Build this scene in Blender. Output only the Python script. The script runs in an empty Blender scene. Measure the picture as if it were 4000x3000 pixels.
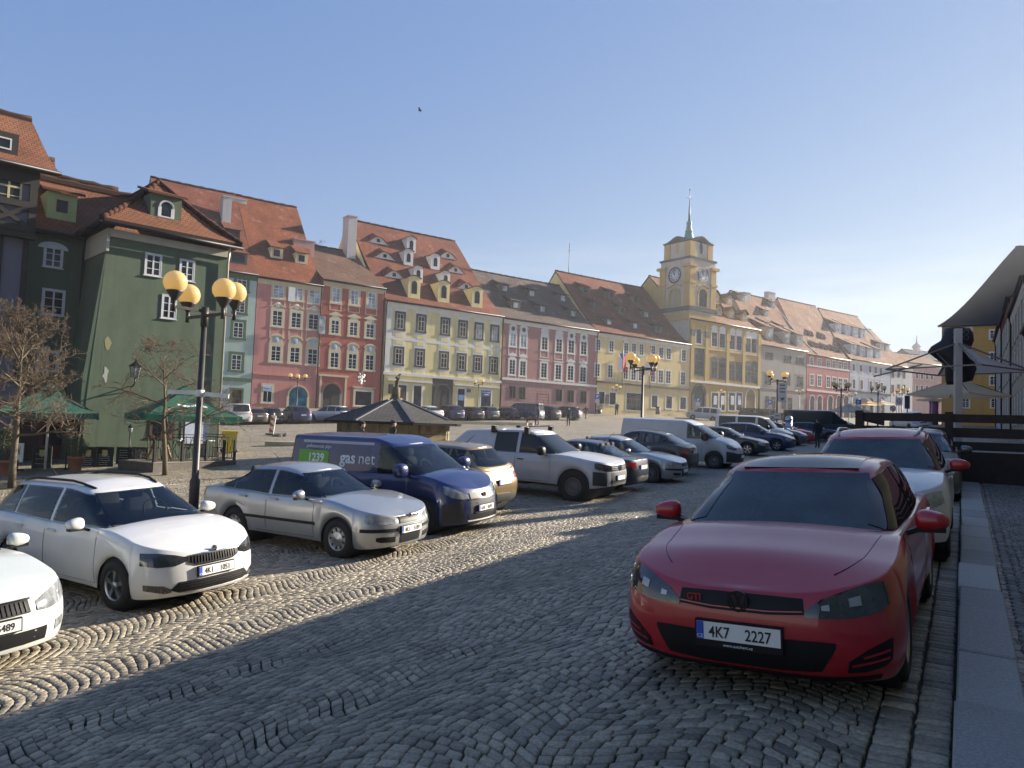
import bpy, math, random
import numpy as np
from mathutils import Vector, Matrix
RND = random.Random(11)
rad = math.radians
sc = bpy.context.scene
COL = sc.collection
# ---------------------------------------------------------------- camera model (pixels of the 4000x3000 photo)
PITCH, ROLL, FPX, CZ = rad(3.3), 0.036, 3000.0, 1.75
_f = Vector((0, math.cos(PITCH), math.sin(PITCH)))
_u0 = Vector((0, -math.sin(PITCH), math.cos(PITCH)))
_r0 = Vector((1, 0, 0))
CR = _r0 * math.cos(ROLL) + _u0 * math.sin(ROLL)
CU = _u0 * math.cos(ROLL) - _r0 * math.sin(ROLL)
CF = _f
CAMP = Vector((0, 0, CZ))
def ray(x, y):
    return CF * FPX + CR * (x - 2000) - CU * (y - 1500)
def at(x, y, Y):
    d = ray(x, y)
    return CAMP + d * (Y / d.y)
# kerb axis: K0 + s*KS ; KU points left of the kerb (into the road)
K0 = Vector((2.05, 3.55)); KS = Vector((.508, .861)); KU = Vector((-.861, .508))
F0 = Vector((-22.7, 80.0)); FA = Vector((.801, .598)); FN = Vector((.598, -.801))
def su(X, Y):
    dx, dy = X - K0.x, Y - K0.y
    return dx * KS.x + dy * KS.y, dx * KU.x + dy * KU.y
def from_su(s, u):
    return K0.x + s * KS.x + u * KU.x, K0.y + s * KS.y + u * KU.y
def sstep(a, b, x):
    t = min(1.0, max(0.0, (x - a) / (b - a)))
    return t * t * (3 - 2 * t)
def T(X, Y):
    s, u = su(X, Y)
    Yc = min(max(Y, -40), 190)
    z = -2.7 + .043 * Yc + (.004 * min(X, 120) if X > 0 else .03 * max(X, -70))
    z += .87 * (1 - sstep(0, 9, u))
    v = (X - F0.x) * FN.x + (Y - F0.y) * FN.y
    t = (X - F0.x) * FA.x + (Y - F0.y) * FA.y
    if -40 < t < 170 and Y > 40:
        bank = 1.5 - 1.0 * min(1, max(0, (t + 15) / 56))
        z += bank * (1 - sstep(3, 7, v))
    return z + CZ
def gnd(x, y):
    """the ground point seen at a pixel"""
    d = ray(x, y)
    lo, hi = 1.0, 400.0
    for i in range(60):
        m = (lo + hi) / 2
        p = CAMP + d * (m / d.y)
        if p.z > T(p.x, p.y): lo = m
        else: hi = m
    p = CAMP + d * (lo / d.y)
    return Vector((p.x, p.y, T(p.x, p.y)))
def ongnd(X, Y, dz=0):
    return Vector((X, Y, T(X, Y) + dz))
def gpos(ratio_x, Y, dz=0):
    """ground point at depth Y under image column x"""
    X = at(ratio_x, 1700, Y).x
    return ongnd(X, Y, dz)
# ---------------------------------------------------------------- mesh builder
class MB:
    def __init__(s):
        s.v = []; s.f = []; s.m = []; s.uv = {}; s.sm = []
    def add(s, vs, fs, mi=0, smooth=False, uvs=None):
        b = len(s.v)
        s.v.extend([tuple(v) for v in vs])
        for k, f in enumerate(fs):
            if uvs is not None: s.uv[len(s.f)] = uvs[k]
            s.f.append(tuple(i + b for i in f)); s.m.append(mi); s.sm.append(smooth)
        return s
    def box(s, x0, x1, y0, y1, z0, z1, mi=0):
        vs = [(x0, y0, z0), (x1, y0, z0), (x1, y1, z0), (x0, y1, z0), (x0, y0, z1), (x1, y0, z1), (x1, y1, z1), (x0, y1, z1)]
        return s.add(vs, [(0, 3, 2, 1), (4, 5, 6, 7), (0, 1, 5, 4), (1, 2, 6, 5), (2, 3, 7, 6), (3, 0, 4, 7)], mi)
    def bar(s, p, q, w, h=None, mi=0, up=(0, 0, 1)):
        """rectangular bar from p to q"""
        p, q = Vector(p), Vector(q); h = h or w
        d = (q - p).normalized(); upv = Vector(up)
        if abs(d.dot(upv)) > .98: upv = Vector((0, 1, 0))
        a = d.cross(upv).normalized() * (w / 2); b = a.cross(d).normalized() * (h / 2)
        vs = [p - a - b, p + a - b, p + a + b, p - a + b, q - a - b, q + a - b, q + a + b, q - a + b]
        return s.add(vs, [(0, 3, 2, 1), (4, 5, 6, 7), (0, 1, 5, 4), (1, 2, 6, 5), (2, 3, 7, 6), (3, 0, 4, 7)], mi)
    def tube(s, pts, rads, n=8, mi=0, smooth=True, cap=True):
        pts = [Vector(p) for p in pts]
        if not hasattr(rads, '__len__'): rads = [rads] * len(pts)
        vs = []; fs = []
        ref = None
        for i, p in enumerate(pts):
            d = (pts[min(i + 1, len(pts) - 1)] - pts[max(i - 1, 0)])
            d = d.normalized() if d.length > 1e-9 else Vector((0, 0, 1))
            if ref is None:
                ref = Vector((1, 0, 0)) if abs(d.x) < .8 else Vector((0, 1, 0))
            a = (ref - d * ref.dot(d)).normalized(); ref = a
            b = d.cross(a)
            for k in range(n):
                t = 2 * math.pi * k / n
                vs.append(p + a * (rads[i] * math.cos(t)) + b * (rads[i] * math.sin(t)))
        for i in range(len(pts) - 1):
            for k in range(n):
                fs.append((i * n + k, i * n + (k + 1) % n, (i + 1) * n + (k + 1) % n, (i + 1) * n + k))
        if cap:
            fs.append(tuple(range(n - 1, -1, -1))); fs.append(tuple((len(pts) - 1) * n + k for k in range(n)))
        return s.add(vs, fs, mi, smooth)
    def lathe(s, prof, n=20, mi=0, c=(0, 0, 0), axis='z', smooth=True):
        vs = []; fs = []
        for r, z in prof:
            for k in range(n):
                t = 2 * math.pi * k / n
                if axis == 'z': vs.append((c[0] + r * math.cos(t), c[1] + r * math.sin(t), c[2] + z))
                else: vs.append((c[0] + r * math.cos(t), c[1] + z, c[2] + r * math.sin(t)))
        for i in range(len(prof) - 1):
            for k in range(n):
                q = (i * n + k, i * n + (k + 1) % n, (i + 1) * n + (k + 1) % n, (i + 1) * n + k)
                fs.append(q if axis == 'z' else q[::-1])
        return s.add(vs, fs, mi, smooth)
    def sphere(s, c, r, n=20, m=12, mi=0, sq=(1, 1, 1)):
        vs = []; fs = []
        for i in range(m + 1):
            ph = math.pi * i / m
            for k in range(n):
                t = 2 * math.pi * k / n
                vs.append((c[0] + r * sq[0] * math.sin(ph) * math.cos(t), c[1] + r * sq[1] * math.sin(ph) * math.sin(t), c[2] + r * sq[2] * math.cos(ph)))
        for i in range(m):
            for k in range(n):
                fs.append((i * n + k, (i + 1) * n + k, (i + 1) * n + (k + 1) % n, i * n + (k + 1) % n))
        return s.add(vs, fs, mi, True)
    def prism(s, poly, y0, y1, mi=0):
        """polygon [(x,z)] (counter-clockwise seen from -y) extruded from y0 to y1"""
        n = len(poly)
        vs = [(x, y0, z) for x, z in poly] + [(x, y1, z) for x, z in poly]
        fs = [tuple(range(n)), tuple(range(2 * n - 1, n - 1, -1))]
        for i in range(n):
            j = (i + 1) % n
            fs.append((i, i + n, j + n, j))
        return s.add(vs, fs, mi)
    def build(s, name, mats, parent=None, smooth=None, **tags):
        me = bpy.data.meshes.new(name)
        me.from_pydata(s.v, [], s.f)
        if not isinstance(mats, (list, tuple)): mats = [mats]
        for m in mats: me.materials.append(m)
        if len(mats) > 1: me.polygons.foreach_set('material_index', s.m)
        me.polygons.foreach_set('use_smooth', [bool(x) if smooth is None else smooth for x in s.sm])
        if s.uv:
            l = me.uv_layers.new(name='UVMap')
            for fi, uvs in s.uv.items():
                p = me.polygons[fi]
                for k, li in enumerate(p.loop_indices): l.data[li].uv = uvs[k]
        me.update()
        return link(name, me, parent, **tags)
def link(name, me, parent=None, **tags):
    o = bpy.data.objects.new(name, me); COL.objects.link(o)
    if parent is not None: o.parent = parent
    tag(o, **tags)
    return o
def tag(o, label=None, cat=None, group=None, kind=None):
    if label: o['label'] = label
    if cat: o['category'] = cat
    if group: o['group'] = group
    if kind: o['kind'] = kind
    return o
def empty(name, loc, rz=0, label=None, cat=None, group=None, tilt=None):
    o = bpy.data.objects.new(name, None); COL.objects.link(o)
    o.location = loc; o.rotation_euler = (0, 0, rz); o.empty_display_size = .2
    return tag(o, label, cat, group)
def copy_tree(o, parent=None):
    c = o.copy(); COL.objects.link(c)
    if parent is not None: c.parent = parent
    for ch in list(o.children): copy_tree(ch, c)
    return c
_txt = {}
def text_mb(mb, s, size, origin, xdir, updir, mi=0, align='CENTER', depth=.002, bold=0, sx=1.0):
    """lettering as flat mesh; origin is the middle of the baseline"""
    key = (s, align, bold)
    if key not in _txt:
        cu = bpy.data.curves.new('t', 'FONT'); cu.body = s; cu.size = 1; cu.align_x = align; cu.fill_mode = 'FRONT'
        cu.offset = bold; cu.resolution_u = 3
        o = bpy.data.objects.new('t', cu); COL.objects.link(o)
        dg = bpy.context.evaluated_depsgraph_get()
        me = bpy.data.meshes.new_from_object(o.evaluated_get(dg))
        _txt[key] = ([tuple(v.co) for v in me.vertices], [tuple(p.vertices) for p in me.polygons])
        bpy.data.objects.remove(o); bpy.data.meshes.remove(me); bpy.data.curves.remove(cu)
    vs, fs = _txt[key]
    o = Vector(origin); xd = Vector(xdir); ud = Vector(updir)
    mb.add([o + xd * (x * size * sx) + ud * (y * size) for x, y, z in vs], fs, mi)
# ---------------------------------------------------------------- materials
MATS = {}
def nt(name):
    m = bpy.data.materials.new(name); m.use_nodes = True
    n = m.node_tree.nodes; l = m.node_tree.links
    return m, n, l, n['Principled BSDF']
def rgb(c):
    """a colour given as linear triple, or as 0-255 display values"""
    if max(c) > 1.001: c = [((v / 255 + .055) / 1.055) ** 2.4 if v > 10 else v / 255 / 12.92 for v in c]
    return (c[0], c[1], c[2], 1)
def mat(name, c, rough=.7, metal=0, var=.15, scale=3, bump=0, bscale=30, coat=0, spec=.5, stain=0, emit=None, streak=0, c2=None, trans=0, coord='Object'):
    if name in MATS: return MATS[name]
    m, n, l, b = nt(name)
    c = rgb(c)
    b.inputs['Roughness'].default_value = rough; b.inputs['Metallic'].default_value = metal
    b.inputs['Coat Weight'].default_value = coat; b.inputs['Coat Roughness'].default_value = .04
    b.inputs['Specular IOR Level'].default_value = spec
    if trans: b.inputs['Transmission Weight'].default_value = trans
    tc = n.new('ShaderNodeTexCoord')
    if var or c2:
        no = n.new('ShaderNodeTexNoise'); no.inputs['Scale'].default_value = scale; no.inputs['Detail'].default_value = 6; no.inputs['Roughness'].default_value = .65
        l.new(tc.outputs[coord], no.inputs['Vector'])
        mp = n.new('ShaderNodeMapRange'); mp.inputs['From Min'].default_value = .3; mp.inputs['From Max'].default_value = .7
        l.new(no.outputs['Fac'], mp.inputs['Value'])
        mx = n.new('ShaderNodeMix'); mx.data_type = 'RGBA'
        k1, k2 = 1 - var, 1 + var * .6
        mx.inputs['A'].default_value = (c[0] * k1, c[1] * k1, c[2] * k1, 1)
        mx.inputs['B'].default_value = rgb(c2) if c2 else (min(1, c[0] * k2), min(1, c[1] * k2), min(1, c[2] * k2), 1)
        l.new(mp.outputs['Result'], mx.inputs['Factor'])
        out = mx.outputs['Result']
        if streak:
            mpp = n.new('ShaderNodeMapping'); mpp.inputs['Scale'].default_value = (1.3, 1.3, .14)
            l.new(tc.outputs[coord], mpp.inputs['Vector'])
            n2 = n.new('ShaderNodeTexNoise'); n2.inputs['Scale'].default_value = 1.6; n2.inputs['Detail'].default_value = 8; n2.inputs['Roughness'].default_value = .7
            l.new(mpp.outputs['Vector'], n2.inputs['Vector'])
            m2 = n.new('ShaderNodeMapRange'); m2.inputs['From Min'].default_value = .45; m2.inputs['From Max'].default_value = .75
            m2.inputs['To Max'].default_value = streak
            l.new(n2.outputs['Fac'], m2.inputs['Value'])
            x2 = n.new('ShaderNodeMix'); x2.data_type = 'RGBA'
            l.new(m2.outputs['Result'], x2.inputs['Factor']); l.new(out, x2.inputs['A'])
            x2.inputs['B'].default_value = (c[0] * .45, c[1] * .45, c[2] * .47, 1)
            out = x2.outputs['Result']
        l.new(out, b.inputs['Base Color'])
    else:
        b.inputs['Base Color'].default_value = c
    if bump:
        nb = n.new('ShaderNodeTexNoise'); nb.inputs['Scale'].default_value = bscale; nb.inputs['Detail'].default_value = 5
        l.new(tc.outputs[coord], nb.inputs['Vector'])
        bp = n.new('ShaderNodeBump'); bp.inputs['Strength'].default_value = bump; bp.inputs['Distance'].default_value = .02
        l.new(nb.outputs['Fac'], bp.inputs['Height']); l.new(bp.outputs['Normal'], b.inputs['Normal'])
    if emit:
        b.inputs['Emission Color'].default_value = rgb(emit[0]); b.inputs['Emission Strength'].default_value = emit[1]
    MATS[name] = m
    return m
def plaster(name, c, var=.1, streak=.35):
    return mat(name, c, rough=.9, var=var, scale=.7, bump=.15, bscale=18, streak=streak, spec=.2)
def roof_mat(name, c1, c2, mortar, frost=0, tw=.2, th=.16, bump=.6):
    if name in MATS: return MATS[name]
    m, n, l, b = nt(name)
    b.inputs['Roughness'].default_value = .9; b.inputs['Specular IOR Level'].default_value = .12
    uv = n.new('ShaderNodeTexCoord')
    nz = n.new('ShaderNodeTexNoise'); nz.inputs['Scale'].default_value = 1.2; nz.inputs['Detail'].default_value = 3
    l.new(uv.outputs['UV'], nz.inputs['Vector'])
    br = n.new('ShaderNodeTexBrick'); br.inputs['Scale'].default_value = 1
    br.inputs['Brick Width'].default_value = tw; br.inputs['Row Height'].default_value = th
    br.inputs['Mortar Size'].default_value = .014; br.inputs['Mortar Smooth'].default_value = .4; br.inputs['Bias'].default_value = -.1
    br.inputs['Color1'].default_value = rgb(c1); br.inputs['Color2'].default_value = rgb(c2); br.inputs['Mortar'].default_value = rgb(mortar)
    l.new(uv.outputs['UV'], br.inputs['Vector'])
    n2 = n.new('ShaderNodeTexNoise'); n2.inputs['Scale'].default_value = .35; n2.inputs['Detail'].default_value = 8; n2.inputs['Roughness'].default_value = .7
    l.new(uv.outputs['UV'], n2.inputs['Vector'])
    mr = n.new('ShaderNodeMapRange'); mr.inputs['From Min'].default_value = .35; mr.inputs['From Max'].default_value = .7
    mr.inputs['To Min'].default_value = .62; mr.inputs['To Max'].default_value = 1.15
    l.new(n2.outputs['Fac'], mr.inputs['Value'])
    mu = n.new('ShaderNodeMix'); mu.data_type = 'RGBA'; mu.blend_type = 'MULTIPLY'; mu.inputs['Factor'].default_value = 1
    l.new(br.outputs['Color'], mu.inputs['A']); l.new(mr.outputs['Result'], mu.inputs['B'])
    out = mu.outputs['Result']
    if frost:
        n3 = n.new('ShaderNodeTexNoise'); n3.inputs['Scale'].default_value = .55; n3.inputs['Detail'].default_value = 10; n3.inputs['Roughness'].default_value = .75
        l.new(uv.outputs['UV'], n3.inputs['Vector'])
        r3 = n.new('ShaderNodeMapRange'); r3.inputs['From Min'].default_value = .56; r3.inputs['From Max'].default_value = .68; r3.inputs['To Max'].default_value = frost
        l.new(n3.outputs['Fac'], r3.inputs['Value'])
        fx = n.new('ShaderNodeMix'); fx.data_type = 'RGBA'; l.new(r3.outputs['Result'], fx.inputs['Factor'])
        l.new(out, fx.inputs['A']); fx.inputs['B'].default_value = (.42, .36, .33, 1); out = fx.outputs['Result']
    l.new(out, b.inputs['Base Color'])
    # each course laps the one below: a sawtooth along the slope
    sx = n.new('ShaderNodeSeparateXYZ'); l.new(uv.outputs['UV'], sx.inputs['Vector'])
    dv = n.new('ShaderNodeMath'); dv.operation = 'DIVIDE'; dv.inputs[1].default_value = th; l.new(sx.outputs['Y'], dv.inputs[0])
    fr = n.new('ShaderNodeMath'); fr.operation = 'FRACT'; l.new(dv.outputs[0], fr.inputs[0])
    sb = n.new('ShaderNodeMath'); sb.operation = 'SUBTRACT'; sb.inputs[0].default_value = 1; l.new(fr.outputs[0], sb.inputs[1])
    ad = n.new('ShaderNodeMath'); ad.operation = 'ADD'; l.new(sb.outputs[0], ad.inputs[0]); l.new(nz.outputs['Fac'], ad.inputs[1])
    a2 = n.new('ShaderNodeMath'); a2.operation = 'MULTIPLY_ADD'; l.new(br.outputs['Fac'], a2.inputs[0]); a2.inputs[1].default_value = -.8; l.new(ad.outputs[0], a2.inputs[2])
    bp = n.new('ShaderNodeBump'); bp.inputs['Strength'].default_value = bump; bp.inputs['Distance'].default_value = .03
    l.new(a2.outputs[0], bp.inputs['Height']); l.new(bp.outputs['Normal'], b.inputs['Normal'])
    MATS[name] = m
    return m
def glass_mat(name='window_glass', c=(.014, .017, .022), rough=.05, spec=.25):
    if name in MATS: return MATS[name]
    m, n, l, b = nt(name)
    b.inputs['Roughness'].default_value = rough; b.inputs['Specular IOR Level'].default_value = spec
    tc = n.new('ShaderNodeTexCoord')
    no = n.new('ShaderNodeTexNoise'); no.inputs['Scale'].default_value = 1.3; l.new(tc.outputs['Object'], no.inputs['Vector'])
    cr = n.new('ShaderNodeValToRGB'); cr.color_ramp.elements[0].position = .35; cr.color_ramp.elements[1].position = .7
    cr.color_ramp.elements[0].color = (c[0] * .5, c[1] * .5, c[2] * .5, 1); cr.color_ramp.elements[1].color = (c[0] * 1.7, c[1] * 1.7, c[2] * 1.7, 1)
    l.new(no.outputs['Fac'], cr.inputs['Fac']); l.new(cr.outputs['Color'], b.inputs['Base Color'])
    bp = n.new('ShaderNodeBump'); bp.inputs['Strength'].default_value = .03; bp.inputs['Distance'].default_value = .05
    l.new(no.outputs['Fac'], bp.inputs['Height']); l.new(bp.outputs['Normal'], b.inputs['Normal'])
    MATS[name] = m
    return m
GLASS = glass_mat()
PANE_BRIGHT = glass_mat('curtained_pane', (.33, .36, .38), rough=.12)
WHITE = mat('white_paint', (.78, .78, .74), .5, var=.05)
CREAM = plaster('cream_stucco', (.62, .54, .36), streak=.2)
DARKMETAL = mat('dark_metal', (.018, .018, .02), .45, .6, var=.2)
BLACK = mat('black_plastic', (.012, .012, .013), .5, var=.1)
STONE = mat('weathered_stone', (.2, .185, .16), .9, var=.35, scale=2.5, bump=.4, bscale=12)
DKSTONE = mat('dark_stone', (.1, .095, .09), .9, var=.3, scale=2, bump=.4, bscale=10)
# ---------------------------------------------------------------- camera, sun, sky
cam = bpy.data.cameras.new('Camera'); camo = bpy.data.objects.new('Camera', cam); COL.objects.link(camo)
cam.sensor_width = 36; cam.lens = 36 * FPX / 4000; cam.clip_start = .05; cam.clip_end = 3000
camo.matrix_world = Matrix(((CR.x, CU.x, -CF.x, CAMP.x), (CR.y, CU.y, -CF.y, CAMP.y), (CR.z, CU.z, -CF.z, CAMP.z), (0, 0, 0, 1)))
sc.camera = camo
SUN_AZ, SUN_EL = rad(57), rad(21)
sun = bpy.data.lights.new('Sun', 'SUN'); sun.energy = 4.5; sun.angle = rad(.5); sun.color = (1, .91, .77)
suno = bpy.data.objects.new('Sun', sun); COL.objects.link(suno)
sd = Vector((math.sin(SUN_AZ) * math.cos(SUN_EL), math.cos(SUN_AZ) * math.cos(SUN_EL), math.sin(SUN_EL)))
suno.rotation_euler = sd.to_track_quat('Z', 'Y').to_euler(); suno.location = (60, 60, 60)
w = bpy.data.worlds.new('World'); sc.world = w; w.use_nodes = True
wn, wl = w.node_tree.nodes, w.node_tree.links
bg = wn['Background']
sky = wn.new('ShaderNodeTexSky'); sky.sky_type = 'NISHITA'; sky.sun_disc = False
sky.sun_elevation = SUN_EL; sky.sun_rotation = SUN_AZ; sky.air_density = 1.0; sky.dust_density = 0.1; sky.ozone_density = 2.5; sky.altitude = 450
bg.inputs['Strength'].default_value = .066
# a thin streak of cirrus low in the sky beyond the end of the square
tcw = wn.new('ShaderNodeTexCoord')
mpw = wn.new('ShaderNodeMapping'); mpw.inputs['Rotation'].default_value = (0, rad(17), rad(-25)); mpw.inputs['Scale'].default_value = (1.2, 1.2, 11)
wl.new(tcw.outputs['Generated'], mpw.inputs['Vector'])
cn = wn.new('ShaderNodeTexNoise'); cn.inputs['Scale'].default_value = 1.6; cn.inputs['Detail'].default_value = 7; cn.inputs['Roughness'].default_value = .55
wl.new(mpw.outputs['Vector'], cn.inputs['Vector'])
crw = wn.new('ShaderNodeMapRange'); crw.inputs['From Min'].default_value = .44; crw.inputs['From Max'].default_value = .8; crw.inputs['To Max'].default_value = .8
wl.new(cn.outputs['Fac'], crw.inputs['Value'])
sxw = wn.new('ShaderNodeSeparateXYZ'); wl.new(tcw.outputs['Generated'], sxw.inputs['Vector'])
alt = wn.new('ShaderNodeMapRange'); alt.inputs['From Min'].default_value = .26; alt.inputs['From Max'].default_value = .12; wl.new(sxw.outputs['Z'], alt.inputs['Value'])
ml = wn.new('ShaderNodeMath'); ml.operation = 'MULTIPLY'; wl.new(crw.outputs['Result'], ml.inputs[0]); wl.new(alt.outputs['Result'], ml.inputs[1])
mxw = wn.new('ShaderNodeMix'); mxw.data_type = 'RGBA'; wl.new(ml.outputs[0], mxw.inputs['Factor'])
# a thin even veil of high haze: takes some blue out of the clear-air sky and lifts it
tint = wn.new('ShaderNodeMix'); tint.data_type = 'RGBA'; tint.blend_type = 'MULTIPLY'; tint.inputs['Factor'].default_value = 1
wl.new(sky.outputs['Color'], tint.inputs['A']); tint.inputs['B'].default_value = (.62, .42, .2, 1)
veil = wn.new('ShaderNodeMix'); veil.data_type = 'RGBA'; veil.blend_type = 'ADD'; veil.inputs['Factor'].default_value = 1
wl.new(tint.outputs['Result'], veil.inputs['A']); veil.inputs['B'].default_value = (.24, .74, 2.25, 1)
wl.new(veil.outputs['Result'], mxw.inputs['A']); mxw.inputs['B'].default_value = (4.6, 4.7, 4.8, 1)
wl.new(mxw.outputs['Result'], bg.inputs['Color'])
sc.view_settings.view_transform = 'Standard'; sc.view_settings.look = 'None'; sc.view_settings.exposure = 1.7; sc.view_settings.gamma = 1
sc.render.engine = 'CYCLES'
cy = sc.cycles
cy.use_denoising = True; cy.max_bounces = 6; cy.diffuse_bounces = 3; cy.glossy_bounces = 3; cy.transmission_bounces = 4; cy.volume_bounces = 0
cy.sample_clamp_indirect = 6; cy.caustics_reflective = False; cy.caustics_refractive = False
# ================================================================ GROUND
def cobble_mat(name, c, joint, far=False):
    m, n, l, b = nt(name)
    b.inputs['Roughness'].default_value = .62; b.inputs['Specular IOR Level'].default_value = .35
    tc = n.new('ShaderNodeTexCoord')
    big = n.new('ShaderNodeTexNoise'); big.inputs['Scale'].default_value = .22; big.inputs['Detail'].default_value = 8; big.inputs['Roughness'].default_value = .65
    l.new(tc.outputs['Object'], big.inputs['Vector'])
    mr = n.new('ShaderNodeMapRange'); mr.inputs['From Min'].default_value = .3; mr.inputs['From Max'].default_value = .7; mr.inputs['To Min'].default_value = .72; mr.inputs['To Max'].default_value = 1.25
    l.new(big.outputs['Fac'], mr.inputs['Value'])
    mu = n.new('ShaderNodeMix'); mu.data_type = 'RGBA'; mu.blend_type = 'MULTIPLY'; mu.inputs['Factor'].default_value = 1
    l.new(mr.outputs['Result'], mu.inputs['B'])
    if far:
        vo = n.new('ShaderNodeTexVoronoi'); vo.inputs['Scale'].default_value = 8.5; l.new(tc.outputs['Object'], vo.inputs['Vector'])
        ve = n.new('ShaderNodeTexVoronoi'); ve.feature = 'DISTANCE_TO_EDGE'; ve.inputs['Scale'].default_value = 8.5; l.new(tc.outputs['Object'], ve.inputs['Vector'])
        sx = n.new('ShaderNodeSeparateColor'); l.new(vo.outputs['Color'], sx.inputs['Color'])
        ra = n.new('ShaderNodeMix'); ra.data_type = 'RGBA'
        ra.inputs['A'].default_value = (c[0] * .65, c[1] * .65, c[2] * .65, 1); ra.inputs['B'].default_value = (c[0] * 1.35, c[1] * 1.3, c[2] * 1.25, 1)
        l.new(sx.outputs['Red'], ra.inputs['Factor'])
        st = n.new('ShaderNodeMapRange'); st.inputs['From Min'].default_value = .02; st.inputs['From Max'].default_value = .09; l.new(ve.outputs['Distance'], st.inputs['Value'])
        jm = n.new('ShaderNodeMix'); jm.data_type = 'RGBA'; jm.inputs['A'].default_value = (*joint, 1)
        l.new(st.outputs['Result'], jm.inputs['Factor']); l.new(ra.outputs['Result'], jm.inputs['B'])
        l.new(jm.outputs['Result'], mu.inputs['A'])
        bp = n.new('ShaderNodeBump'); bp.inputs['Strength'].default_value = .5; bp.inputs['Distance'].default_value = .02
        l.new(st.outputs['Result'], bp.inputs['Height']); l.new(bp.outputs['Normal'], b.inputs['Normal'])
    else:
        at_ = n.new('ShaderNodeAttribute'); at_.attribute_name = 'tone'; at_.attribute_type = 'GEOMETRY'
        fine = n.new('ShaderNodeTexNoise'); fine.inputs['Scale'].default_value = 45; fine.inputs['Detail'].default_value = 6; l.new(tc.outputs['Object'], fine.inputs['Vector'])
        f2 = n.new('ShaderNodeMapRange'); f2.inputs['From Min'].default_value = .3; f2.inputs['From Max'].default_value = .7; f2.inputs['To Min'].default_value = .6; f2.inputs['To Max'].default_value = 1.4
        l.new(fine.outputs['Fac'], f2.inputs['Value'])
        m3 = n.new('ShaderNodeMix'); m3.data_type = 'RGBA'; m3.blend_type = 'MULTIPLY'; m3.inputs['Factor'].default_value = .8
        cr = n.new('ShaderNodeMix'); cr.data_type = 'RGBA'
        cr.inputs['A'].default_value = (c[0] * .5, c[1] * .5, c[2] * .52, 1); cr.inputs['B'].default_value = (c[0] * 1.5, c[1] * 1.45, c[2] * 1.38, 1)
        l.new(at_.outputs['Fac'], cr.inputs['Factor'])
        l.new(cr.outputs['Result'], m3.inputs['A']); l.new(f2.outputs['Result'], m3.inputs['B']); l.new(m3.outputs['Result'], mu.inputs['A'])
        bp = n.new('ShaderNodeBump'); bp.inputs['Strength'].default_value = .55; bp.inputs['Distance'].default_value = .012
        l.new(fine.outputs['Fac'], bp.inputs['Height']); l.new(bp.outputs['Normal'], b.inputs['Normal'])
    l.new(mu.outputs['Result'], b.inputs['Base Color'])
    return m
CC = (.27, .235, .18)
M_FAR = cobble_mat('cobble_far', CC, (.05, .045, .035), far=True)
M_STONE = cobble_mat('cobble_stone', (.26, .228, .172), (.04, .035, .03))
M_MOSAIC = cobble_mat('mosaic_stone', (.17, .16, .145), (.04, .035, .03))
M_BED = mat('joint_soil', (.05, .043, .03), .95, var=.4, scale=3, c2=(.035, .035, .018))
def ground_sheet():
    rs = [0.0, .6]
    while rs[-1] < 215: rs.append(rs[-1] * 1.045 + .15)
    na = 180
    vs = []; fs = []
    for r in rs:
        for k in range(na):
            a = 2 * math.pi * k / na
            X, Y = r * math.sin(a), r * math.cos(a)
            near = -8 < Y < 24
            vs.append((X, Y, T(X, Y) - (.06 if near else 0)))
    for i in range(len(rs) - 1):
        for k in range(na):
            k2 = (k + 1) % na
            fs.append((i * na + k, (i + 1) * na + k, (i + 1) * na + k2, i * na + k2))
    return MB().add(vs, fs, 0, True).build('ground', M_FAR, kind='structure')
ground_sheet()
# ordered so that the faces look upward
def ccw(q):
    a = sum(q[i][0] * q[(i + 1) % 4][1] - q[(i + 1) % 4][0] * q[i][1] for i in range(4))
    return q if a > 0 else q[::-1]
def stones(name, cells, m, zfun, gap=.03, dome=.002, tones=None, depth=.024):
    """cells: array n x 4 x 2 of world xy corners; every cell becomes one rounded sett"""
    cells = [ccw(q) for q in cells]
    c = np.array(cells, float); n = len(c)
    rng = np.random.default_rng(5)
    c += rng.normal(0, .0038, c.shape)
    mid = c.mean(1, keepdims=True)
    lvls = [(.03, -depth), (.05, -.008), (.15, 0.0), (.55, dome)]
    h = rng.normal(0, .0016, (n, 1))
    V = []
    zc = np.array([[zfun(x, y) for x, y in q] for q in c])
    tilt = rng.normal(0, .0018, (n, 4)) * .6
    for ins, dz in lvls:
        p = c + (mid - c) * (ins + (gap if ins < .5 else gap * .5))
        z = zc + h + dz + (tilt if dz > -.02 else 0)
        V.append(np.concatenate([p, z[..., None]], 2))
    V = np.stack(V, 1)  # n,4lvl,4,3
    nv = 16
    verts = V.reshape(-1, 3)
    F = []
    for lv in range(3):
        for k in range(4):
            k2 = (k + 1) % 4
            F.append([lv * 4 + k, lv * 4 + k2, (lv + 1) * 4 + k2, (lv + 1) * 4 + k])
    F.append([12, 13, 14, 15])
    F = np.array(F)
    faces = (F[None] + (np.arange(n) * nv)[:, None, None]).reshape(-1, 4)
    me = bpy.data.meshes.new(name)
    me.vertices.add(len(verts)); me.vertices.foreach_set('co', verts.ravel())
    me.loops.add(faces.size); me.loops.foreach_set('vertex_index', faces.ravel().astype(np.int32))
    me.polygons.add(len(faces)); me.polygons.foreach_set('loop_start', np.arange(0, faces.size, 4, dtype=np.int32))
    me.polygons.foreach_set('use_smooth', np.ones(len(faces), bool))
    me.update(calc_edges=True)
    a = me.attributes.new('tone', 'FLOAT', 'POINT')
    a.data.foreach_set('value', np.repeat(rng.beta(2.2, 2.2, n), nv).astype(np.float32))
    me.materials.append(m)
    o = link(name, me, kind='structure')
    return o
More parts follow.
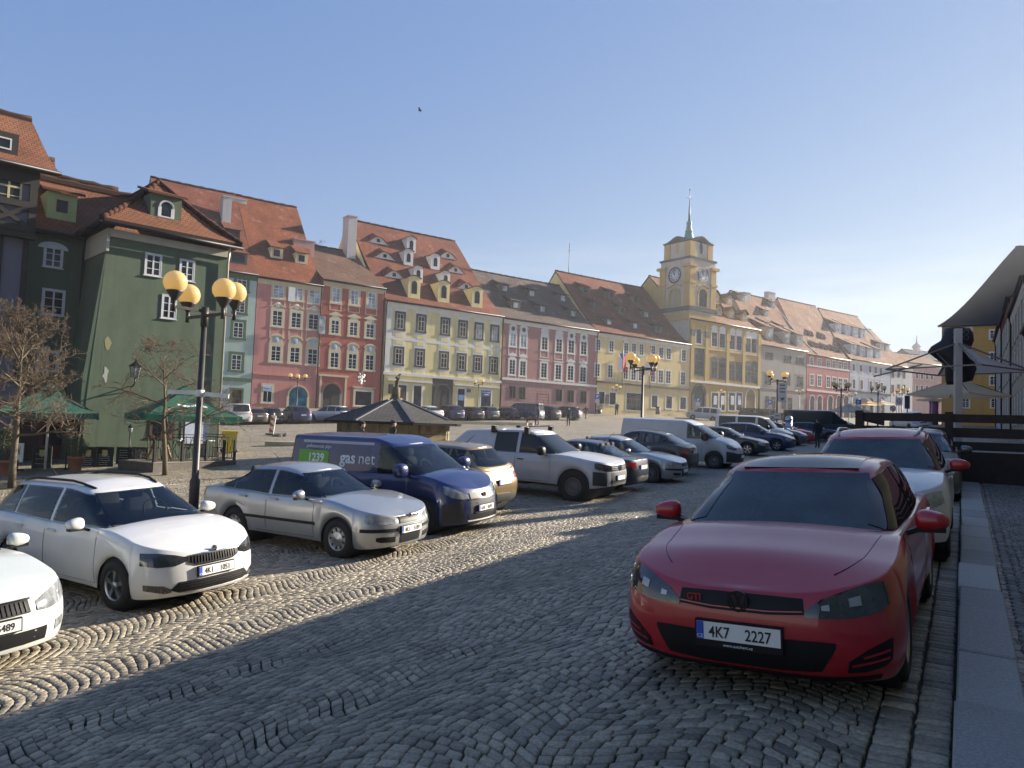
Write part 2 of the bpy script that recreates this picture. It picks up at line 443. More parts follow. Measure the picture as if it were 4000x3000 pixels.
def seen(X, Y, m=.06):
    if Y < 1.5: return False
    return abs(X / Y) < .667 + m + .6 / Y
YMAX = 25.0
def arc_cells():
    out = []
    Wc = 1.5; pitch = .092; sag = .36
    u = .405
    col = 0
    while u < 22:
        for j in range(-50, 360):
            s0 = -3 + j * pitch + (col % 2) * .05
            nst = 14
            off = RND.uniform(-.3, .3)
            edges = [0] + [min(1, max(0, (k + off + RND.uniform(-.16, .16)) / nst)) for k in range(1, nst)] + [1]
            # cull the row early
            X, Y = from_su(s0 + sag / 2, u + Wc / 2)
            if Y > YMAX + 1.5 or Y < .5 or abs(X / max(Y, .5)) > .667 + 2.2 / max(Y, .5): continue
            for k in range(nst):
                a, b_ = edges[k], edges[k + 1]
                if b_ - a < .02: continue
                q = []
                for (f, dj) in ((a, 0), (b_, 0), (b_, 1), (a, 1)):
                    x = (f - .5) * 2
                    wob = .012 * math.sin(7 * f + j * .9 + col)
                    s = s0 + dj * pitch + sag * (.55 * (1 - x * x) + .225 * (1 + math.cos(math.pi * x))) + wob
                    uu = u + f * Wc; q.append(from_su(s + .05 * math.sin(uu * 3.1) + .03 * math.sin(uu * 7 + s), max(.41, uu + (.07 * math.sin(s * 1.9 + uu * .4) + .04 * math.sin(s * 4.3 + uu)) * min(1, uu - .4))))
                mx, my = q[0]
                if my < YMAX and seen(mx, my): out.append(q[::-1])
        u += Wc; col += 1
    return out
cc = arc_cells()
stones('cobbles', cc, M_STONE, T)
# the gutter: two courses of setts laid along the kerb
cells = []
for row, (u0, u1) in enumerate(((.015, .205), (.212, .405))):
    s = -3.0
    while s < 24:
        ls = RND.uniform(.085, .13)
        q = [from_su(s, u0), from_su(s, u1), from_su(s + ls - .008, u1), from_su(s + ls - .008, u0)]
        if seen(*q[0], .2): cells.append(q[::-1])
        s += ls
stones('gutter', [ccw(q) for q in cells], M_STONE, T, gap=.03)
# granite kerb slabs, their tops .11 above the road
def kerb():
    mb = MB(); s = -4.0; k = 0
    while s < 24:
        ls = RND.uniform(.75, 1.35) if s > 3 else RND.uniform(1.1, 1.5)
        w0 = .36
        sh = RND.uniform(-.012, .012)
        def P(ss, uu, dz):
            X, Y = from_su(ss, uu); return (X, Y, T(X, Y) + dz)
        a, b_ = s + .008, s + ls - .008
        top = .11 + RND.uniform(-.006, .006); e = .012
        pr = []
        for ss, ins in ((a, 1), (a + e, 0), (b_ - e, 0), (b_, 1)):
            pr.append([P(ss, sh, -.15), P(ss, sh, top - e), P(ss, sh - e, top - ins * e), P(ss, sh - w0 + e, top - ins * e), P(ss, sh - w0, top - e), P(ss, sh - w0, -.15)])
        vs = [p for r in pr for p in r]; fs = []
        for i in range(3):
            for j in range(5):
                fs.append((i * 6 + j, (i + 1) * 6 + j, (i + 1) * 6 + j + 1, i * 6 + j + 1))
        fs.append(tuple(range(5, -1, -1))[::-1]); fs.append(tuple(18 + j for j in range(6))[::-1])
        mb.add(vs, fs)
        s += ls; k += 1
    m = mat('kerb_granite', (.38, .37, .35), .75, var=.35, scale=60, bump=.45, bscale=60)
    n, l = m.node_tree.nodes, m.node_tree.links; b = n['Principled BSDF']; src = b.inputs['Base Color'].links[0].from_socket
    g = n.new('ShaderNodeNewGeometry'); mr = n.new('ShaderNodeMapRange'); mr.inputs['To Min'].default_value = .72; mr.inputs['To Max'].default_value = 1.15; l.new(g.outputs['Random Per Island'], mr.inputs['Value'])
    mx = n.new('ShaderNodeMix'); mx.data_type = 'RGBA'; mx.blend_type = 'MULTIPLY'; mx.inputs['Factor'].default_value = 1; l.new(src, mx.inputs['A']); l.new(mr.outputs['Result'], mx.inputs['B']); l.new(mx.outputs['Result'], b.inputs['Base Color'])
    return mb.build('kerb', m, kind='structure')
kerb()
# mosaic pavement on the right
def TP(X, Y): return T(X, Y) + .105
cells = []
s = -2.0
for j in range(400):
    s0 = -2 + j * .075
    u = -.40 - (j % 2) * .02
    while u > -2.6:
        wd = RND.uniform(.055, .085) if u < -.5 else .1
        wig = .02 * math.sin(u * 9 + j * .15)
        q = [from_su(s0 + wig, u), from_su(s0 + wig, u - wd), from_su(s0 + wig + .072, u - wd), from_su(s0 + wig + .072, u)]
        if q[0][1] < 22 and seen(*q[0], .05): cells.append(ccw(q))
        u -= wd + .003
stones('pavement_setts', cells, M_MOSAIC, TP, gap=.03, dome=.004, depth=.025)
mb = MB()
sv = [-30 + i * 2.0 for i in range(80)]
vs = []
for s in sv:
    for u in (-.36, -5.2):
        X, Y = from_su(s, u); vs.append((X, Y, T(X, Y) + .085))
mb.add(vs, [(2 * i, 2 * i + 1, 2 * i + 3, 2 * i + 2) for i in range(len(sv) - 1)])
mb.build('pavement', M_FAR, kind='structure')
# pale edging stones at the back of the parking bays
cells = []
s = 4.0
while s < 34:
    ls = RND.uniform(.3, .45)
    q = [from_su(s, 13.3), from_su(s, 13.62), from_su(s + ls - .02, 13.62), from_su(s + ls - .02, 13.3)]
    cells.append(ccw(q)); s += ls
M_EDGE = cobble_mat('edging_stone', (.3, .285, .25), (.04, .035, .03))
stones('edging', cells, M_EDGE, lambda X, Y: T(X, Y) + .035, gap=.02)
# bedding soil below the setts (fills the joints)
vs = []; fs = []
nx, ny = 60, 50
for j in range(ny + 1):
    for i in range(nx + 1):
        Y = 1.0 + 24 * j / ny; X = (-.78 + 1.56 * i / nx) * (Y + 2)
        vs.append((X, Y, T(X, Y) - .026))
for j in range(ny):
    for i in range(nx):
        a = j * (nx + 1) + i
        fs.append((a, a + 1, a + nx + 2, a + nx + 1))
MB().add(vs, fs, 0, True).build('paving_bed', M_BED, kind='structure')
# ================================================================ VEHICLES
def paint(name, c, metal=0.0, rough=.35, dirt=.08):
    return mat('paint_' + name, c, rough, metal, var=dirt, scale=2.2, coat=.7, spec=.5)
CARGLASS = mat('car_glass', (.012, .015, .017), .03, 0, var=0, spec=.36)
CARGLASS2 = mat('misted_car_glass', (.022, .036, .04), .12, 0, var=.75, scale=2.2, spec=.45)
TRIM = mat('black_trim', (.008, .008, .009), .5, var=.1, spec=.25)
PLASTIC = mat('grey_plastic', (.022, .022, .024), .6, var=.15, bump=.1, bscale=200)
TYRE = mat('tyre_rubber', (.013, .013, .013), .85, var=.3, scale=8)
ALLOY = mat('alloy', (.38, .39, .4), .32, .85, var=.1)
STEELRIM = mat('steel_rim', (.12, .12, .125), .5, .5, var=.2)
CHROME = mat('chrome', (.75, .76, .78), .12, 1, var=.05)
LAMP = mat('headlamp_glass', (.34, .36, .38), .06, .35, var=.6, scale=9, coat=1)
LAMPDARK = mat('dark_headlamp', (.035, .038, .042), .05, .2, var=.8, scale=9, coat=1)
REDLAMP = mat('red_lamp', (.3, .012, .012), .1, 0, var=.3, scale=8, coat=1)
PLATE = mat('plate_white', (.72, .72, .68), .5, var=.05)
PLATEBLUE = mat('plate_blue', (.02, .07, .4), .5, var=0)
INK = mat('black_ink', (.012, .012, .014), .6, var=0)
WHITEINK = mat('white_ink', (.8, .8, .8), .6, var=0)
def hermite(pts):
    xs = [p[0] for p in pts]; ys = [p[1] for p in pts]; n = len(pts)
    d = [(ys[i + 1] - ys[i]) / (xs[i + 1] - xs[i]) for i in range(n - 1)]
    m = [d[0]] + [0 if d[i - 1] * d[i] <= 0 else 2 * d[i - 1] * d[i] / (d[i - 1] + d[i]) for i in range(1, n - 1)] + [d[-1]]
    def f(x):
        if x <= xs[0]: return ys[0]
        if x >= xs[-1]: return ys[-1]
        i = 0
        while x > xs[i + 1]: i += 1
        h = xs[i + 1] - xs[i]; t = (x - xs[i]) / h
        return ys[i] * (2 * t**3 - 3 * t**2 + 1) + m[i] * h * (t**3 - 2 * t**2 + t) + ys[i + 1] * (3 * t**2 - 2 * t**3) + m[i + 1] * h * (t**3 - t**2)
    return f
class Car:
    D = dict(L=4.26, W=1.78, H=1.46, fo=.85, wb=2.6, r=.315, sill=.19, nf=2.5, nr=2.8, af=.62, ar=.5, arch=.055, crown=.05,
             sh=[(0, .72), (.5, .84), (1.1, .96), (2.2, .95), (3.6, .98), (4.26, .96)],
             fx=[(.15, .1), (.3, .02), (.5, 0), (.62, .02), (.75, .1), (1.0, .2)],
             rx=[(.15, .1), (.35, .02), (.6, 0), (.8, .03), (1.0, .08)],
             wl=[(0, .94), (.12, .975), (.4, 1.0), (.7, .99), (.9, .965), (1, .93)],
             wsb=1.1, wst=1.9, rgt=3.6, rgb=4.1, roof=[(1.9, 1.38), (2.4, 1.45), (3.2, 1.44), (3.7, 1.38)], wg=(.70, .55), ga=.3, gn=3.0, taper=.06, rcrown=.05,
             low=[(0, .2), (.5, .19), (4.2, .24)])
    def __init__(s, **k):
        d = dict(Car.D); d.update(k); s.__dict__.update(d)
        s.fsh = hermite(s.sh); s.ffx = hermite(s.fx); s.frx = hermite(s.rx); s.fwl = hermite(s.wl); s.frf = hermite(s.roof); s.flow = hermite(s.low)
        s.ax = (s.fo, s.fo + s.wb)
        s.w2 = s.W / 2
    # ---- lower body
    def plan(s, xb):
        if xb < s.af: t = 1 - xb / s.af; return max(0, 1 - t ** s.nf) ** (1 / s.nf)
        if xb > s.L - s.ar: t = 1 - (s.L - xb) / s.ar; return max(0, 1 - t ** s.nr) ** (1 / s.nr)
        return 1.0
    def zl(s, xb):
        z = s.flow(xb)
        for a in s.ax:
            R = s.r + s.arch; d = abs(xb - a)
            if d < R: z = max(z, s.r + math.sqrt(R * R - d * d) * .97)
        return z
    def wfac(s, xb, z, h):
        f = s.fwl(h)
        # flared lips round the wheels
        for a in s.ax:
            d = math.hypot(xb - a, (z - s.r)) / (s.r + s.arch)
            if d < 1.5: f += .016 * (1 - sstep(1.0, 1.5, d)) * (1 if d >= .99 else 0)
        return f
    def low_pt(s, xb, h, side, z=None):
        zl = s.zl(xb); sh = s.fsh(xb)
        if z is None: z = zl + (sh - zl) * h
        else: h = min(1, max(0, (z - s.flow(xb)) / (sh - s.flow(xb))))
        y = s.w2 * s.plan(xb) * s.wfac(xb, z, h)
        x = xb
        if xb < s.af: x = xb + s.ffx(z) * (1 - xb / s.af)
        elif xb > s.L - s.ar: x = xb - s.frx(z) * (1 - (s.L - xb) / s.ar)
        return Vector((s.L / 2 - x, y * side, z))
    def xs(s):
        L = []
        for i in range(17):
            a = math.pi / 2 * i / 16
            L.append(s.af * (1 - math.cos(a) ** (2 / s.nf))); L.append(s.L - s.ar * (1 - math.cos(a) ** (2 / s.nr)))
        for a in s.ax:
            R = s.r + s.arch
            for i in range(17):
                L.append(a + R * math.cos(math.pi * i / 16) * .9995)
            L += [a - R - .004, a + R + .004]
        n = 22
        L += [s.af + (s.L - s.ar - s.af) * i / n for i in range(n + 1)]
        L.sort(); o = [L[0]]
        for x in L[1:]:
            if x - o[-1] > .0035: o.append(x)
        o[-1] = s.L
        return o
    def capz(s, xb, k):
        return s.fsh(xb) + s.crown * (1 - (1 - k) ** 2.2) * (.25 + .75 * sstep(0, .5, xb) * sstep(0, .35, s.L - xb))
    def body(s, mi_low=0):
        xs = s.xs(); hs = [0, .03, .1, .2, .32, .45, .58, .7, .8, .88, .94, .98, 1.0]
        ks = [.03, .08, .16, .28, .45, .7, 1.0]
        vs = []; fs = []; mi = []
        n = len(xs); ring = 2 * n - 2
        order = [(x, 1) for x in xs] + [(x, -1) for x in xs[-2:0:-1]]
        for h in hs:
            for x, sd_ in order: vs.append(s.low_pt(x, h, sd_))
        for k in ks:
            for x, sd_ in order:
                p = s.low_pt(x, 1, sd_); ins = .05 * k
                px = p.x - (ins if x < s.af else 0) * (1 - x / max(s.af, .01)) if x < s.af else p.x
                vs.append(Vector((px, p.y * (1 - k), s.capz(x, k))))
        nl = len(hs) + len(ks)
        for j in range(nl - 1):
            for i in range(ring):
                i2 = (i + 1) % ring
                fs.append((j * ring + i, (j + 1) * ring + i, (j + 1) * ring + i2, j * ring + i2))
        return vs, fs
    # ---- greenhouse
    def gx(s, h):
        e = h
        xf = s.wsb + (s.wst - s.wsb) * e; xr = s.rgb + (s.rgt - s.rgb) * (h ** s.__dict__.get('rpow', 1.0))
        return xf, xr
    def gw(s, xb, h):
        w = s.wg[0] + (s.wg[1] - s.wg[0]) * (h ** 1.25)
        if h > .9: w -= .035 * ((h - .9) / .1) ** 2
        mid = (s.wst + s.rgt) / 2
        w *= 1 - s.taper * sstep(mid, s.rgb, xb) - s.taper * .6 * (1 - sstep(s.wsb, mid, xb))
        return w
    def gz(s, xb, h):
        b = s.fsh(min(max(xb, 0), s.L)) - .015
        return b + (s.frf(xb) - b) * h
    def g_pt(s, q, h, side):
        """q 0..1 from front to rear of the ring at height h"""
        xf, xr = s.gx(h)
        xb = xf + (xr - xf) * q
        return s.g_at(xb, h, side)
    def g_at(s, xb, h, side):
        xf, xr = s.gx(h); a = s.ga; n = s.gn
        p = 1.0
        if xb < xf + a: t = max(0, 1 - (xb - xf) / a); p = max(0, 1 - t ** n) ** (1 / n)
        elif xb > xr - a: t = max(0, 1 - (xr - xb) / a); p = max(0, 1 - t ** n) ** (1 / n)
        return Vector((s.L / 2 - xb, side * p * s.gw(xb, h), s.gz(xb, h)))
    def g_side(s, xb, z, side):
        h = .5
        b = s.fsh(xb) - .015; h = min(1.0, max(-.05, (z - b) / (s.frf(xb) - b)))
        xf, xr = s.gx(max(0, h))
        p = s.g_at(min(max(xb, xf + .002), xr - .002), max(h, 0), side)
        return Vector((s.L / 2 - xb, p.y, z))
    def g_ws(s, yf, h, rear=False):
        xf, xr = s.gx(h); a = s.ga; n = s.gn
        d = a * (1 - max(0, 1 - abs(yf) ** n) ** (1 / n))
        xb = xr - d if rear else xf + d
        w = s.gw(xb, h)
        return Vector((s.L / 2 - xb, yf * w, s.gz(xb, h)))
    def green(s):
        hs = ([-.15, 0, .15, .3, .45, .6, .75, .86, .92, .96, 1.0] if not s.see else [-.15] + [i / 30 for i in range(31)]); ks = [.05, .12, .25, .5, 1.0]
        qs = []
        xf, xr = s.gx(.5)
        for i in range(19):
            a = math.pi / 2 * i / 18; d = s.ga * (1 - math.cos(a) ** (2 / s.gn)) / (xr - xf)
            qs += [d, 1 - d]
        d0 = s.ga / (xr - xf)
        nq = 70 if s.see else 12; qs += [d0 + (1 - 2 * d0) * i / nq for i in range(1, nq)]
        qs = sorted(set(round(q, 5) for q in qs))
        order = [(q, 1) for q in qs] + [(q, -1) for q in qs[-2:0:-1]]
        ring = len(order); vs = []; fs = []
        for h in hs:
            for q, sd_ in order:
                p = s.g_pt(q, max(h, 0), sd_)
                if h < 0: p.z += h * .5
                vs.append(p)
        for k in ks:
            for q, sd_ in order:
                p = s.g_pt(q, 1, sd_)
                vs.append(Vector((p.x, p.y * (1 - k), p.z + s.rcrown * (1 - (1 - k) ** 2.4) * sstep(-.1, .25, q) * sstep(-.1, .25, 1 - q))))
        nl = len(hs) + len(ks)
        for j in range(nl - 1):
            for i in range(ring):
                i2 = (i + 1) % ring
                f = (j * ring + i, (j + 1) * ring + i, (j + 1) * ring + i2, j * ring + i2)
                if s.see and 0 < j < len(hs) - 1 and s.open_at((vs[f[0]] + vs[f[1]] + vs[f[2]] + vs[f[3]]) / 4, (hs[j] + hs[j + 1]) / 2): continue
                fs.append(f)
        return vs, fs
    see = None
    def open_at(s, p, h):
        xb = s.L / 2 - p.x; xf, xr = s.gx(h); yf = abs(p.y) / s.gw(xb, h)
        if xb < xf + s.ga and yf < .885 and .035 < h < .945: return True
        if xb > xr - s.ga and yf < .86 and .15 < h < .88: return True
        if yf > .8:
            for w in s.see:
                if w[0][0] + .012 < xb < w[-1][0] - .012:
                    for a, b in zip(w, w[1:]):
                        if a[0] <= xb <= b[0]:
                            t = (xb - a[0]) / (b[0] - a[0]); z0 = a[1] + (b[1] - a[1]) * t; z1 = a[2] + (b[2] - a[2]) * t
                            return z0 + .012 < p.z < z1 - .012
        return False
    # ---- surfaces for patches
    def front(s, yf, z):
        sg = 1 if yf >= 0 else -1; t = min(.995, abs(yf))
        xb = s.af * (1 - (max(0, 1 - t ** s.nf)) ** (1 / s.nf))
        p = s.low_pt(xb, 0, sg, z)
        return p
    def rear(s, yf, z):
        sg = 1 if yf >= 0 else -1; t = min(.995, abs(yf))
        xb = s.L - s.ar * (1 - (max(0, 1 - t ** s.nr)) ** (1 / s.nr))
        return s.low_pt(xb, 0, sg, z)
    def side(s, sd_):
        def f(xb, z):
            return s.low_pt(xb, 0, sd_, z) if z < s.fsh(xb) - .012 else s.g_side(xb, z, sd_)
        return f
    def hood(s, yf, xb):
        p = s.low_pt(xb, 1, 1 if yf >= 0 else -1)
        k = 1 - abs(yf)
        return Vector((p.x, p.y * abs(yf), s.capz(xb, k)))
def patch(mb, fn, cols, off=.004, mi=0, nv=6, sub=3, flip=False, centre=None, depth=.012):
    """a panel that follows the surface fn(u,z): cols = [(u, z0, z1), ...]"""
    cs = []
    for i in range(len(cols) - 1):
        a, b = cols[i], cols[i + 1]
        for k in range(sub): cs.append(tuple(a[j] + (b[j] - a[j]) * k / sub for j in range(3)))
    cs.append(cols[-1])
    n = len(cs)
    P = [[fn(u, z0 + (z1 - z0) * j / nv) for j in range(nv + 1)] for u, z0, z1 in cs]
    c = Vector(centre) if centre is not None else Vector((0, 0, .6))
    N = [[None] * (nv + 1) for _ in range(n)]
    for i in range(n):
        for j in range(nv + 1):
            a = P[min(i + 1, n - 1)][j] - P[max(i - 1, 0)][j]; b = P[i][min(j + 1, nv)] - P[i][max(j - 1, 0)]
            nn = a.cross(b)
            if nn.length < 1e-10: nn = (P[i][j] - c) * Vector((1, 1, 1))
            nn.normalize()
            if nn.dot(P[i][j] - c) < 0: nn = -nn
            N[i][j] = nn
    vs = [P[i][j] + N[i][j] * off for i in range(n) for j in range(nv + 1)]
    m = nv + 1
    fs = [(i * m + j, (i + 1) * m + j, (i + 1) * m + j + 1, i * m + j + 1) for i in range(n - 1) for j in range(nv)]
    q = fs[len(fs) // 2]
    if (vs[q[1]] - vs[q[0]]).cross(vs[q[3]] - vs[q[0]]).dot(N[n // 2][nv // 2]) < 0: fs = [f[::-1] for f in fs]
    mb.add(vs, fs, mi, True)
    # skirt
    if depth:
        loop = [(i, 0) for i in range(n)] + [(n - 1, j) for j in range(1, nv + 1)] + [(i, nv) for i in range(n - 2, -1, -1)] + [(0, j) for j in range(nv - 1, 0, -1)]
        v2 = [P[i][j] + N[i][j] * off for i, j in loop] + [P[i][j] + N[i][j] * (off - depth) for i, j in loop]
        k = len(loop)
        mb.add(v2, [(i, (i + 1) % k, k + (i + 1) % k, k + i) for i in range(k)], mi)
def make_wheel(parent, x, y, r, style='alloy', w=.2):
    sg = 1 if y > 0 else -1
    mb = MB()
    prof = [(r * .62, -w / 2), (r * .8, -w / 2), (r * .96, -w / 2 + .015), (r, -w / 2 + .045), (r, w / 2 - .045), (r * .96, w / 2 - .015), (r * .8, w / 2), (r * .62, w / 2 - .005), (r * .6, w / 2 - .05), (r * .3, w / 2 - .09), (0, w / 2 - .09)]
    mb.lathe([(a, b * sg) for a, b in prof], 36, axis='y')
    o = mb.build('wheel', TYRE, parent); o.location = (x, y, r)
    mb = MB(); R0 = r * .64; o_ = (w / 2 - .012) * sg
    mb.lathe([(R0, o_ - .05 * sg), (R0, o_), (R0 * .93, o_ + .004 * sg), (R0 * .9, o_ - .03 * sg)], 36, axis='y')
    def fan(a0, a1, r0, r1, b0, b1, mi=0):
        vs = []
        for a, rr in ((a0, r0), (a1, r0), (b1, r1), (b0, r1)):
            vs.append((rr * math.cos(a), o_ - (.004 if rr < R0 * .5 else .012) * sg, rr * math.sin(a)))
        vs += [(v[0], v[1] - .03 * sg, v[2]) for v in vs]
        mb.add(vs, [(0, 1, 2, 3), (0, 4, 5, 1), (1, 5, 6, 2), (2, 6, 7, 3), (3, 7, 4, 0)], mi)
    if style == 'alloy':
        for k in range(5):
            a = 2 * math.pi * k / 5 + .3
            fan(a - .34, a + .34, R0 * .2, R0 * .93, a - .2, a + .2)
        mb.lathe([(0, o_), (R0 * .24, o_), (R0 * .26, o_ - .03 * sg)], 20, axis='y')
    elif style == 'multi':
        for k in range(10):
            a = 2 * math.pi * k / 10
            fan(a - .2, a + .2, R0 * .2, R0 * .93, a - .07, a + .07)
        mb.lathe([(0, o_), (R0 * .24, o_), (R0 * .26, o_ - .03 * sg)], 20, axis='y')
    elif style == 'cap':
        mb.lathe([(0, o_ + .006 * sg), (R0 * .2, o_ + .006 * sg), (R0 * .24, o_ - .002 * sg), (R0 * .55, o_ + .002 * sg), (R0 * .6, o_ - .004 * sg)], 30, axis='y')
        for k in range(9):
            a = 2 * math.pi * k / 9
            fan(a - .24, a + .24, R0 * .58, R0 * .93, a - .23, a + .23)
    else:
        mb.lathe([(0, o_ - .01 * sg), (R0 * .25, o_ - .005 * sg), (R0 * .3, o_ - .03 * sg), (R0 * .62, o_ - .03 * sg), (R0 * .75, o_ - .01 * sg), (R0 * .9, o_ - .02 * sg)], 30, axis='y')
        for k in range(16):
            a = 2 * math.pi * k / 16
            mb.sphere((R0 * .72 * math.cos(a), o_ - .006 * sg, R0 * .72 * math.sin(a)), .018, 6, 4, 1)
    mb.build('rim', [ALLOY if style in ('alloy', 'multi', 'cap') else STEELRIM, TYRE], o)
    return o
def plate(parent, pos, xd, text, w=.52, h=.11, mats=None, normal=None, small=None):
    """a registration plate; xd = reading direction"""
    p = Vector(pos); xd = Vector(xd).normalized(); nn = Vector(normal).normalized(); up = nn.cross(xd).normalized()
    mb = MB()
    def rect(x0, x1, z0, z1, d, mi, th=.012):
        vs = [p + xd * a + up * b + nn * (d + e) for e in (0, -th) for a, b in ((x0, z0), (x1, z0), (x1, z1), (x0, z1))]
        mb.add(vs, [(0, 1, 2, 3), (4, 7, 6, 5), (0, 4, 5, 1), (1, 5, 6, 2), (2, 6, 7, 3), (3, 7, 4, 0)], mi)
    lo = -h / 2 - (.045 if small else .012)
    rect(-w / 2 - .012, w / 2 + .012, lo, h / 2 + .012, 0, 0, .03)
    rect(-w / 2, w / 2, -h / 2, h / 2, .003, 1)
    rect(-w / 2 + .001, -w / 2 + .045, -h / 2 + .001, h / 2 - .001, .005, 2)
    o = mb.build('licence_plate', [TRIM, PLATE, PLATEBLUE], parent)
    if text:
        mb = MB()
        a, b = (text.split(' ') + [''])[:2]
        text_mb(mb, a, .098, p + xd * (-.115) - up * .036 + nn * .006, xd, up, 0, bold=.012, sx=.82)
        text_mb(mb, b, .098, p + xd * .125 - up * .036 + nn * .006, xd, up, 0, bold=.012, sx=.82)
        text_mb(mb, 'CZ', .03, p + xd * (-w / 2 + .023) - up * .045 + nn * .008, xd, up, 1)
        if small: text_mb(mb, small, .026, p - up * (h / 2 + .033) + nn * .004, xd, up, 1)
        mb.build('lettering', [INK, WHITEINK], o)
    return o
def mirror(mb, c, xb, z, sd_, mi=0, size=1.0):
    p = c.side(sd_)(xb, c.fsh(xb) - .03)
    q = p + Vector((-.02, .11 * sd_ * size, .07))
    mb.bar(p + Vector((0, -.03 * sd_, 0)), q + Vector((.01, 0, -.02)), .09, .035, mi=1)
    n = 18; vs = []; fs = []
    e = lambda v, k: math.copysign(abs(v) ** k, v)
    for i in range(10):
        ph = math.pi * i / 9
        for k in range(n):
            t = 2 * math.pi * k / n
            x, y, z_ = e(math.sin(ph), .75) * e(math.cos(t), .8), e(math.cos(ph), .75), e(math.sin(ph), .75) * e(math.sin(t), .75)
            vs.append(q + Vector((x * (.085 if x > 0 else .05), y * .118 * (1 if y * sd_ > 0 else .95) + .05 * sd_, z_ * (.078 - .02 * y * sd_) + .03)) * 1.0 * 1 if size == 1 else q + Vector((x * .08 * size, y * .11 * size + .05 * sd_, z_ * .095 * size + .06)))
    for i in range(9):
        for k in range(n): fs.append((i * n + k, i * n + (k + 1) % n, (i + 1) * n + (k + 1) % n, (i + 1) * n + k))
    mb.add(vs, fs, mi, True)
    mb.bar(q + Vector((.02, -.06 * sd_, -.035)), q + Vector((.02, .14 * sd_, -.03)), .09, .035, mi=1)
def see_glass():
    m, n, l, b = nt('clear_car_glass')
    tr = n.new('ShaderNodeBsdfTransparent'); tr.inputs['Color'].default_value = (.42, .47, .47, 1); gl = n.new('ShaderNodeBsdfGlossy'); gl.inputs['Roughness'].default_value = .02; gl.inputs['Color'].default_value = (.9, .95, 1, 1)
    fr = n.new('ShaderNodeFresnel'); fr.inputs['IOR'].default_value = 1.5; mx = n.new('ShaderNodeMixShader')
    l.new(fr.outputs[0], mx.inputs['Fac']); l.new(tr.outputs[0], mx.inputs[1]); l.new(gl.outputs[0], mx.inputs[2]); l.new(mx.outputs[0], n['Material Output'].inputs['Surface']); return m
SEEGLASS = see_glass()
SEATM = mat('seat_cloth', (.035, .035, .038), .9, var=.2)
def interior(root, c):
    def X(xb): return c.L / 2 - xb
    def pad(mb, x, y, z, a, b_, h):
        n = 14; vs = []; e = lambda v, k: math.copysign(abs(v) ** k, v)
        for i in range(9):
            ph = math.pi * i / 8
            for k in range(n):
                t = 2 * math.pi * k / n; vs.append((x + a * e(math.sin(ph), .6) * e(math.cos(t), .6) - .12 * (h * math.cos(ph)), y + b_ * e(math.sin(ph), .6) * e(math.sin(t), .6), z + h * e(math.cos(ph), .7)))
        mb.add(vs, [(i * n + k, (i + 1) * n + k, (i + 1) * n + (k + 1) % n, i * n + (k + 1) % n) for i in range(8) for k in range(n)], 0, True)
    zb = c.fsh(2.0); rows = [c.wst + .45] + ([c.wst + 1.3] if c.rgb - c.wst > 1.7 else [])
    for r_, xb in enumerate(rows):
        for y in ((-.37, .37) if r_ == 0 else (-.4, 0, .4)):
            mb = MB(); pad(mb, X(xb), y, zb + .02, .08, .22, .26); pad(mb, X(xb + .03), y, zb + .36, .05, .12, .09); mb.build('seat', SEATM, root)
    mb = MB(); mb.box(X(c.wsb + .5), X(c.wsb + .12), -c.wg[0] * .85, c.wg[0] * .85, zb - .1, c.fsh(c.wsb + .3) + .035); mb.build('dashboard', SEATM, root)
    mb = MB(); R_ = .18; mb.tube([(X(c.wst + .02) - .08 * math.sin(t), .37 + R_ * math.cos(t), zb + .06 + R_ * .85 * math.sin(t)) for t in [2 * math.pi * i / 20 for i in range(21)]], .014, 6, cap=False); mb.build('steering_wheel', TRIM, root)
    mb = MB(); p = c.g_ws(0, .84); mb.box(p.x - .09, p.x - .06, -.11, .11, p.z - .05, p.z + .02); mb.build('rear_view_mirror', TRIM, root)
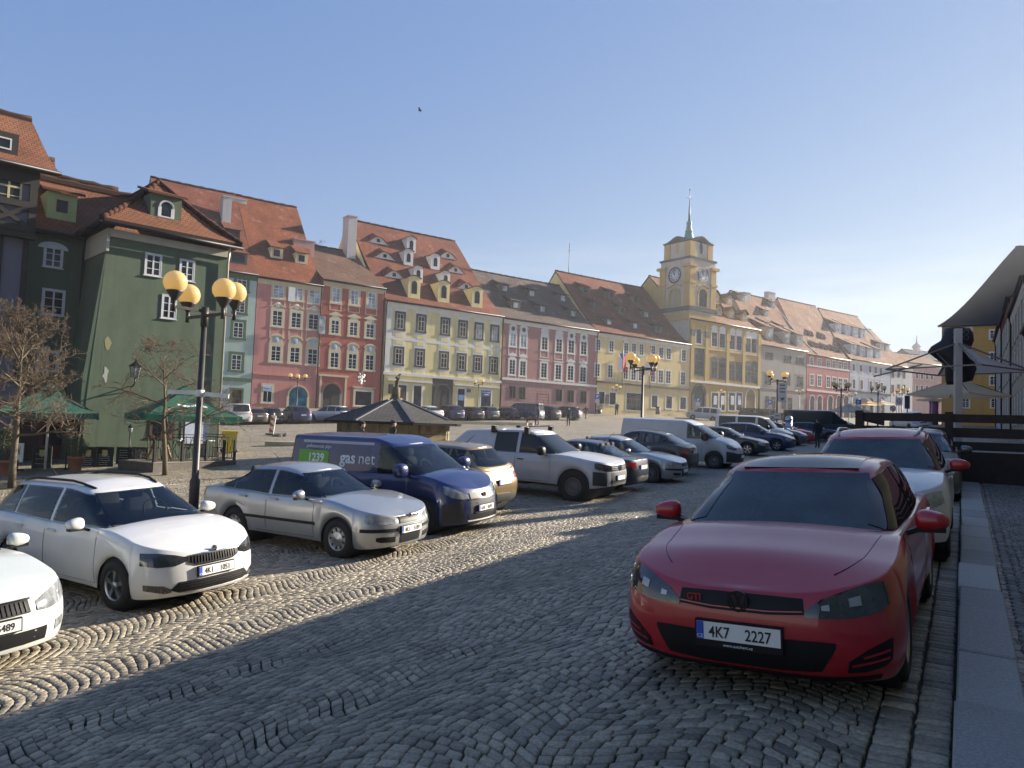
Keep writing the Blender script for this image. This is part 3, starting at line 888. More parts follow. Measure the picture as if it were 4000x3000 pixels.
def vehicle(c, name, label, loc, heading, P, cat='car', rim='alloy', group=None, lod=2, **o):
    """c: Car shape; heading: compass angle (deg clockwise from +Y) the front points to; loc: front-axle-free origin = car centre on the ground"""
    X, Y = loc
    rz = rad(90 - heading)
    fx, fy = math.sin(rad(heading)), math.cos(rad(heading))
    z0 = T(X, Y); d = c.wb / 2
    zf = T(X + fx * d, Y + fy * d); zr = T(X - fx * d, Y - fy * d)
    zl_ = T(X - fy * .7, Y + fx * .7); zr_ = T(X + fy * .7, Y - fx * .7)
    root = empty(name, (X, Y, (zf + zr) / 2 + .004), 0, label, cat, group)
    root.rotation_euler = (math.atan2(zl_ - zr_, 1.4), -math.atan2(zf - zr, c.wb), rz)
    if o.get('shift'): root.location += Vector(o['shift'])
    PM = o.get('lower', P)
    B = MB()
    see = o.get('see')
    c.see = o.get('windows', []) if see else None
    vs, fs = c.body()
    dark = [f for f in fs if all(c.wsb + .12 < c.L / 2 - vs[i].x < c.rgb - .1 and abs(vs[i].y) < c.wg[0] * .97 and vs[i].z > c.fsh(c.L / 2 - vs[i].x) - .001 for i in f)] if see else []
    ds = set(dark); B.add(vs, [f for f in fs if f not in ds], 0, True)
    if dark: B.add(vs, dark, 3, True)
    vs, fs = c.green(); B.add(vs, fs, 0 if not o.get('roofpaint') else 2, True)
    bm = B.build('body', [P, PM, o.get('roofpaint', P), TRIM], root)
    if see: interior(root, c)
    lowz = o.get('clad')
    if lowz:
        # unpainted bumpers and sills
        pass
    ub = MB(); ub.box(-c.L / 2 + .25, c.L / 2 - .25, -c.w2 * .72, c.w2 * .72, c.sill + .0, .62)
    for a in c.ax:
        ub.lathe([(0, -c.w2 * .93), (c.r + c.arch - .01, -c.w2 * .93), (c.r + c.arch - .01, c.w2 * .93), (0, c.w2 * .93)], 24, c=(c.L / 2 - a, 0, c.r), axis='y')
    ub.build('underbody', BLACK, root)
    for a in c.ax:
        for sg in (1, -1): make_wheel(root, c.L / 2 - a, sg * (c.w2 - .115), c.r, rim)
    G = o.get('glass', SEEGLASS if see else CARGLASS); SG = SEEGLASS if see else CARGLASS
    # windscreen and rear window
    mb = MB(); patch(mb, lambda u, v: c.g_ws(u, v), [(-.9, .05, .93), (-.6, .03, .955), (0, .02, .965), (.6, .03, .955), (.9, .05, .93)], .005, sub=4, nv=7, centre=(0, 0, .9))
    ws = mb.build('windscreen', G, root)
    if o.get('rearglass', True):
        a, b = o.get('rg', (.1, .92))
        mb = MB(); patch(mb, lambda u, v: c.g_ws(u, v, True), [(-.88, a + .05, b - .03), (-.5, a, b), (.5, a, b), (.88, a + .05, b - .03)], .005, sub=4, nv=7, centre=(0, 0, .9))
        mb.build('rear_window', SG, root)
    for sg in (1, -1):
        f = c.side(sg)
        for win in o.get('windows', []):
            mb = MB(); patch(mb, f, win, .010, nv=6, sub=5, centre=(0, 0, .8))
            mb.build('side_window', SG, root)
        if lod >= 1:
            for dr in o.get('doors', []):
                mb = MB(); patch(mb, f, [(u, a - .007, b) for u, a, b in [(dr[0][0] - .007, dr[0][1], dr[0][2])] + dr[1:-1] + [(dr[-1][0] + .007, dr[-1][1], dr[-1][2])]], .001, nv=8, sub=4, centre=(0, 0, .5), mi=1)
                patch(mb, f, dr, .0035, nv=8, sub=5, centre=(0, 0, .5))
                do = mb.build('door', [P, TRIM], root)
                hb = MB(); hx, hz = dr[-1][0] - .16, o.get('handle', .86)
                if c.fsh(hx) < hz + .05: hz = c.fsh(hx) - .08
                p = f(hx, hz); hb.bar(p + Vector((.09, .022 * sg, 0)), p + Vector((-.09, .022 * sg, .008)), .03, .028)
                hb.build('handle', o.get('handlemat', P), do)
        if o.get('rub'):
            a, b, z = o['rub']; mb = MB(); patch(mb, f, [(a, z, z + .05), (b, z + .005, z + .055)], .012, sub=12, nv=2, centre=(0, 0, .5)); mb.build('side_strip', TRIM, root)
        if lod >= 1:
            mb = MB(); mirror(mb, c, c.wsb + o.get('mx', .42), c.fsh(c.wsb + .4) + .1, sg, 0, o.get('msize', 1.0)); mb.build('wing_mirror', [o.get('mirrormat', P), TRIM], root)
        if o.get('cl_sill'):
            z = o['cl_sill']; mb = MB()
            A, B_ = c.ax; R = c.r + c.arch
            patch(mb, f, [(A + R + .01, c.sill, z), (B_ - R - .01, c.sill, z)], .004, sub=8, nv=2, centre=(0, 0, .5)); mb.build('sill_trim', PLASTIC, root)
    for key, nm, fn, cen in (('front', 'front', c.front, (-1, 0, .5)), ('rear', 'rear', c.rear, (1, 0, .5))):
        for part in o.get(key, []):
            n_, m_, cols, off = part[:4]
            for sg in ((1, -1) if len(part) > 4 and part[4] else (1,)):
                mb = MB(); patch(mb, lambda u, v: fn(u * sg, v), cols, off, sub=5, nv=4, centre=cen)
                mb.build(n_, m_, root)
    if o.get('bars'):
        for n_, m_, y0, y1, z0, z1, cnt, vert in o['bars']:
            mb = MB()
            for i in range(cnt):
                if vert:
                    u = y0 + (y1 - y0) * (i + .5) / cnt
                    patch(mb, c.front, [(u - .008, z0, z1), (u + .008, z0, z1)], .016, sub=1, nv=3, centre=(-1, 0, .5), depth=.02)
                else:
                    v = z0 + (z1 - z0) * (i + .5) / cnt
                    patch(mb, c.front, [(y0, v - .007, v + .007), (y1, v - .007, v + .007)], .014, sub=14, nv=1, centre=(-1, 0, .5), depth=.02)
            mb.build(n_, m_, root)
    if o.get('fplate') is not None:
        t, z = o['fplate'][:2]; p = c.front(0, z); p2 = c.front(0, z + .05); dn = (p2 - p).normalized()
        nn = Vector((dn.z, 0, -dn.x)); nn = nn if nn.x > 0 else -nn
        plate(root, p + Vector((.025, 0, 0)), (0, 1, 0), t, normal=(1, 0, nn.z * .3), small=o['fplate'][2] if len(o['fplate']) > 2 else None)
    if o.get('rplate') is not None:
        t, z = o['rplate']; p = c.rear(0, z)
        plate(root, p + Vector((-.02, 0, 0)), (0, -1, 0), t, normal=(-1, 0, 0))
    if o.get('badge'):
        z, r_, style = o['badge'][:3]
        p = c.front(0, z) + Vector((.012, 0, 0)); mb = MB()
        bm_, fm_ = o['badge'][3:5] if len(o['badge']) > 3 else (CHROME, INK)
        def ring(r0, r1, d0, d1, mi):
            prof = [(r0, d1), (r1, d1), (r1, d0)]
            vs = []
            for rr, dd in prof:
                for k in range(24):
                    t = 2 * math.pi * k / 24; vs.append(p + Vector((dd, rr * math.cos(t), rr * math.sin(t))))
            mb.add(vs, [(i * 24 + k, i * 24 + (k + 1) % 24, (i + 1) * 24 + (k + 1) % 24, (i + 1) * 24 + k) for i in range(2) for k in range(24)], mi)
        ring(r_ * .84, r_, 0, .018, 0); ring(0, r_ * .85, 0, .012, 1)
        def st(pts, w_):
            for a, b in zip(pts, pts[1:]): mb.bar(p + Vector((.016, a[0] * r_, a[1] * r_)), p + Vector((.016, b[0] * r_, b[1] * r_)), w_ * r_, .006, 0, up=(1, 0, 0))
        if style == 'vw':
            st([(-.34, .76), (0, .06), (.34, .76)], .14); st([(-.76, .36), (-.36, -.72), (0, -.02), (.36, -.72), (.76, .36)], .14)
        elif style == 'arrow':
            st([(-.6, -.2), (.1, -.2), (.55, .45)], .16); st([(-.5, .05), (.1, .1), (.3, .5)], .14); st([(-.35, .3), (.05, .35)], .12)
        mb.build('badge', [bm_, fm_], root)
    if lod >= 2:
        mb = MB()
        for sg in (.05, -.6):
            a = c.g_ws(sg + .02, .012); b = c.g_ws(sg + .52, .06)
            mb.bar(a + Vector((.02, 0, .02)), b + Vector((.015, 0, .02)), .018, .014)
        mb.build('wiper', TRIM, root)
    if o.get('rails'):
        mb = MB()
        for sg in (1, -1):
            pts = []
            for i in range(9):
                xb = c.wst + .12 + (c.rgt - c.wst - .2) * i / 8
                p = c.g_at(xb, 1, sg); pts.append(p + Vector((0, -.03 * sg, .01 + .035 * min(1, 2.2 * min(i, 8 - i) / 8 * 2))))
            mb.tube(pts, .018, 8)
        mb.build('roof_rail', o.get('railmat', TRIM), root)
    if o.get('aerial'):
        xb, ln = o['aerial']; p = c.g_at(xb, 1, 1); p.y = 0; p.z += c.rcrown
        mb = MB(); mb.tube([p, p + Vector((-ln * .8, 0, ln * .62))], [.008, .004], 6); mb.build('aerial', TRIM, root)
    if o.get('hoodlines'):
        mb = MB()
        for sg in (1, -1):
            for pts in o['hoodlines']:
                for (a, b) in zip(pts, pts[1:]):
                    n_ = 6
                    for i in range(n_):
                        q0 = c.hood(sg * (a[0] + (b[0] - a[0]) * i / n_), a[1] + (b[1] - a[1]) * i / n_)
                        q1 = c.hood(sg * (a[0] + (b[0] - a[0]) * (i + 1) / n_), a[1] + (b[1] - a[1]) * (i + 1) / n_)
                        mb.bar(q0 + Vector((0, 0, -.002)), q1 + Vector((0, 0, -.001)), .004, .006)
        mb.build('bonnet_seam', TRIM, root)
    root['_c'] = 0
    del root['_c']
    return root
def autowin(c, cuts, mt=.05, mb_=.012, mp=.07):
    out = []
    for n_, (a, b) in enumerate(cuts):
        cols = []
        if n_ == 0: a = c.wsb + .2
        for i in range(9):
            x = a + (b - a) * i / 8
            z0 = c.fsh(x) + mb_
            zt = c.frf(x) - mt
            if x < c.wst:
                h = (x - c.wsb - mp * 1.4) / (c.wst - c.wsb); zt = min(zt, c.fsh(x) + h * (c.frf(x) - c.fsh(x)))
            if x > c.rgt:
                h = (c.rgb - mp * 1.2 - x) / (c.rgb - c.rgt); zt = min(zt, c.fsh(x) + h * (c.frf(x) - c.fsh(x)))
            zt = max(zt, z0 + .012)
            cols.append((x, z0, zt))
        out.append(cols)
    return out
def autodoor(c, cuts, lo=.1, hi=.02):
    out = []
    for a, b in cuts:
        cols = []
        for i in range(7):
            x = a + (b - a) * i / 6
            cols.append((x, max(c.sill + lo, c.zl(x) + .05), c.fsh(x) - hi))
        out.append(cols)
    return out
S = {}
S['hatch'] = dict(L=4.27, W=1.80, fo=.87, wb=2.63, r=.32, sill=.19, af=.56, nf=2.75, ar=.5,
    sh=[(0, .675), (.12, .73), (.35, .785), (.75, .845), (1.2, .905), (2.2, .90), (3.6, .95), (4.27, .94)],
    fx=[(.12, .16), (.2, .05), (.28, .01), (.42, 0), (.56, .015), (.66, .05), (.75, .12), (1, .2)],
    wsb=1.15, wst=2.0, rgt=3.8, rgb=4.17, roof=[(1.9, 1.295), (2.5, 1.35), (3.3, 1.33), (3.9, 1.25)], wg=(.81, .60), ga=.34, crown=.05,
    low=[(0, .17), (.4, .16), (.6, .2), (4.2, .25)])
S['wagon'] = dict(L=4.26, W=1.74, fo=.84, wb=2.47, r=.305, sill=.2, af=.6,
    sh=[(0, .70), (.12, .77), (.4, .84), (1.05, .955), (2.2, .95), (3.6, .99), (4.26, .98)],
    fx=[(.12, .14), (.2, .05), (.3, 0), (.5, .005), (.66, .03), (.75, .08), (1, .2)],
    wsb=1.02, wst=1.78, rgt=3.85, rgb=4.17, roof=[(1.75, 1.36), (2.3, 1.43), (3.3, 1.415), (4.0, 1.35)], wg=(.77, .56),
    low=[(0, .2), (.4, .18), (.6, .21), (4.2, .26)])
S['sedan'] = dict(L=4.51, W=1.735, fo=.87, wb=2.51, r=.31, sill=.2, af=.6, nf=2.6, ar=.45,
    sh=[(0, .68), (.15, .745), (.5, .82), (1.2, .93), (2.2, .915), (3.4, .945), (4.05, .965), (4.51, .93)],
    fx=[(.12, .12), (.22, .03), (.4, 0), (.55, 0), (.62, .03), (.75, .06), (1, .15)],
    wsb=1.18, wst=1.98, rgt=3.3, rgb=4.15, roof=[(1.9, 1.31), (2.5, 1.385), (3.1, 1.36), (3.5, 1.27)], wg=(.77, .55), taper=.05,
    low=[(0, .2), (.4, .18), (.6, .21), (4.2, .28)], crown=.045)
S['suv'] = dict(L=4.5, W=1.86, fo=.87, wb=2.68, r=.35, sill=.27, af=.6, arch=.06,
    sh=[(0, .85), (.15, .92), (.5, 1.0), (1.15, 1.08), (2.2, 1.07), (3.7, 1.11), (4.5, 1.09)],
    wsb=1.12, wst=1.85, rgt=3.95, rgb=4.38, roof=[(1.8, 1.52), (2.4, 1.6), (3.4, 1.58), (4.1, 1.5)], wg=(.82, .60),
    low=[(0, .28), (.5, .26), (4.4, .32)], fx=[(.15, .14), (.3, .03), (.5, 0), (.7, .02), (.9, .08), (1.1, .2)])
S['van'] = dict(L=4.75, W=1.83, fo=.88, wb=2.76, r=.32, sill=.22, af=.62, nf=2.4, ar=.22, nr=4,
    sh=[(0, .86), (.15, .95), (.5, 1.05), (.95, 1.12), (2, 1.1), (4.75, 1.1)], fx=[(.12, .14), (.25, .03), (.45, 0), (.62, .01), (.8, .08), (1.0, .22)],
    wsb=.82, wst=1.72, rgt=4.65, rgb=4.72, roof=[(1.65, 1.66), (2.3, 1.80), (4.6, 1.80)], wg=(.84, .74), ga=.28, taper=.02, crown=.07,
    low=[(0, .22), (.5, .2), (4.3, .3)])
S['bigvan'] = dict(L=5.1, W=1.93, fo=.9, wb=3.2, r=.335, sill=.26, af=.6, nf=2.4, ar=.2, nr=4.5,
    sh=[(0, .88), (.15, .98), (.45, 1.08), (.9, 1.18), (2, 1.15), (5.1, 1.15)], fx=[(.12, .14), (.25, .03), (.45, 0), (.62, .01), (.8, .08), (1.0, .22)],
    wsb=.78, wst=1.75, rgt=5.0, rgb=5.07, roof=[(1.7, 1.72), (2.3, 1.87), (5.0, 1.87)], wg=(.89, .80), ga=.28, taper=.015, crown=.07,
    low=[(0, .26), (.5, .24), (5.0, .34)])
S['longvan'] = dict(S['bigvan'], L=5.55, wb=3.3, r=.35, wst=1.7, rgt=5.45, rgb=5.52,
    sh=[(0, .95), (.15, 1.08), (.5, 1.22), (1.0, 1.32), (2, 1.25), (5.55, 1.25)], roof=[(1.7, 2.05), (2.3, 2.25), (5.4, 2.25)], wg=(.92, .82), low=[(0, .28), (.5, .26), (5.5, .36)])
S['boxvan'] = dict(S['bigvan'], L=4.9, wb=2.95, fo=1.0, sh=[(0, .82), (.1, .9), (.5, 1.0), (1.05, 1.1), (2, 1.08), (4.9, 1.08)], wsb=.95, wst=1.6, rgt=4.8, rgb=4.87, roof=[(1.6, 1.74), (2.2, 1.84), (4.8, 1.84)])
S['pickup'] = dict(L=5.25, W=1.95, fo=.93, wb=3.09, r=.385, sill=.36, af=.62, nf=2.7, arch=.08, ar=.2, nr=4,
    sh=[(0, .96), (.12, 1.03), (.5, 1.08), (1.35, 1.17), (2.4, 1.15), (5.25, 1.17)], fx=[(.2, .16), (.4, .02), (.6, 0), (.8, .02), (.98, .06), (1.2, .2)],
    wsb=1.35, wst=2.15, rgt=4.6, rgb=5.2, roof=[(2.05, 1.64), (2.6, 1.75), (3.5, 1.73), (4.7, 1.66)], wg=(.83, .64), taper=.03,
    low=[(0, .42), (.5, .36), (.6, .38), (5.2, .45)])
S['crossover'] = dict(S['suv'], L=4.36, rgt=3.3, rgb=4.2, sh=[(0, .8), (.15, .87), (.5, .94), (1.15, 1.02), (2.2, 1.03), (3.4, 1.13), (4.0, 1.1), (4.36, 1.0)],
    roof=[(1.8, 1.45), (2.4, 1.53), (3.2, 1.47), (3.9, 1.33)], rx=[(.2, .14), (.45, .02), (.7, 0), (.95, .1), (1.1, .16)], wg=(.80, .58))
S['small'] = dict(S['hatch'], L=3.95, W=1.7, fo=.8, wb=2.48, wsb=1.0, wst=1.7, rgt=3.5, rgb=3.85,
    sh=[(0, .7), (.12, .77), (.35, .84), (1.0, .97), (2.2, .95), (3.4, .99), (3.95, .97)], roof=[(1.7, 1.4), (2.3, 1.46), (3.0, 1.44), (3.6, 1.36)], wg=(.75, .56))
CUTS = dict(hatch=[(1.5, 2.52), (2.6, 3.72)], wagon=[(1.38, 2.36), (2.44, 3.32), (3.38, 3.98)], sedan=[(1.52, 2.5), (2.58, 3.5), (3.53, 3.8)], suv=[(1.5, 2.5), (2.58, 3.5), (3.56, 4.1)],
    van=[(1.15, 2.05)], bigvan=[(1.15, 2.05)], longvan=[(1.15, 2.1)], boxvan=[(1.3, 2.05), (2.2, 3.3), (3.45, 4.5)], pickup=[(1.72, 2.62), (2.72, 3.42)], crossover=[(1.5, 2.45), (2.52, 3.3), (3.34, 3.7)], small=[(1.3, 2.3), (2.38, 3.4)])
DOORS = dict(hatch=[(1.32, 2.55), (2.58, 3.4)], wagon=[(1.22, 2.39), (2.42, 3.2)], sedan=[(1.4, 2.53), (2.56, 3.3)], suv=[(1.35, 2.53), (2.56, 3.4)], van=[(1.3, 2.15)], bigvan=[(1.4, 2.2)], longvan=[(1.4, 2.2)], boxvan=[(1.5, 2.15)], pickup=[(1.62, 2.66), (2.69, 3.46)], crossover=[(1.35, 2.48), (2.5, 3.3)], small=[(1.2, 2.34), (2.37, 3.1)])
for k in S:
    S[k].setdefault('rcrown', .05)
def gen_front(c, dark=False, grille=True):
    """headlamps, grille, lower intake for an ordinary front"""
    g = c.fsh(0)
    L = [('headlight', LAMPDARK if dark else LAMP, [(.55, g - .13, g - .04), (.7, g - .14, g + .01), (.86, g - .12, g + .05), (.95, g - .08, g + .06)], .006, True)]
    L.append(('grille', TRIM, [(-.4, g - .13, g - .045), (.4, g - .13, g - .045)], .005))
    L.append(('lower_grille', TRIM, [(-.6, c.flow(0) + .09, c.flow(0) + .2), (.6, c.flow(0) + .09, c.flow(0) + .2)], .004))
    return L
def gen_rear(c, hi=False):
    g = c.fsh(c.L)
    if hi: return [('tail_light', REDLAMP, [(.86, g - .28, g + .0), (.95, g - .28, g - .01)], .006, True), ('rear_bumper', PLASTIC, [(-.97, c.flow(c.L) + .02, c.flow(c.L) + .2), (.97, c.flow(c.L) + .02, c.flow(c.L) + .2)], .008)]
    return [('tail_light', REDLAMP, [(.56, g - .2, g - .06), (.75, g - .2, g - .05), (.95, g - .16, g - .04)], .006, True), ('rear_bumper', PLASTIC, [(-.97, c.flow(c.L) + .02, c.flow(c.L) + .18), (.97, c.flow(c.L) + .02, c.flow(c.L) + .18)], .008)]
def put(kind, name, label, P, front=None, loc=None, heading=120.5, rear=False, lod=2, spec={}, cuts=None, **o):
    sp = dict(S[kind]); sp.update(spec); c = Car(**sp)
    fx, fy = math.sin(rad(heading)), math.cos(rad(heading))
    if front is not None:
        k = -1 if not rear else 1     # the given point is the nose (or the tail)
        loc = (front[0] + k * fx * c.L / 2, front[1] + k * fy * c.L / 2)
    o.setdefault('see', lod >= 2 and kind != 'pickup' and 'glass' not in o)
    o.setdefault('windows', autowin(c, cuts or CUTS[kind])); o.setdefault('doors', autodoor(c, DOORS[kind]))
    o['front'] = o.pop('fr', None) or gen_front(c); o['rear'] = gen_rear(c, kind in ('van', 'bigvan', 'longvan', 'boxvan'))
    return vehicle(c, name, label, loc, heading, P, lod=lod, **o)
P_RED = paint('red', (.36, .005, .013)); P_WHITE = paint('white', (.6, .59, .57)); P_WHITE2 = paint('pale_white', (.54, .57, .54)); P_SILVER = paint('silver', (.37, .38, .39), .6, .3)
P_BLUE = paint('blue', (.006, .018, .1), .2); P_GOLD = paint('gold', (.27, .19, .085), .6, .35); P_VANWHITE = paint('van_white', (.46, .455, .46), dirt=.14)
P_NAVY = paint('navy', (.012, .016, .035), .4); P_BLACK = paint('black', (.01, .011, .013), .2); P_GREY = paint('grey', (.1, .105, .11), .5); P_DBLUE = paint('dark_blue', (.01, .022, .09), .3)
P_BROWN = paint('brown', (.12, .1, .085), .5); P_GREEN = paint('black_green', (.012, .02, .018), .2); P_CREAM = paint('cream', (.62, .6, .52)); P_LSILVER = paint('light_silver', (.5, .52, .54), .5)
ROW = 'cars parked slantwise in the row along the lane'
FAR = 'cars parked along the far row of houses'
KERB = 'cars parked along the kerb'
def cars():
    # --- the kerb file
    redline = paint('red_line', (.4, .01, .015))
    c = Car(**S['hatch'])
    fr = [('headlight', LAMPDARK, [(.44, .552, .585), (.55, .55, .655), (.7, .555, .70), (.83, .575, .735), (.9, .595, .748), (.945, .63, .75)], .006, True),
          ('grille', TRIM, [(-.44, .565, .655), (-.2, .55, .66), (.2, .55, .66), (.44, .565, .655)], .006),
          ('grille_line', redline, [(-.43, .578, .586), (-.2, .566, .573), (.2, .566, .573), (.43, .578, .586)], .016),
          ('lower_grille', TRIM, [(-.62, .385, .41), (-.54, .235, .415), (-.3, .22, .415), (.3, .22, .415), (.54, .235, .415), (.62, .385, .41)], .006),
          ('side_vent', TRIM, [(.7, .235, .3), (.8, .24, .37), (.91, .27, .42), (.94, .3, .43)], .005, True),
          ('vent_fin', P_RED, [(.72, .275, .286), (.92, .315, .327)], .014, True), ('vent_fin', P_RED, [(.78, .325, .336), (.92, .36, .372)], .014, True),
          ('lip', TRIM, [(-.9, .185, .215), (-.6, .168, .196), (.6, .168, .196), (.9, .185, .215)], .006),
          ('lamp_element', ALLOY, [(.55, .595, .62), (.6, .595, .63)], .010, True), ('lamp_element', ALLOY, [(.72, .62, .665), (.79, .63, .68)], .010, True)]
    r = put('hatch', 'parked_car', 'bright red hatchback with dark roof panel facing the viewer beside the kerb', P_RED, front=(1.5, 4.9), heading=211.5, cat='car', group=KERB, rim='multi', glass=CARGLASS2, 
        fplate=('4K7 2227', .42, 'www.autoherc.cz'), badge=(.615, .066, 'vw', DARKMETAL, BLACK), mirrormat=P_RED,
        hoodlines=[[(.86, 1.12), (.80, .6), (.70, .22)]], aerial=None, fr=fr)
    # black glass roof panel
    mb = MB()
    def rf(u, v): 
        p = c.g_at(v, 1, 1); k = 1 - abs(u)
        xf, xr = c.gx(1); q = (v - xf) / (xr - xf)
        return Vector((c.L / 2 - v, u * c.g_at(max(v, xf + .3), 1, 1).y, c.gz(v, 1) + c.rcrown * (1 - (1 - k) ** 2.4) * sstep(-.1, .25, q) * sstep(-.1, .25, 1 - q)))
    patch(mb, rf, [(-.84, 2.06, 3.3), (-.5, 2.03, 3.3), (0, 2.02, 3.3), (.5, 2.03, 3.3), (.84, 2.06, 3.3)], .005, sub=3, nv=10, centre=(0, 0, .5))
    mb.build('roof_panel', CARGLASS, r)
    mb = MB(); p = c.front(-.33, .615)
    q = c.front(-.2, .615); xd = (q - p).normalized()
    text_mb(mb, 'GTI', .062, p + Vector((.022, 0, -.02)), xd, (0, 0, 1), 0, bold=.02)
    mb.build('lettering', redline, r)
    sp2 = dict(fsh=0)
    put('suv', 'parked_car', 'white crossover with red roof and red mirrors parked second along the kerb', P_WHITE, front=(4.2, 9.1), heading=210.5, group=KERB, spec=dict(L=4.15, W=1.78, wb=2.6, rgt=3.6, rgb=4.05, roof=[(1.8, 1.42), (2.4, 1.5), (3.4, 1.48), (4.1, 1.4)], sh=[(0, .80), (.15, .87), (.5, .94), (1.15, 1.02), (2.2, 1.01), (3.7, 1.05), (4.5, 1.03)]),
        cuts=[(1.5, 2.5), (2.58, 3.6)], roofpaint=P_RED, mirrormat=P_RED, rails=True, railmat=P_LSILVER, fplate=('', .5), glass=CARGLASS2)
    put('hatch', 'parked_car', 'dark grey hatchback parked third along the kerb behind the white crossover', P_GREY, front=(7.9, 15.2), heading=210, group=KERB, mirrormat=P_GREY, fplate=('', .42))
    # --- the slant row, from the left
    c = Car(**S['sedan'])
    oct_front = [('headlight', LAMP, [(.42, .575, .64), (.6, .57, .685), (.8, .575, .715), (.93, .60, .73)], .006, True),
                 ('grille', TRIM, [(-.3, .565, .655), (.3, .565, .655)], .012), ('grille_frame', CHROME, [(-.33, .652, .672), (.33, .652, .672)], .014),
                 ('bumper_strip', TRIM, [(.36, .435, .49), (.9, .455, .51), (.97, .46, .515)], .01, True), ('fog_lamp', TRIM, [(.42, .27, .36), (.72, .285, .375), (.8, .31, .37)], .006, True),
                 ('lower_grille', TRIM, [(-.3, .24, .38), (.3, .24, .38)], .006)]
    put('sedan', 'parked_car', 'pale car cut off by the left border, only its front corner in sight', P_WHITE2, front=(-4.76, 7.3), heading=122, group=ROW, cat='car', fplate=('4K6 5489', .47), fr=[
        ('headlight', LAMP, [(.5, .55, .64), (.65, .54, .7), (.82, .56, .74), (.93, .62, .76)], .006, True), ('grille', TRIM, [(-.42, .55, .67), (.42, .55, .67)], .010),
        ('grille_frame', CHROME, [(-.45, .672, .69), (.45, .672, .69)], .014), ('lower_grille', TRIM, [(-.62, .25, .38), (.62, .25, .38)], .006), ('fog_lamp', LAMP, [(.74, .3, .4), (.86, .33, .42)], .006, True)],
        bars=[('grille_bars', DARKMETAL, -.4, .4, .56, .665, 16, True)], badge=(.70, .05, 'arrow', CHROME, DARKMETAL), spec=dict(L=4.55, W=1.77))
    put('wagon', 'parked_car', 'white estate car with black roof rails and dark headlamps, front wheel turned', P_WHITE, front=(-3.68, 9.95), heading=121, group=ROW, fplate=('4K1 1051', .47), rails=True, aerial=(3.7, .28), rim='alloy',
        fr=[('headlight', LAMPDARK, [(.43, .62, .655), (.6, .575, .70), (.8, .57, .735), (.95, .60, .745)], .006, True),
            ('grille', TRIM, [(-.44, .60, .665), (-.3, .565, .675), (.3, .565, .675), (.44, .60, .665)], .008),
            ('grille_frame', CHROME, [(-.46, .664, .676), (-.2, .672, .69), (0, .66, .678), (.2, .672, .69), (.46, .664, .676)], .016), ('grille_frame', CHROME, [(-.42, .59, .602), (-.3, .552, .565), (.3, .552, .565), (.42, .59, .602)], .014),
            ('lower_grille', TRIM, [(-.66, .28, .3), (-.56, .245, .375), (.56, .245, .375), (.66, .28, .3)], .006), ('fog_lamp', LAMPDARK, [(.66, .26, .30), (.74, .25, .345), (.93, .3, .37)], .007, True), ('lip', P_WHITE, [(-.8, .205, .235), (.8, .205, .235)], .012)],
        bars=[('grille_bars', DARKMETAL, -.4, .4, .575, .665, 17, True), ('grille_bars', DARKMETAL, -.55, .55, .25, .37, 4, False)], badge=(.715, .04, 'arrow', CHROME, DARKMETAL))
    put('sedan', 'parked_car', 'silver saloon with black side strip and round hubcaps', P_SILVER, front=(-1.6, 13.05), heading=121, group=ROW, fplate=('4K1 5189', .455), rub=(1.35, 3.2, .5), rim='cap', aerial=(3.1, .25), fr=oct_front,
        bars=[('grille_bars', DARKMETAL, -.28, .28, .57, .65, 20, True)], badge=(.675, .035, 'arrow', CHROME, REDLAMP))
    gv = put('van', 'parked_van', 'blue panel van with gas company lettering along its side', P_BLUE, front=(-.42, 15.25), heading=121, cat='van', group=ROW, fplate=('6AK 8695', .5), rim='steel', handlemat=TRIM, mirrormat=P_BLUE, msize=1.5,
        fr=[('headlight', LAMP, [(.5, .7, .76), (.66, .69, .83), (.84, .73, .92), (.94, .8, .95)], .006, True), ('grille', TRIM, [(-.46, .69, .8), (.46, .69, .8)], .008), ('grille_frame', CHROME, [(-.5, .665, .69), (.5, .665, .69)], .014),
            ('bumper', PLASTIC, [(-.97, .25, .6), (-.7, .24, .665), (.7, .24, .665), (.97, .25, .6)], .006), ('lower_grille', TRIM, [(-.55, .3, .4), (.55, .3, .4)], .012), ('lip', PLATE, [(-.55, .262, .282), (.55, .262, .282)], .016)],
        badge=(.74, .05, 'arrow', CHROME, REDLAMP))
    c = Car(**S['van'])
    f = c.side(-1)
    mb = MB()
    def sidetext(s_, size, xb, z, mi, bold=.0, sx=1.0):
        p = f(xb, z); q = f(xb - .5, z); u = f(xb, z + .12)
        xd = (q - p).normalized(); ud = (u - p).normalized(); nn = xd.cross(ud)
        text_mb(mb, s_, size, p + nn * .012, xd, ud, mi, bold=bold, sx=sx)
    lime = mat('lime_vinyl', (.13, .42, .03), .5, var=0)
    patch(mb, f, [(3.42, 1.26, 1.46), (3.5, 1.21, 1.5), (4.3, 1.21, 1.5)], .006, centre=(0, 0, .8)); mb.build('number_field', lime, gv); mb = MB(); patch(mb, f, [(2.2, 1.655, 1.71), (3.2, 1.655, 1.71), (4.2, 1.655, 1.71)], .006, centre=(0, 0, .8)); mb.build('side_stripe', mat('grey_vinyl', (.4, .42, .5), .4, var=0), gv); mb = MB()
    sidetext('gas', .34, 2.87, 1.27, 0, .025); sidetext('net', .34, 2.36, 1.27, 0); sidetext('1239', .24, 3.78, 1.27, 0, .03); sidetext('pohotovost plyn', .11, 3.72, 1.55, 0)
    mb.build('lettering', WHITEINK, gv)
    mb = MB(); patch(mb, f, [(2.3, 1.14, 1.62), (3.25, 1.14, 1.62)], .003, mi=0, centre=(0, 0, .8)); mb.build('side_panel', P_DBLUE, gv)
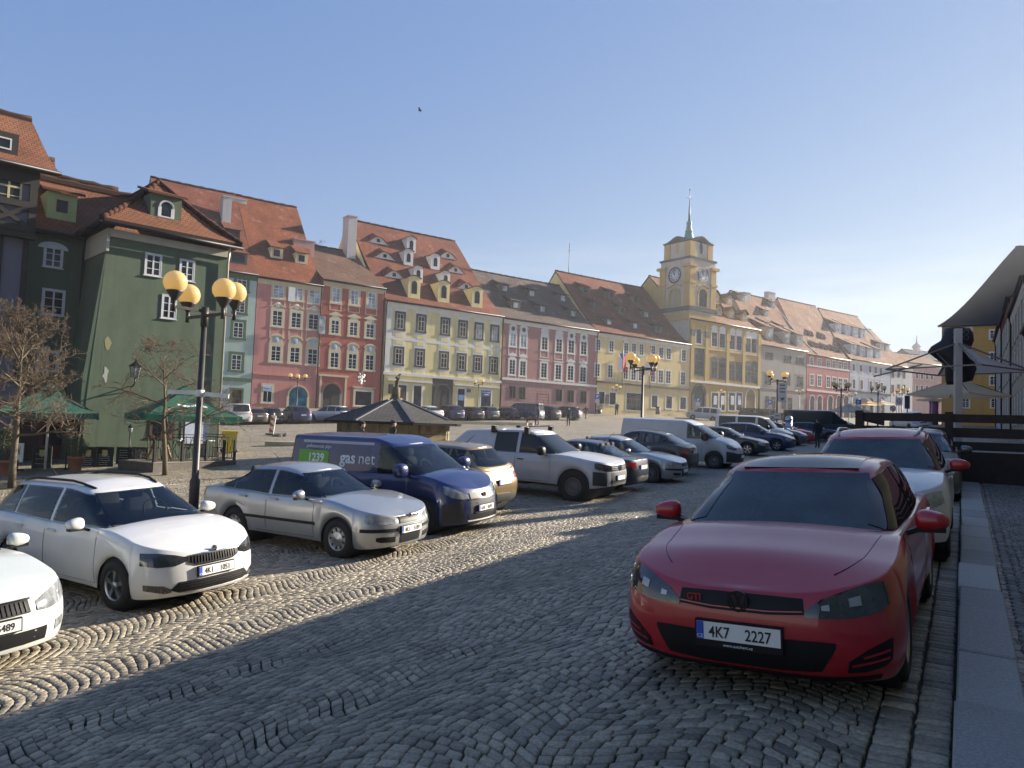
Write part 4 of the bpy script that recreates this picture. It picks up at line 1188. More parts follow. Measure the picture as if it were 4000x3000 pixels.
    put('crossover', 'parked_car', 'gold hatchback seen from behind with flower stickers on its rear window', P_GOLD, front=(-.05, 17.3), rear=True, heading=301, group=ROW, rplate=('', .76), aerial=(3.3, .3), spec=dict(rgt=3.75, rgb=4.2, roof=[(1.8, 1.46), (2.4, 1.56), (3.4, 1.54), (4.0, 1.46)]))
    am = put('pickup', 'parked_pickup', 'white pickup with hard top and an aluminium ladder rack', P_VANWHITE, front=(2.95, 20.35), heading=120, cat='pickup', group=ROW, fplate=('', .62), rim='steel', handlemat=TRIM, mirrormat=TRIM, msize=1.3, handle=1.0,
        fr=[('headlight', LAMPDARK, [(.5, .80, .94), (.7, .80, .97), (.88, .84, 1.01), (.95, .88, 1.02)], .006, True), ('grille', TRIM, [(-.48, .79, .94), (.48, .79, .94)], .006), ('bumper', PLASTIC, [(-.97, .45, .80), (-.75, .43, .77), (.75, .43, .77), (.97, .45, .80)], .01), ('lower_grille', TRIM, [(-.5, .5, .58), (.5, .5, .58)], .014)],
        bars=[('grille_bars', CHROME, -.46, .46, .8, .94, 3, False)], badge=(.87, .08, 'vw'), rearglass=False)
    c = Car(**S['pickup'])
    mb = MB()
    zt = 1.86
    for xb in (2.45, 3.5):
        mb.bar((c.L / 2 - xb, -.72, zt), (c.L / 2 - xb, .72, zt), .05, .03, 0)
        for sg in (1, -1): mb.box(c.L / 2 - xb - .07, c.L / 2 - xb + .07, sg * .7 - .05, sg * .7 + .05, 1.66, zt - .015, 1)
    mb.build('roof_bar', [CHROME, TRIM], am)
    la = MB()
    for y in (-.62, -.28): la.bar((c.L / 2 - 2.5, y, zt + .06), (c.L / 2 - 5.7, y, zt - .0), .03, .08)
    for i in range(11):
        x = c.L / 2 - 2.6 - i * .29; zz = zt + .06 - .06 * i / 11
        la.bar((x, -.62, zz), (x, -.28, zz), .028, .028)
    tag(la.build('ladder', mat('aluminium', (.5, .45, .36), .4, .7)), 'aluminium ladder lying on the roof rack of the white pickup', 'ladder').matrix_world = am.matrix_basis.copy()
    put('sedan', 'parked_car', 'dark blue saloon seen from behind beside the white pickup', P_NAVY, front=(3.95, 22.6), rear=True, heading=300, group=ROW, rplate=('', .72), aerial=(3.2, .45))
    put('sedan', 'parked_car', 'grey saloon with its nose in shadow right of the dark blue saloon', P_SILVER, front=(5.75, 25.2), heading=120, group=ROW, fplate=('', .42), fr=oct_front, rim='steel')
    put('crossover', 'parked_car', 'black coupe crossover with a roof spoiler seen from behind', P_BLACK, front=(6.75, 27.9), rear=True, heading=300, group=ROW, rplate=('', .85))
    put('bigvan', 'parked_van', 'large white van with black bumper corner and steel wheels', P_VANWHITE, front=(9.45, 31.3), heading=120, cat='van', group=ROW, fplate=('', .5), rim='steel', msize=1.8, mirrormat=TRIM,
        fr=[('headlight', LAMPDARK, [(.5, .78, .84), (.7, .76, .9), (.9, .82, .98), (.95, .88, 1.0)], .006, True), ('grille', CHROME, [(-.48, .8, .83), (.48, .8, .83)], .008), ('bumper', PLASTIC, [(-.97, .3, .72), (-.5, .28, .62), (.5, .28, .62), (.97, .3, .72)], .01)])
    put('hatch', 'parked_car', 'black car whose front peeps out beside the large white van', P_BLACK, front=(13.3, 39.6), heading=120, group=ROW, lod=1)
    put('wagon', 'parked_car', 'dark blue estate car in front of the cream minibus', P_DBLUE, front=(16.4, 44.3), heading=120, group=ROW, lod=1, spec=dict(L=4.7, W=1.86, rgt=4.2, rgb=4.6, sh=[(0, .70), (.12, .77), (.4, .86), (1.2, .99), (2.4, .97), (4.7, 1.0)], wsb=1.25, wst=2.05, roof=[(2.0, 1.38), (2.6, 1.47), (3.6, 1.45), (4.4, 1.38)]), cuts=[(1.6, 2.6), (2.68, 3.6), (3.66, 4.3)])
    put('boxvan', 'parked_van', 'cream minibus with dark side windows behind the blue estate', P_CREAM, front=(17.8, 48.3), heading=120, cat='van', group=ROW, lod=1, mirrormat=TRIM, msize=1.4, fplate=('', .5))
    put('small', 'parked_car', 'small grey car next to the red hatchback at the row end', P_GREY, front=(19.5, 50.4), heading=120, group=ROW, lod=1)
    put('hatch', 'parked_car', 'dark red hatchback at the far end of the slant row', P_RED, front=(21.6, 54), heading=120, group=ROW, lod=1)
    put('hatch', 'parked_car', 'navy car behind the man in the black jacket', P_NAVY, front=(24.6, 56.5), heading=122, group=ROW, lod=1)
    put('longvan', 'parked_van', 'long black van with a yellow poster on its side', P_GREEN, loc=(24.2, 60.2), heading=95, cat='van', lod=1, mirrormat=TRIM, msize=1.4)
    put('hatch', 'parked_car', 'silver car parked beyond the nose of the black van', P_LSILVER, front=(29.6, 62), heading=110, lod=1)
    # --- far row: noses to the houses
    def far(x, kind, P, label, name='parked_car', cat='car', v=9.2, hd=-37, **k):
        # intersection of the view through column x with the line v metres before the houses
        q = (at(x, 1640, 100).x) / 100
        p = F0 + FN * v
        t = (q * p.y - p.x) / (FA.x - q * FA.y)
        X, Y = p.x + FA.x * t, p.y + FA.y * t
        return put(kind, name, label, P, loc=(X, Y), heading=hd, cat=cat, group=FAR, lod=0 if kind != 'x' else 1, **k)
    far(912, 'van', P_WHITE, 'white van half hidden by the green parasol', 'parked_van', 'van')
    far(985, 'wagon', P_BROWN, 'brown estate car beside the white van', rplate=('', .75))
    far(1047, 'small', P_BLACK, 'black small car with a sunlit rear window', rplate=('', .5))
    far(1150, 'suv', P_DBLUE, 'dark blue off-roader before the arched shop door', rplate=('', .8))
    far(1290, 'suv', P_LSILVER, 'silver off-roader before the dark red house', rplate=('', .8), hd=-62)
    far(1392, 'hatch', P_BLACK, 'dark car just left of the fountain roof')
    far(1668, 'crossover', P_WHITE, 'white crossover right of the fountain statue', rplate=('', .6))
    far(1748, 'suv', P_DBLUE, 'blue off-roader between the white crossover and a dark estate', rplate=('', .8))
    far(1826, 'wagon', P_BLACK, 'black estate car before the yellow shop with the blue sign', rplate=('', .75), spec=dict(L=4.6))
    far(1892, 'small', P_GREY, 'dark grey small car with a sun glint', rplate=('', .5))
    far(1966, 'hatch', P_NAVY, 'dark saloon left of the blue van', hd=-52)
    far(2040, 'boxvan', P_BLUE, 'blue van parked before the mauve house', 'parked_van', 'van', rplate=('', .7), hd=-60, v=9.6)
    far(2122, 'suv', P_BLACK, 'black off-roader right of the blue van', rplate=('', .8), hd=-45)
    far(2202, 'suv', P_NAVY, 'dark off-roader at the right end of the far file', hd=-62)
    far(2745, 'van', P_VANWHITE, 'white people carrier before the town hall entrance', 'parked_van', 'van', hd=-83, v=6.5, cuts=[(1.15, 2.05), (2.2, 3.1), (3.25, 4.1)])
    far(3040, 'hatch', P_GREY, 'grey car beside the long black van', hd=-100, v=9)
    far(1620, 'hatch', P_LSILVER, 'pale car peeping over the right slope of the fountain roof')
    X = gpos(3560, 76)
    put('boxvan', 'parked_van', 'distant white van behind the wooden fence', P_WHITE, loc=(X.x, X.y), heading=180, cat='van', lod=0)
cars()
# ================================================================ HOUSES
class Frame:
    """a vertical facade plane; local x along it, y into the house, z up"""
    def __init__(s, O, n):
        s.O = Vector(O); n = Vector(n).normalized(); s.n = n; s.a = Vector((-n.y, n.x)); s.rz = math.atan2(s.a.y, s.a.x)
    def w(s, t, v=0): return s.O + s.a * t + s.n * v
    def hit(s, x, y, v=0):
        """pixel -> (t, z) on the plane v metres before the facade"""
        d = ray(x, y); o = s.w(0, v)
        k = (o.x * s.n.x + o.y * s.n.y) / (d.x * s.n.x + d.y * s.n.y)
        p = CAMP + d * k
        return (p.x - o.x) * s.a.x + (p.y - o.y) * s.a.y, p.z
ROWF = Frame(F0, FN)
class House:
    def __init__(s, frame, name, label, t0, t1, zb, ze, zr, dr, wall, roof, cat='house', depth=None, rid=None, ov=.24, sprocket=.12, chim=(), base=None, cornice=CREAM, group=None, gable=None, ridge=True, eav=None, sag=.05, v=0):
        s.f = frame; s.t0, s.t1, s.zb, s.ze, s.zr, s.dr, s.v = t0, t1, zb, ze, zr, dr, v
        o = frame.w(t0, v)
        s.root = empty(name, (o.x, o.y, zb), frame.rz, label, cat, group)
        s.L = t1 - t0; L = s.L; s.h = ze - zb; s.rh = zr - zb; s.ov = ov
        dep = depth or 2 * dr
        e0, e1 = eav or (0, L); r0, r1 = rid or (e0, e1)
        s.eav, s.rid = (e0, e1), (r0, r1)
        H = s.h; s.k = sprocket * 3
        mb = MB(); mb.box(.01, L - .01, 0, dep, -2.5, H)
        # gable triangles
        for x in (r0, r1):
            if 0 <= x <= L or True:
                xx = min(max(x, .012), L - .012) if gable is None else x
                x0, x1 = (xx, xx + .2) if x == r0 else (xx - .2, xx)
                if x == r0: x0 += .05; x1 += .05
                else: x0 -= .05; x1 -= .05
                if not ridge: continue
                o1 = [(.05 + (dr - .05) * i / 8, max(H - .02, H + (s.rh - H) * s.prof((.05 + (dr - .05) * i / 8 + ov) / (dr + ov)) - .3)) for i in range(9)]
                o1 = [(.05, H - .02)] + o1[1:] + [(dep - a, b) for a, b in o1[-2:0:-1]] + [(dep - .05, H - .02)]
                n = len(o1); mb.add([(x0, a, b) for a, b in o1] + [(x1, a, b) for a, b in o1], [tuple(range(n - 1, -1, -1)), tuple(range(n, 2 * n))] + [(i, (i + 1) % n, n + (i + 1) % n, n + i) for i in range(n)])
        s.wall = mb.build('wall', wall, s.root)
        if cornice:
            mb = MB()
            mb.box(.02, L - .02, -.09, .0, H - .42, H - .1); mb.box(.02, L - .02, -.16, -.001, H - .1, H - .0); mb.box(.02, L - .02, -.04, -.001, H - .62, H - .42)
            mb.build('cornice', cornice, s.root)
        s.k = sprocket * 3
        # roof: front and back slopes, thick, with a flatter foot
        mb = MB()
        def slope(sign):
            nv, nu = 12, max(8, int(L * 1.2)); vs = []; uv = []
            rs = random.Random(int(t0 * 10 + 50)); ph = rs.uniform(0, 6)
            for j in range(nv + 1):
                f = j / nv
                for i in range(nu + 1):
                    g = i / nu
                    xa = e0 + (e1 - e0) * g; xb = r0 + (r1 - r0) * g; x = xa + (xb - xa) * f
                    y = -ov + (dr + ov) * f; 
                    zz = H + .02 + (s.rh - H) * s.prof(f)
                    zz -= sag * math.sin(math.pi * f) * (1.2 + .8 * math.sin(g * 9 + ph)) + sag * .7 * math.sin(math.pi * g) * f
                    if sign < 0: y = dep - y
                    vs.append((x, y, zz)); uv.append((x, f * math.hypot(dr + ov, s.rh - H)))
            th = .16
            n = len(vs)
            vs2 = vs + [(a, b, c - th) for a, b, c in vs]
            fs = []; uvs = []
            W_ = nu + 1
            for j in range(nv):
                for i in range(nu):
                    q = (j * W_ + i, j * W_ + i + 1, (j + 1) * W_ + i + 1, (j + 1) * W_ + i)
                    if sign < 0: q = q[::-1]
                    fs.append(q); uvs.append([uv[k] for k in q])
                    q2 = tuple(k + n for k in q[::-1]); fs.append(q2); uvs.append([uv[k - n] for k in q2])
            rim = [(i, i + 1) for i in range(nu)] + [(j * W_ + nu, (j + 1) * W_ + nu) for j in range(nv)] + [(nv * W_ + i + 1, nv * W_ + i) for i in range(nu - 1, -1, -1)] + [((j + 1) * W_, j * W_) for j in range(nv - 1, -1, -1)]
            for a, b in rim:
                fs.append((a, a + n, b + n, b)); uvs.append([(0, 0)] * 4)
            mb.add(vs2, fs, 0, False, uvs)
        slope(1); slope(-1)
        s.roof = mb.build('roof', roof, s.root)
        # ridge tiles, gutter
        mb = MB(); n = max(6, int((r1 - r0) / .4))
        pts = [(r0 + (r1 - r0) * i / n, dr, s.rh + .03 + .03 * math.sin(i * 2.1)  - sag * .7 * math.sin(math.pi * i / n)) for i in range(n + 1)]
        mb.tube(pts, [.13 + .02 * (i % 2) for i in range(n + 1)], 6); mb.build('ridge', roof, s.roof)
        mb = MB(); mb.tube([(e0, -ov - .06, H + .0), (e1, -ov - .06, H + .0)], .075, 8); mb.build('gutter', DARKMETAL, s.root)
        for ch in chim:
            x, y, wd, dp, z0, z1 = ch[:6]
            mb = MB(); mb.box(x - wd / 2, x + wd / 2, y - dp / 2, y + dp / 2, z0, z1); mb.box(x - wd / 2 - .07, x + wd / 2 + .07, y - dp / 2 - .07, y + dp / 2 + .07, z1, z1 + .12)
            mb.build('chimney', ch[6] if len(ch) > 6 else plaster('chimney_lime', (.5, .48, .46)), s.roof)
    k = .36
    def prof(s, f): return f - s.k * f * (1 - f) ** 2
    def loc(s, x, y, v=0):
        t, z = s.f.hit(x, y, s.v + v)
        return t - s.t0, z - s.zb
    def slope_y(s, z): return -s.ov + (s.dr + s.ov) * (z - s.h) / (s.rh - s.h)
    def on_roof(s, x, y):
        """pixel -> (local x, y, z) on the front slope"""
        lo, hi = -s.ov, s.dr
        for _ in range(40):
            m = (lo + hi) / 2
            t, z = s.f.hit(x, y, s.v - m)
            if z - s.zb > s.h + (s.rh - s.h) * s.prof((m + s.ov) / (s.dr + s.ov)): lo = m
            else: hi = m
        t, z = s.f.hit(x, y, s.v - lo)
        return t - s.t0, lo, z - s.zb
    def win(s, px, py, w, h, **k):
        """a window from its centre and size in photo pixels"""
        lx, lz = s.loc(px, py); x1, _ = s.loc(px - w / 2, py); x2, _ = s.loc(px + w / 2, py); _, z1 = s.loc(px, py + h / 2); _, z2 = s.loc(px, py - h / 2)
        return window(s.root, lx, (z1 + z2) / 2, abs(x2 - x1), abs(z2 - z1), **k)
    def wins(s, pts, w, h, **k):
        return [s.win(x, y, w, h, **k) for x, y in pts]
    def band(s, y_or_z, h, out, m, x0=None, x1=None, name='string_course'):
        mb = MB(); z = y_or_z
        mb.box(x0 if x0 is not None else .02, x1 if x1 is not None else s.L - .02, -out, -.001, z, z + h); return mb.build(name, m, s.root)
    def strip(s, x0, x1, z0, z1, m, out=.05, name='pilaster'):
        mb = MB(); mb.box(x0, x1, -out, -.001, z0, z1); return mb.build(name, m, s.root)
    def pipe(s, x, z0=0, z1=None, r=.055, y=-.07):
        z1 = z1 or s.h - .3
        mb = MB(); mb.tube([(x, y - .1, s.h - .05), (x, y, z1 - .25), (x, y, z0)], r, 8); return mb.build('downpipe', DARKMETAL, s.root)
FRAMEW = mat('window_white', (.72, .72, .69), .5, var=.08)
FRAMED = mat('window_grey_brown', (.09, .08, .07), .6, var=.15)
GREENTRIM = plaster('green_trim', (.1, .16, .09))
GREYTRIM = plaster('grey_stone_trim', (.09, .085, .085), streak=.2)
PALEBLUE = plaster('pale_blue_medallion', (.38, .5, .6))
def arc(cx, cz, rx, rz, a0, a1, n=10):
    return [(cx + rx * math.cos(rad(a0 + (a1 - a0) * i / n)), cz + rz * math.sin(rad(a0 + (a1 - a0) * i / n))) for i in range(n + 1)]
def window(root, x, z, w, h, frame=FRAMEW, pane=GLASS, sur=None, sw=.16, hood=None, hoodm=None, sill=True, nx=2, ny=3, arch=False, apron=None, y=-.012, name='window', trans=.66, fw=.055, medal=None, sp=.025, bars=True, y0=0):
    hw, hh = w / 2, h / 2
    top = arc(x, z + hh - hw, hw, hw, 0, 180, 10) if arch else [(x + hw, z + hh), (x - hw, z + hh)]
    poly = [(x - hw, z - hh), (x + hw, z - hh)] + top
    sp = min(sp, .03)
    mb = MB(); mb.prism(poly, y + y0, y0 - .0005)
    o = mb.build(name, pane, root)
    if bars:
        mb = MB(); fy0, fy1 = y - .012 + y0, y - .001 + y0
        if not arch:
            mb.box(x - hw, x + hw, fy0, fy1, z + hh - fw, z + hh)
        else:
            A = arc(x, z + hh - hw, hw, hw, 0, 180, 12)
            for a, b in zip(A, A[1:]): mb.bar((a[0], (fy0 + fy1) / 2, a[1]), (b[0], (fy0 + fy1) / 2, b[1]), .025, fw, up=(0, 1, 0))
        zt = z + hh - (hw if arch else fw)
        mb.box(x - hw, x + hw, fy0, fy1, z - hh, z - hh + fw)
        for xx in (x - hw, x + hw - fw): mb.box(xx, xx + fw, fy0, fy1, z - hh + fw, zt)
        for i in range(1, nx): xx = x - hw + w * i / nx; mb.box(xx - fw * .55, xx + fw * .55, fy0 - .004, fy1, z - hh + fw, z + hh - (fw if not arch else .03))
        if trans: zz = z - hh + h * trans; mb.box(x - hw + fw, x + hw - fw, fy0 - .006, fy1, zz - fw * .5, zz + fw * .5)
        for j in range(1, ny):
            zz = z - hh + h * (trans or 1) * j / ny
            mb.box(x - hw + fw, x + hw - fw, fy0 + .006, fy1, zz - .014, zz + .014)
        mb.build('frame', frame, o)
    if sur:
        mb = MB(); s0 = -sp + y0; s1 = y0 - .0007
        if arch:
            A = arc(x, z + hh - hw, hw + sw / 2, hw + sw / 2, 0, 180, 14)
            for a, b in zip(A, A[1:]): mb.bar((a[0], (s0 + s1) / 2, a[1]), (b[0], (s0 + s1) / 2, b[1]), sp, sw, up=(0, 1, 0))
            zt = z + hh - hw
        else:
            mb.box(x - hw - sw, x + hw + sw, s0, s1, z + hh, z + hh + sw); zt = z + hh
        mb.box(x - hw - sw, x - hw, s0, s1, z - hh, zt); mb.box(x + hw, x + hw + sw, s0, s1, z - hh, zt)
        if sill: mb.box(x - hw - sw - .05, x + hw + sw + .05, s0 - .03, s1, z - hh - sw * .8, z - hh)
        hm = hoodm or sur; zt = z + hh + sw; W_ = hw + sw + .08
        if hood == 'tri': mb.prism([(x - W_, zt + .28), (x + W_, zt + .28), (x + W_, zt + .4), (x, zt + .75), (x - W_, zt + .4)], s0 - .03, s1); mb.prism([(x - hw, zt), (x + hw, zt), (x + hw, zt + .28), (x - hw, zt + .28)], s0, s1)
        elif hood == 'arch':
            A = arc(x, zt + .4, W_, .62, 12, 168, 10); B = arc(x, zt + .4, W_ * .88, .42, 168, 12, 10); mb.prism(A + B, s0 - .03, s1)
            mb.prism([(x - hw - sw, zt), (x + hw + sw, zt)] + arc(x, zt + .35, hw + sw * .6, .5, 0, 180, 8), s0 + .008, s1)
        elif hood == 'wave':
            for sg in (-1, 1):
                P = [(x, zt + .42), (x + sg * W_ * .35, zt + .38), (x + sg * W_ * .62, zt + .22), (x + sg * W_ * 1.02, zt + .16)]
                Q = [(a, b + .13) for a, b in P[::-1]]
                mb.prism((P + Q) if sg > 0 else (P + Q)[::-1], s0 - .03, s1)
            mb.prism([(x - hw - sw, zt), (x + hw + sw, zt), (x + hw * .7, zt + .3), (x - hw * .7, zt + .3)], s0 + .008, s1)
        elif hood == 'flat': mb.box(x - W_ - .05, x + W_ + .05, s0 - .03, s1, zt + .12, zt + .24); mb.box(x - hw, x + hw, s0 + .01, s1, zt, zt + .12)
        if apron:
            mb.box(x - hw - sw, x - hw - sw + .1, s0 + .008, s1, z - hh - sw * .8 - apron, z - hh - sw * .8); mb.box(x + hw + sw - .1, x + hw + sw, s0 + .008, s1, z - hh - sw * .8 - apron, z - hh - sw * .8); mb.box(x - hw - sw, x + hw + sw, s0 + .008, s1, z - hh - sw * .8 - apron - .1, z - hh - sw * .8 - apron)
        mb.build('surround', sur, o)
        if medal:
            mb = MB(); mb.lathe([(0, s0 - .01), (.26, s0 - .01), (.3, s0 - .0)], 16, c=(x, 0, zt + .4), axis='y'); mb.build('medallion', medal, o)
    return o
def dormer(H, px, py, w, h, kind='shed', face=CREAM, roofm=None, pane=GLASS, frame=FRAMEW, run=None, wf=.5, hf=.7, arched=False):
    """dormer whose front foot stands on the roof at the pixel (px,py)"""
    x, y, z = H.on_roof(px, py)
    y -= .03; hw = w / 2
    sl = (H.rh - H.h) / (H.dr + H.ov)
    zt = z + h
    mb = MB()
    rm = roofm or H.roof.data.materials[0]
    if kind == 'eyebrow':
        # a lens-shaped front, the roof swelling back from it
        n = 12; vs = []; 
        A = [(-hw + w * i / n, h * (math.sin(math.pi * i / n) ** 1.4)) for i in range(n + 1)]
        fr = [(x + a, y, z + b) for a, b in A]
        dep_ = [max(.02, b / sl) + .0 for a, b in A]
        bk = [(x + a, y + d * 1.9, z + b * .0 + sl * d * 1.9 + .03) for (a, b), d in zip(A, dep_)]
        fr2 = [(a, b - .18, c + .04) for a, b, c in fr]
        m2 = MB(); m2.add(fr2 + bk, [(i, i + 1, n + 2 + i, n + 1 + i) for i in range(n)], 0, True, [[(0, 0), (.2, 0), (.2, .2), (0, .2)]] * n)
        m2.add([(a, b, c - .07) for a, b, c in fr2] + fr2, [(i, i + 1, n + 2 + i, n + 1 + i) for i in range(n)], 0, True, [[(0, 0), (.2, 0), (.2, .05), (0, .05)]] * n)
        mb.prism([(a, b) for a, b in [(x + a, z + b) for a, b in A]], y, y + .1)
        o = mb.build('dormer', face, H.root); m2.build('dormer_roof', rm, o)
        m3 = MB(); m3.box(x - .22, x + .22, y - .03, y - .001, z + h * .2, z + h * .68); m3.build('dormer_window', pane, o)
        return o
    run = run or h / sl
    yb = y + h / sl
    mb.add([(x - hw, y, z), (x + hw, y, z), (x + hw, y, zt), (x - hw, y, zt), (x - hw, yb, zt), (x + hw, yb, zt)], [(0, 1, 2, 3), (0, 3, 4), (1, 5, 2), (3, 2, 5, 4)])
    if kind == 'gable': mb.add([(x - hw, y, zt), (x + hw, y, zt), (x, y, zt + w * .42)], [(0, 1, 2)])
    if arched: mb.prism([(x + hw, zt - .01), (x - hw, zt - .01)] + [(x - hw + w * i / 8, zt + .28 * math.sin(math.pi * i / 8)) for i in range(1, 8)][::1][::1], y, y + .25) if False else mb.prism([(x - hw, zt - .01), (x + hw, zt - .01)] + arc(x, zt - .01, hw, .3, 10, 170, 8), y, y + .3)
    o = mb.build('dormer', face, H.root)
    m2 = MB(); th = .09
    if kind == 'shed':
        rise = .25 * h; k = sl * .45
        yr = (zt + .05 - z + 0) ; 
        # roof slab rises at a shallow pitch until it meets the main slope
        d = (h + .06) / (sl - k) if sl > k else 2
        f0 = [(x - hw - .12, y - .25, zt + .06 - .25 * k), (x + hw + .12, y - .25, zt + .06 - .25 * k)]
        b0 = [(x + hw * .75 + .1, y + d, zt + .06 + k * d), (x - hw * .75 - .1, y + d, zt + .06 + k * d)]
        P = f0 + b0; P2 = [(a, b, c + th) for a, b, c in P]
        ln = d + .25
        m2.add(P + P2, [(0, 3, 2, 1), (4, 5, 6, 7), (0, 1, 5, 4), (1, 2, 6, 5), (3, 0, 4, 7)], 0, False, [[(0, 0), (0, ln), (w, ln), (w, 0)], [(0, 0), (w, 0), (w, ln), (0, ln)], [(0, 0)] * 4, [(0, 0)] * 4, [(0, 0)] * 4])
        # cheeks up to the slab
        m3 = MB()
        for sg in (-1, 1):
            xx = x + sg * (hw - .02); xb_ = x + sg * (hw * .75)
            m3.add([(xx, y + .02, z), (xx, y + .02, zt + .06), (xb_, y + d, zt + .06 + k * d), (xb_, y + d, z + sl * d - .1)], [(0, 1, 2, 3)])
        m3.build('cheek', rm if not arched else face, o)
    elif kind == 'gable':
        d = (h + w * .5) / sl; ap = zt + w * .45 + .05
        for sg in (-1, 1):
            P = [(x, y - .3, ap), (x + sg * (hw + .18), y - .3, zt - .06), (x + sg * (hw + .18), y + h / sl, zt - .06), (x, y + d, ap)]
            Q = [(a, b, c + th) for a, b, c in P]
            m2.add(P + Q, [(0, 1, 2, 3), (4, 7, 6, 5), (0, 4, 5, 1), (1, 5, 6, 2), (3, 2, 6, 7)], 0, False, [[(0, 0), (w, 0), (w, d), (0, d)]] * 2 + [[(0, 0)] * 4] * 3)
    else:  # segment-headed little dormer
        n = 8; d = (h + .3) / sl
        F_ = [(x - hw - .1 + (w + .2) * i / n, y - .12, zt + .02 + .3 * math.sin(math.pi * i / n)) for i in range(n + 1)]
        B_ = [(a, y + (c - z) / sl + .05, c) for a, b, c in F_]
        m2.add(F_ + B_, [(i, i + 1, n + 2 + i, n + 1 + i) for i in range(n)], 0, True, [[(0, 0), (.2, 0), (.2, 1), (0, 1)]] * n)
        m2.add(F_ + [(a, b, c + .07) for a, b, c in F_], [(i, i + 1, n + 2 + i, n + 1 + i) for i in range(n)], 0, True, [[(0, 0)] * 4] * n)
    m2.build('dormer_roof', rm, o)
    window(o, x, z + h * (.5 if not arched else .55), w * wf, h * hf, frame=frame, pane=pane, y0=y, ny=2, trans=0, name='dormer_window', arch=arched, bars=False)
    # re-seat the pane: its frame is a sub-part, so keep only the glass and a border in one mesh
    return o
def shopsign(root, x, z, w, h, m, text=None, tm=WHITEINK, size=.3, y=-.12, name='sign', lines=None):
    mb = MB(); mb.box(x - w / 2, x + w / 2, y, -.001, z - h / 2, z + h / 2, 0)
    n = lines or ([text] if text else [])
    for i, t in enumerate(n):
        text_mb(mb, t, size, (x, y - .006, z + (len(n) / 2 - i - .82) * size * 1.15 ), (1, 0, 0), (0, 0, 1), 1, bold=.02)
    return mb.build(name, [m, tm], root)
def pdoor(H, f, cx, top, w, m, sur=None, sw=.25, **k):
    lx, zt = H.loc(*f(cx, top)); a, _ = H.loc(*f(cx - w / 2, top)); b, _ = H.loc(*f(cx + w / 2, top)); return arched_door(H.root, lx, 0, abs(b - a), zt, m, sur, sw, **k)
def psign(H, f, cx, cy, w, h, *r, **k):
    lx, lz = H.loc(*f(cx, cy)); a, _ = H.loc(*f(cx - w / 2, cy)); b, _ = H.loc(*f(cx + w / 2, cy)); _, c = H.loc(*f(cx, cy + h / 2)); _, d = H.loc(*f(cx, cy - h / 2)); return shopsign(H.root, lx, lz, abs(b - a), abs(d - c), *r, **k)
def arched_door(root, x, z0, w, h, m, sur=None, sw=.3, pane=None, name='door', sp=.1, flat=False, y0=0):
    hw = w / 2
    poly = [(x - hw, z0), (x + hw, z0)] + (arc(x, z0 + h - hw, hw, hw, 0, 180, 14) if not flat else [(x + hw, z0 + h), (x - hw, z0 + h)])
    mb = MB(); mb.prism(poly, y0 - .04, y0 - .0006); sp -= y0
    mb.box(x - .015, x + .015, y0 - .055, y0 - .041, z0 + .05, z0 + h * .7)
    o = mb.build(name, m, root)
    if sur:
        mb = MB()
        if not flat:
            A = arc(x, z0 + h - hw, hw + sw / 2, hw + sw / 2, 0, 180, 16)
            for a, b in zip(A, A[1:]): mb.bar((a[0], -sp / 2 - .001, a[1]), (b[0], -sp / 2 - .001, b[1]), sp, sw, up=(0, 1, 0))
            zt = z0 + h - hw
        else:
            zt = z0 + h; mb.box(x - hw - sw, x + hw + sw, -sp, -.001, zt, zt + sw)
        mb.box(x - hw - sw, x - hw, -sp, -.001, z0, zt); mb.box(x + hw, x + hw + sw, -sp, -.001, z0, zt)
        mb.build('surround', sur, o)
    return o
R_ORANGE = roof_mat('roof_orange', (.27, .09, .042), (.17, .058, .032), (.07, .03, .02), frost=.35)
R_RED = roof_mat('roof_red', (.24, .082, .048), (.155, .055, .037), (.06, .03, .022), frost=.3)
R_BROWN = roof_mat('roof_brown', (.19, .105, .07), (.13, .08, .058), (.04, .03, .025), frost=.3)
R_GREY = roof_mat('roof_grey', (.15, .11, .09), (.11, .08, .07), (.05, .04, .035), frost=.4)
R_TAN = roof_mat('roof_tan', (.27, .14, .08), (.2, .1, .06), (.09, .05, .035), frost=.7)
R_SLATE = roof_mat('roof_slate', (.05, .051, .056), (.04, .042, .047), (.03, .03, .035))
R_MOSS = roof_mat('roof_mossy', (.25, .095, .05), (.17, .09, .05), (.06, .035, .025), frost=.15, tw=.22, th=.2, bump=.9)
W_MINT = plaster('wall_mint', (.44, .53, .46)); W_PINK = plaster('wall_pink', (.58, .26, .22)); W_RED = plaster('wall_red', (.44, .14, .105)); W_YEL = plaster('wall_yellow', (.8, .68, .33)); W_MAUVE = plaster('wall_mauve', (.44, .225, .2))
W_YEL2 = plaster('wall_straw', (.78, .61, .29)); W_OCHRE = plaster('wall_ochre', (.52, .36, .13)); W_GREY = plaster('wall_grey', (.34, .31, .27)); W_ROSE = plaster('wall_rose', (.48, .19, .18)); W_SKY = plaster('wall_sky', (.5, .53, .58)); W_WHITE = plaster('wall_white', (.62, .6, .56))
STUCCO_W = plaster('white_stucco', (.75, .72, .65), streak=.15)
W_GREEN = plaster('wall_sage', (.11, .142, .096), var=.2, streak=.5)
DOORBROWN = mat('door_brown', (.06, .028, .018), .6, var=.3); DOORDARK = mat('door_dark', (.03, .024, .02), .6, var=.3)
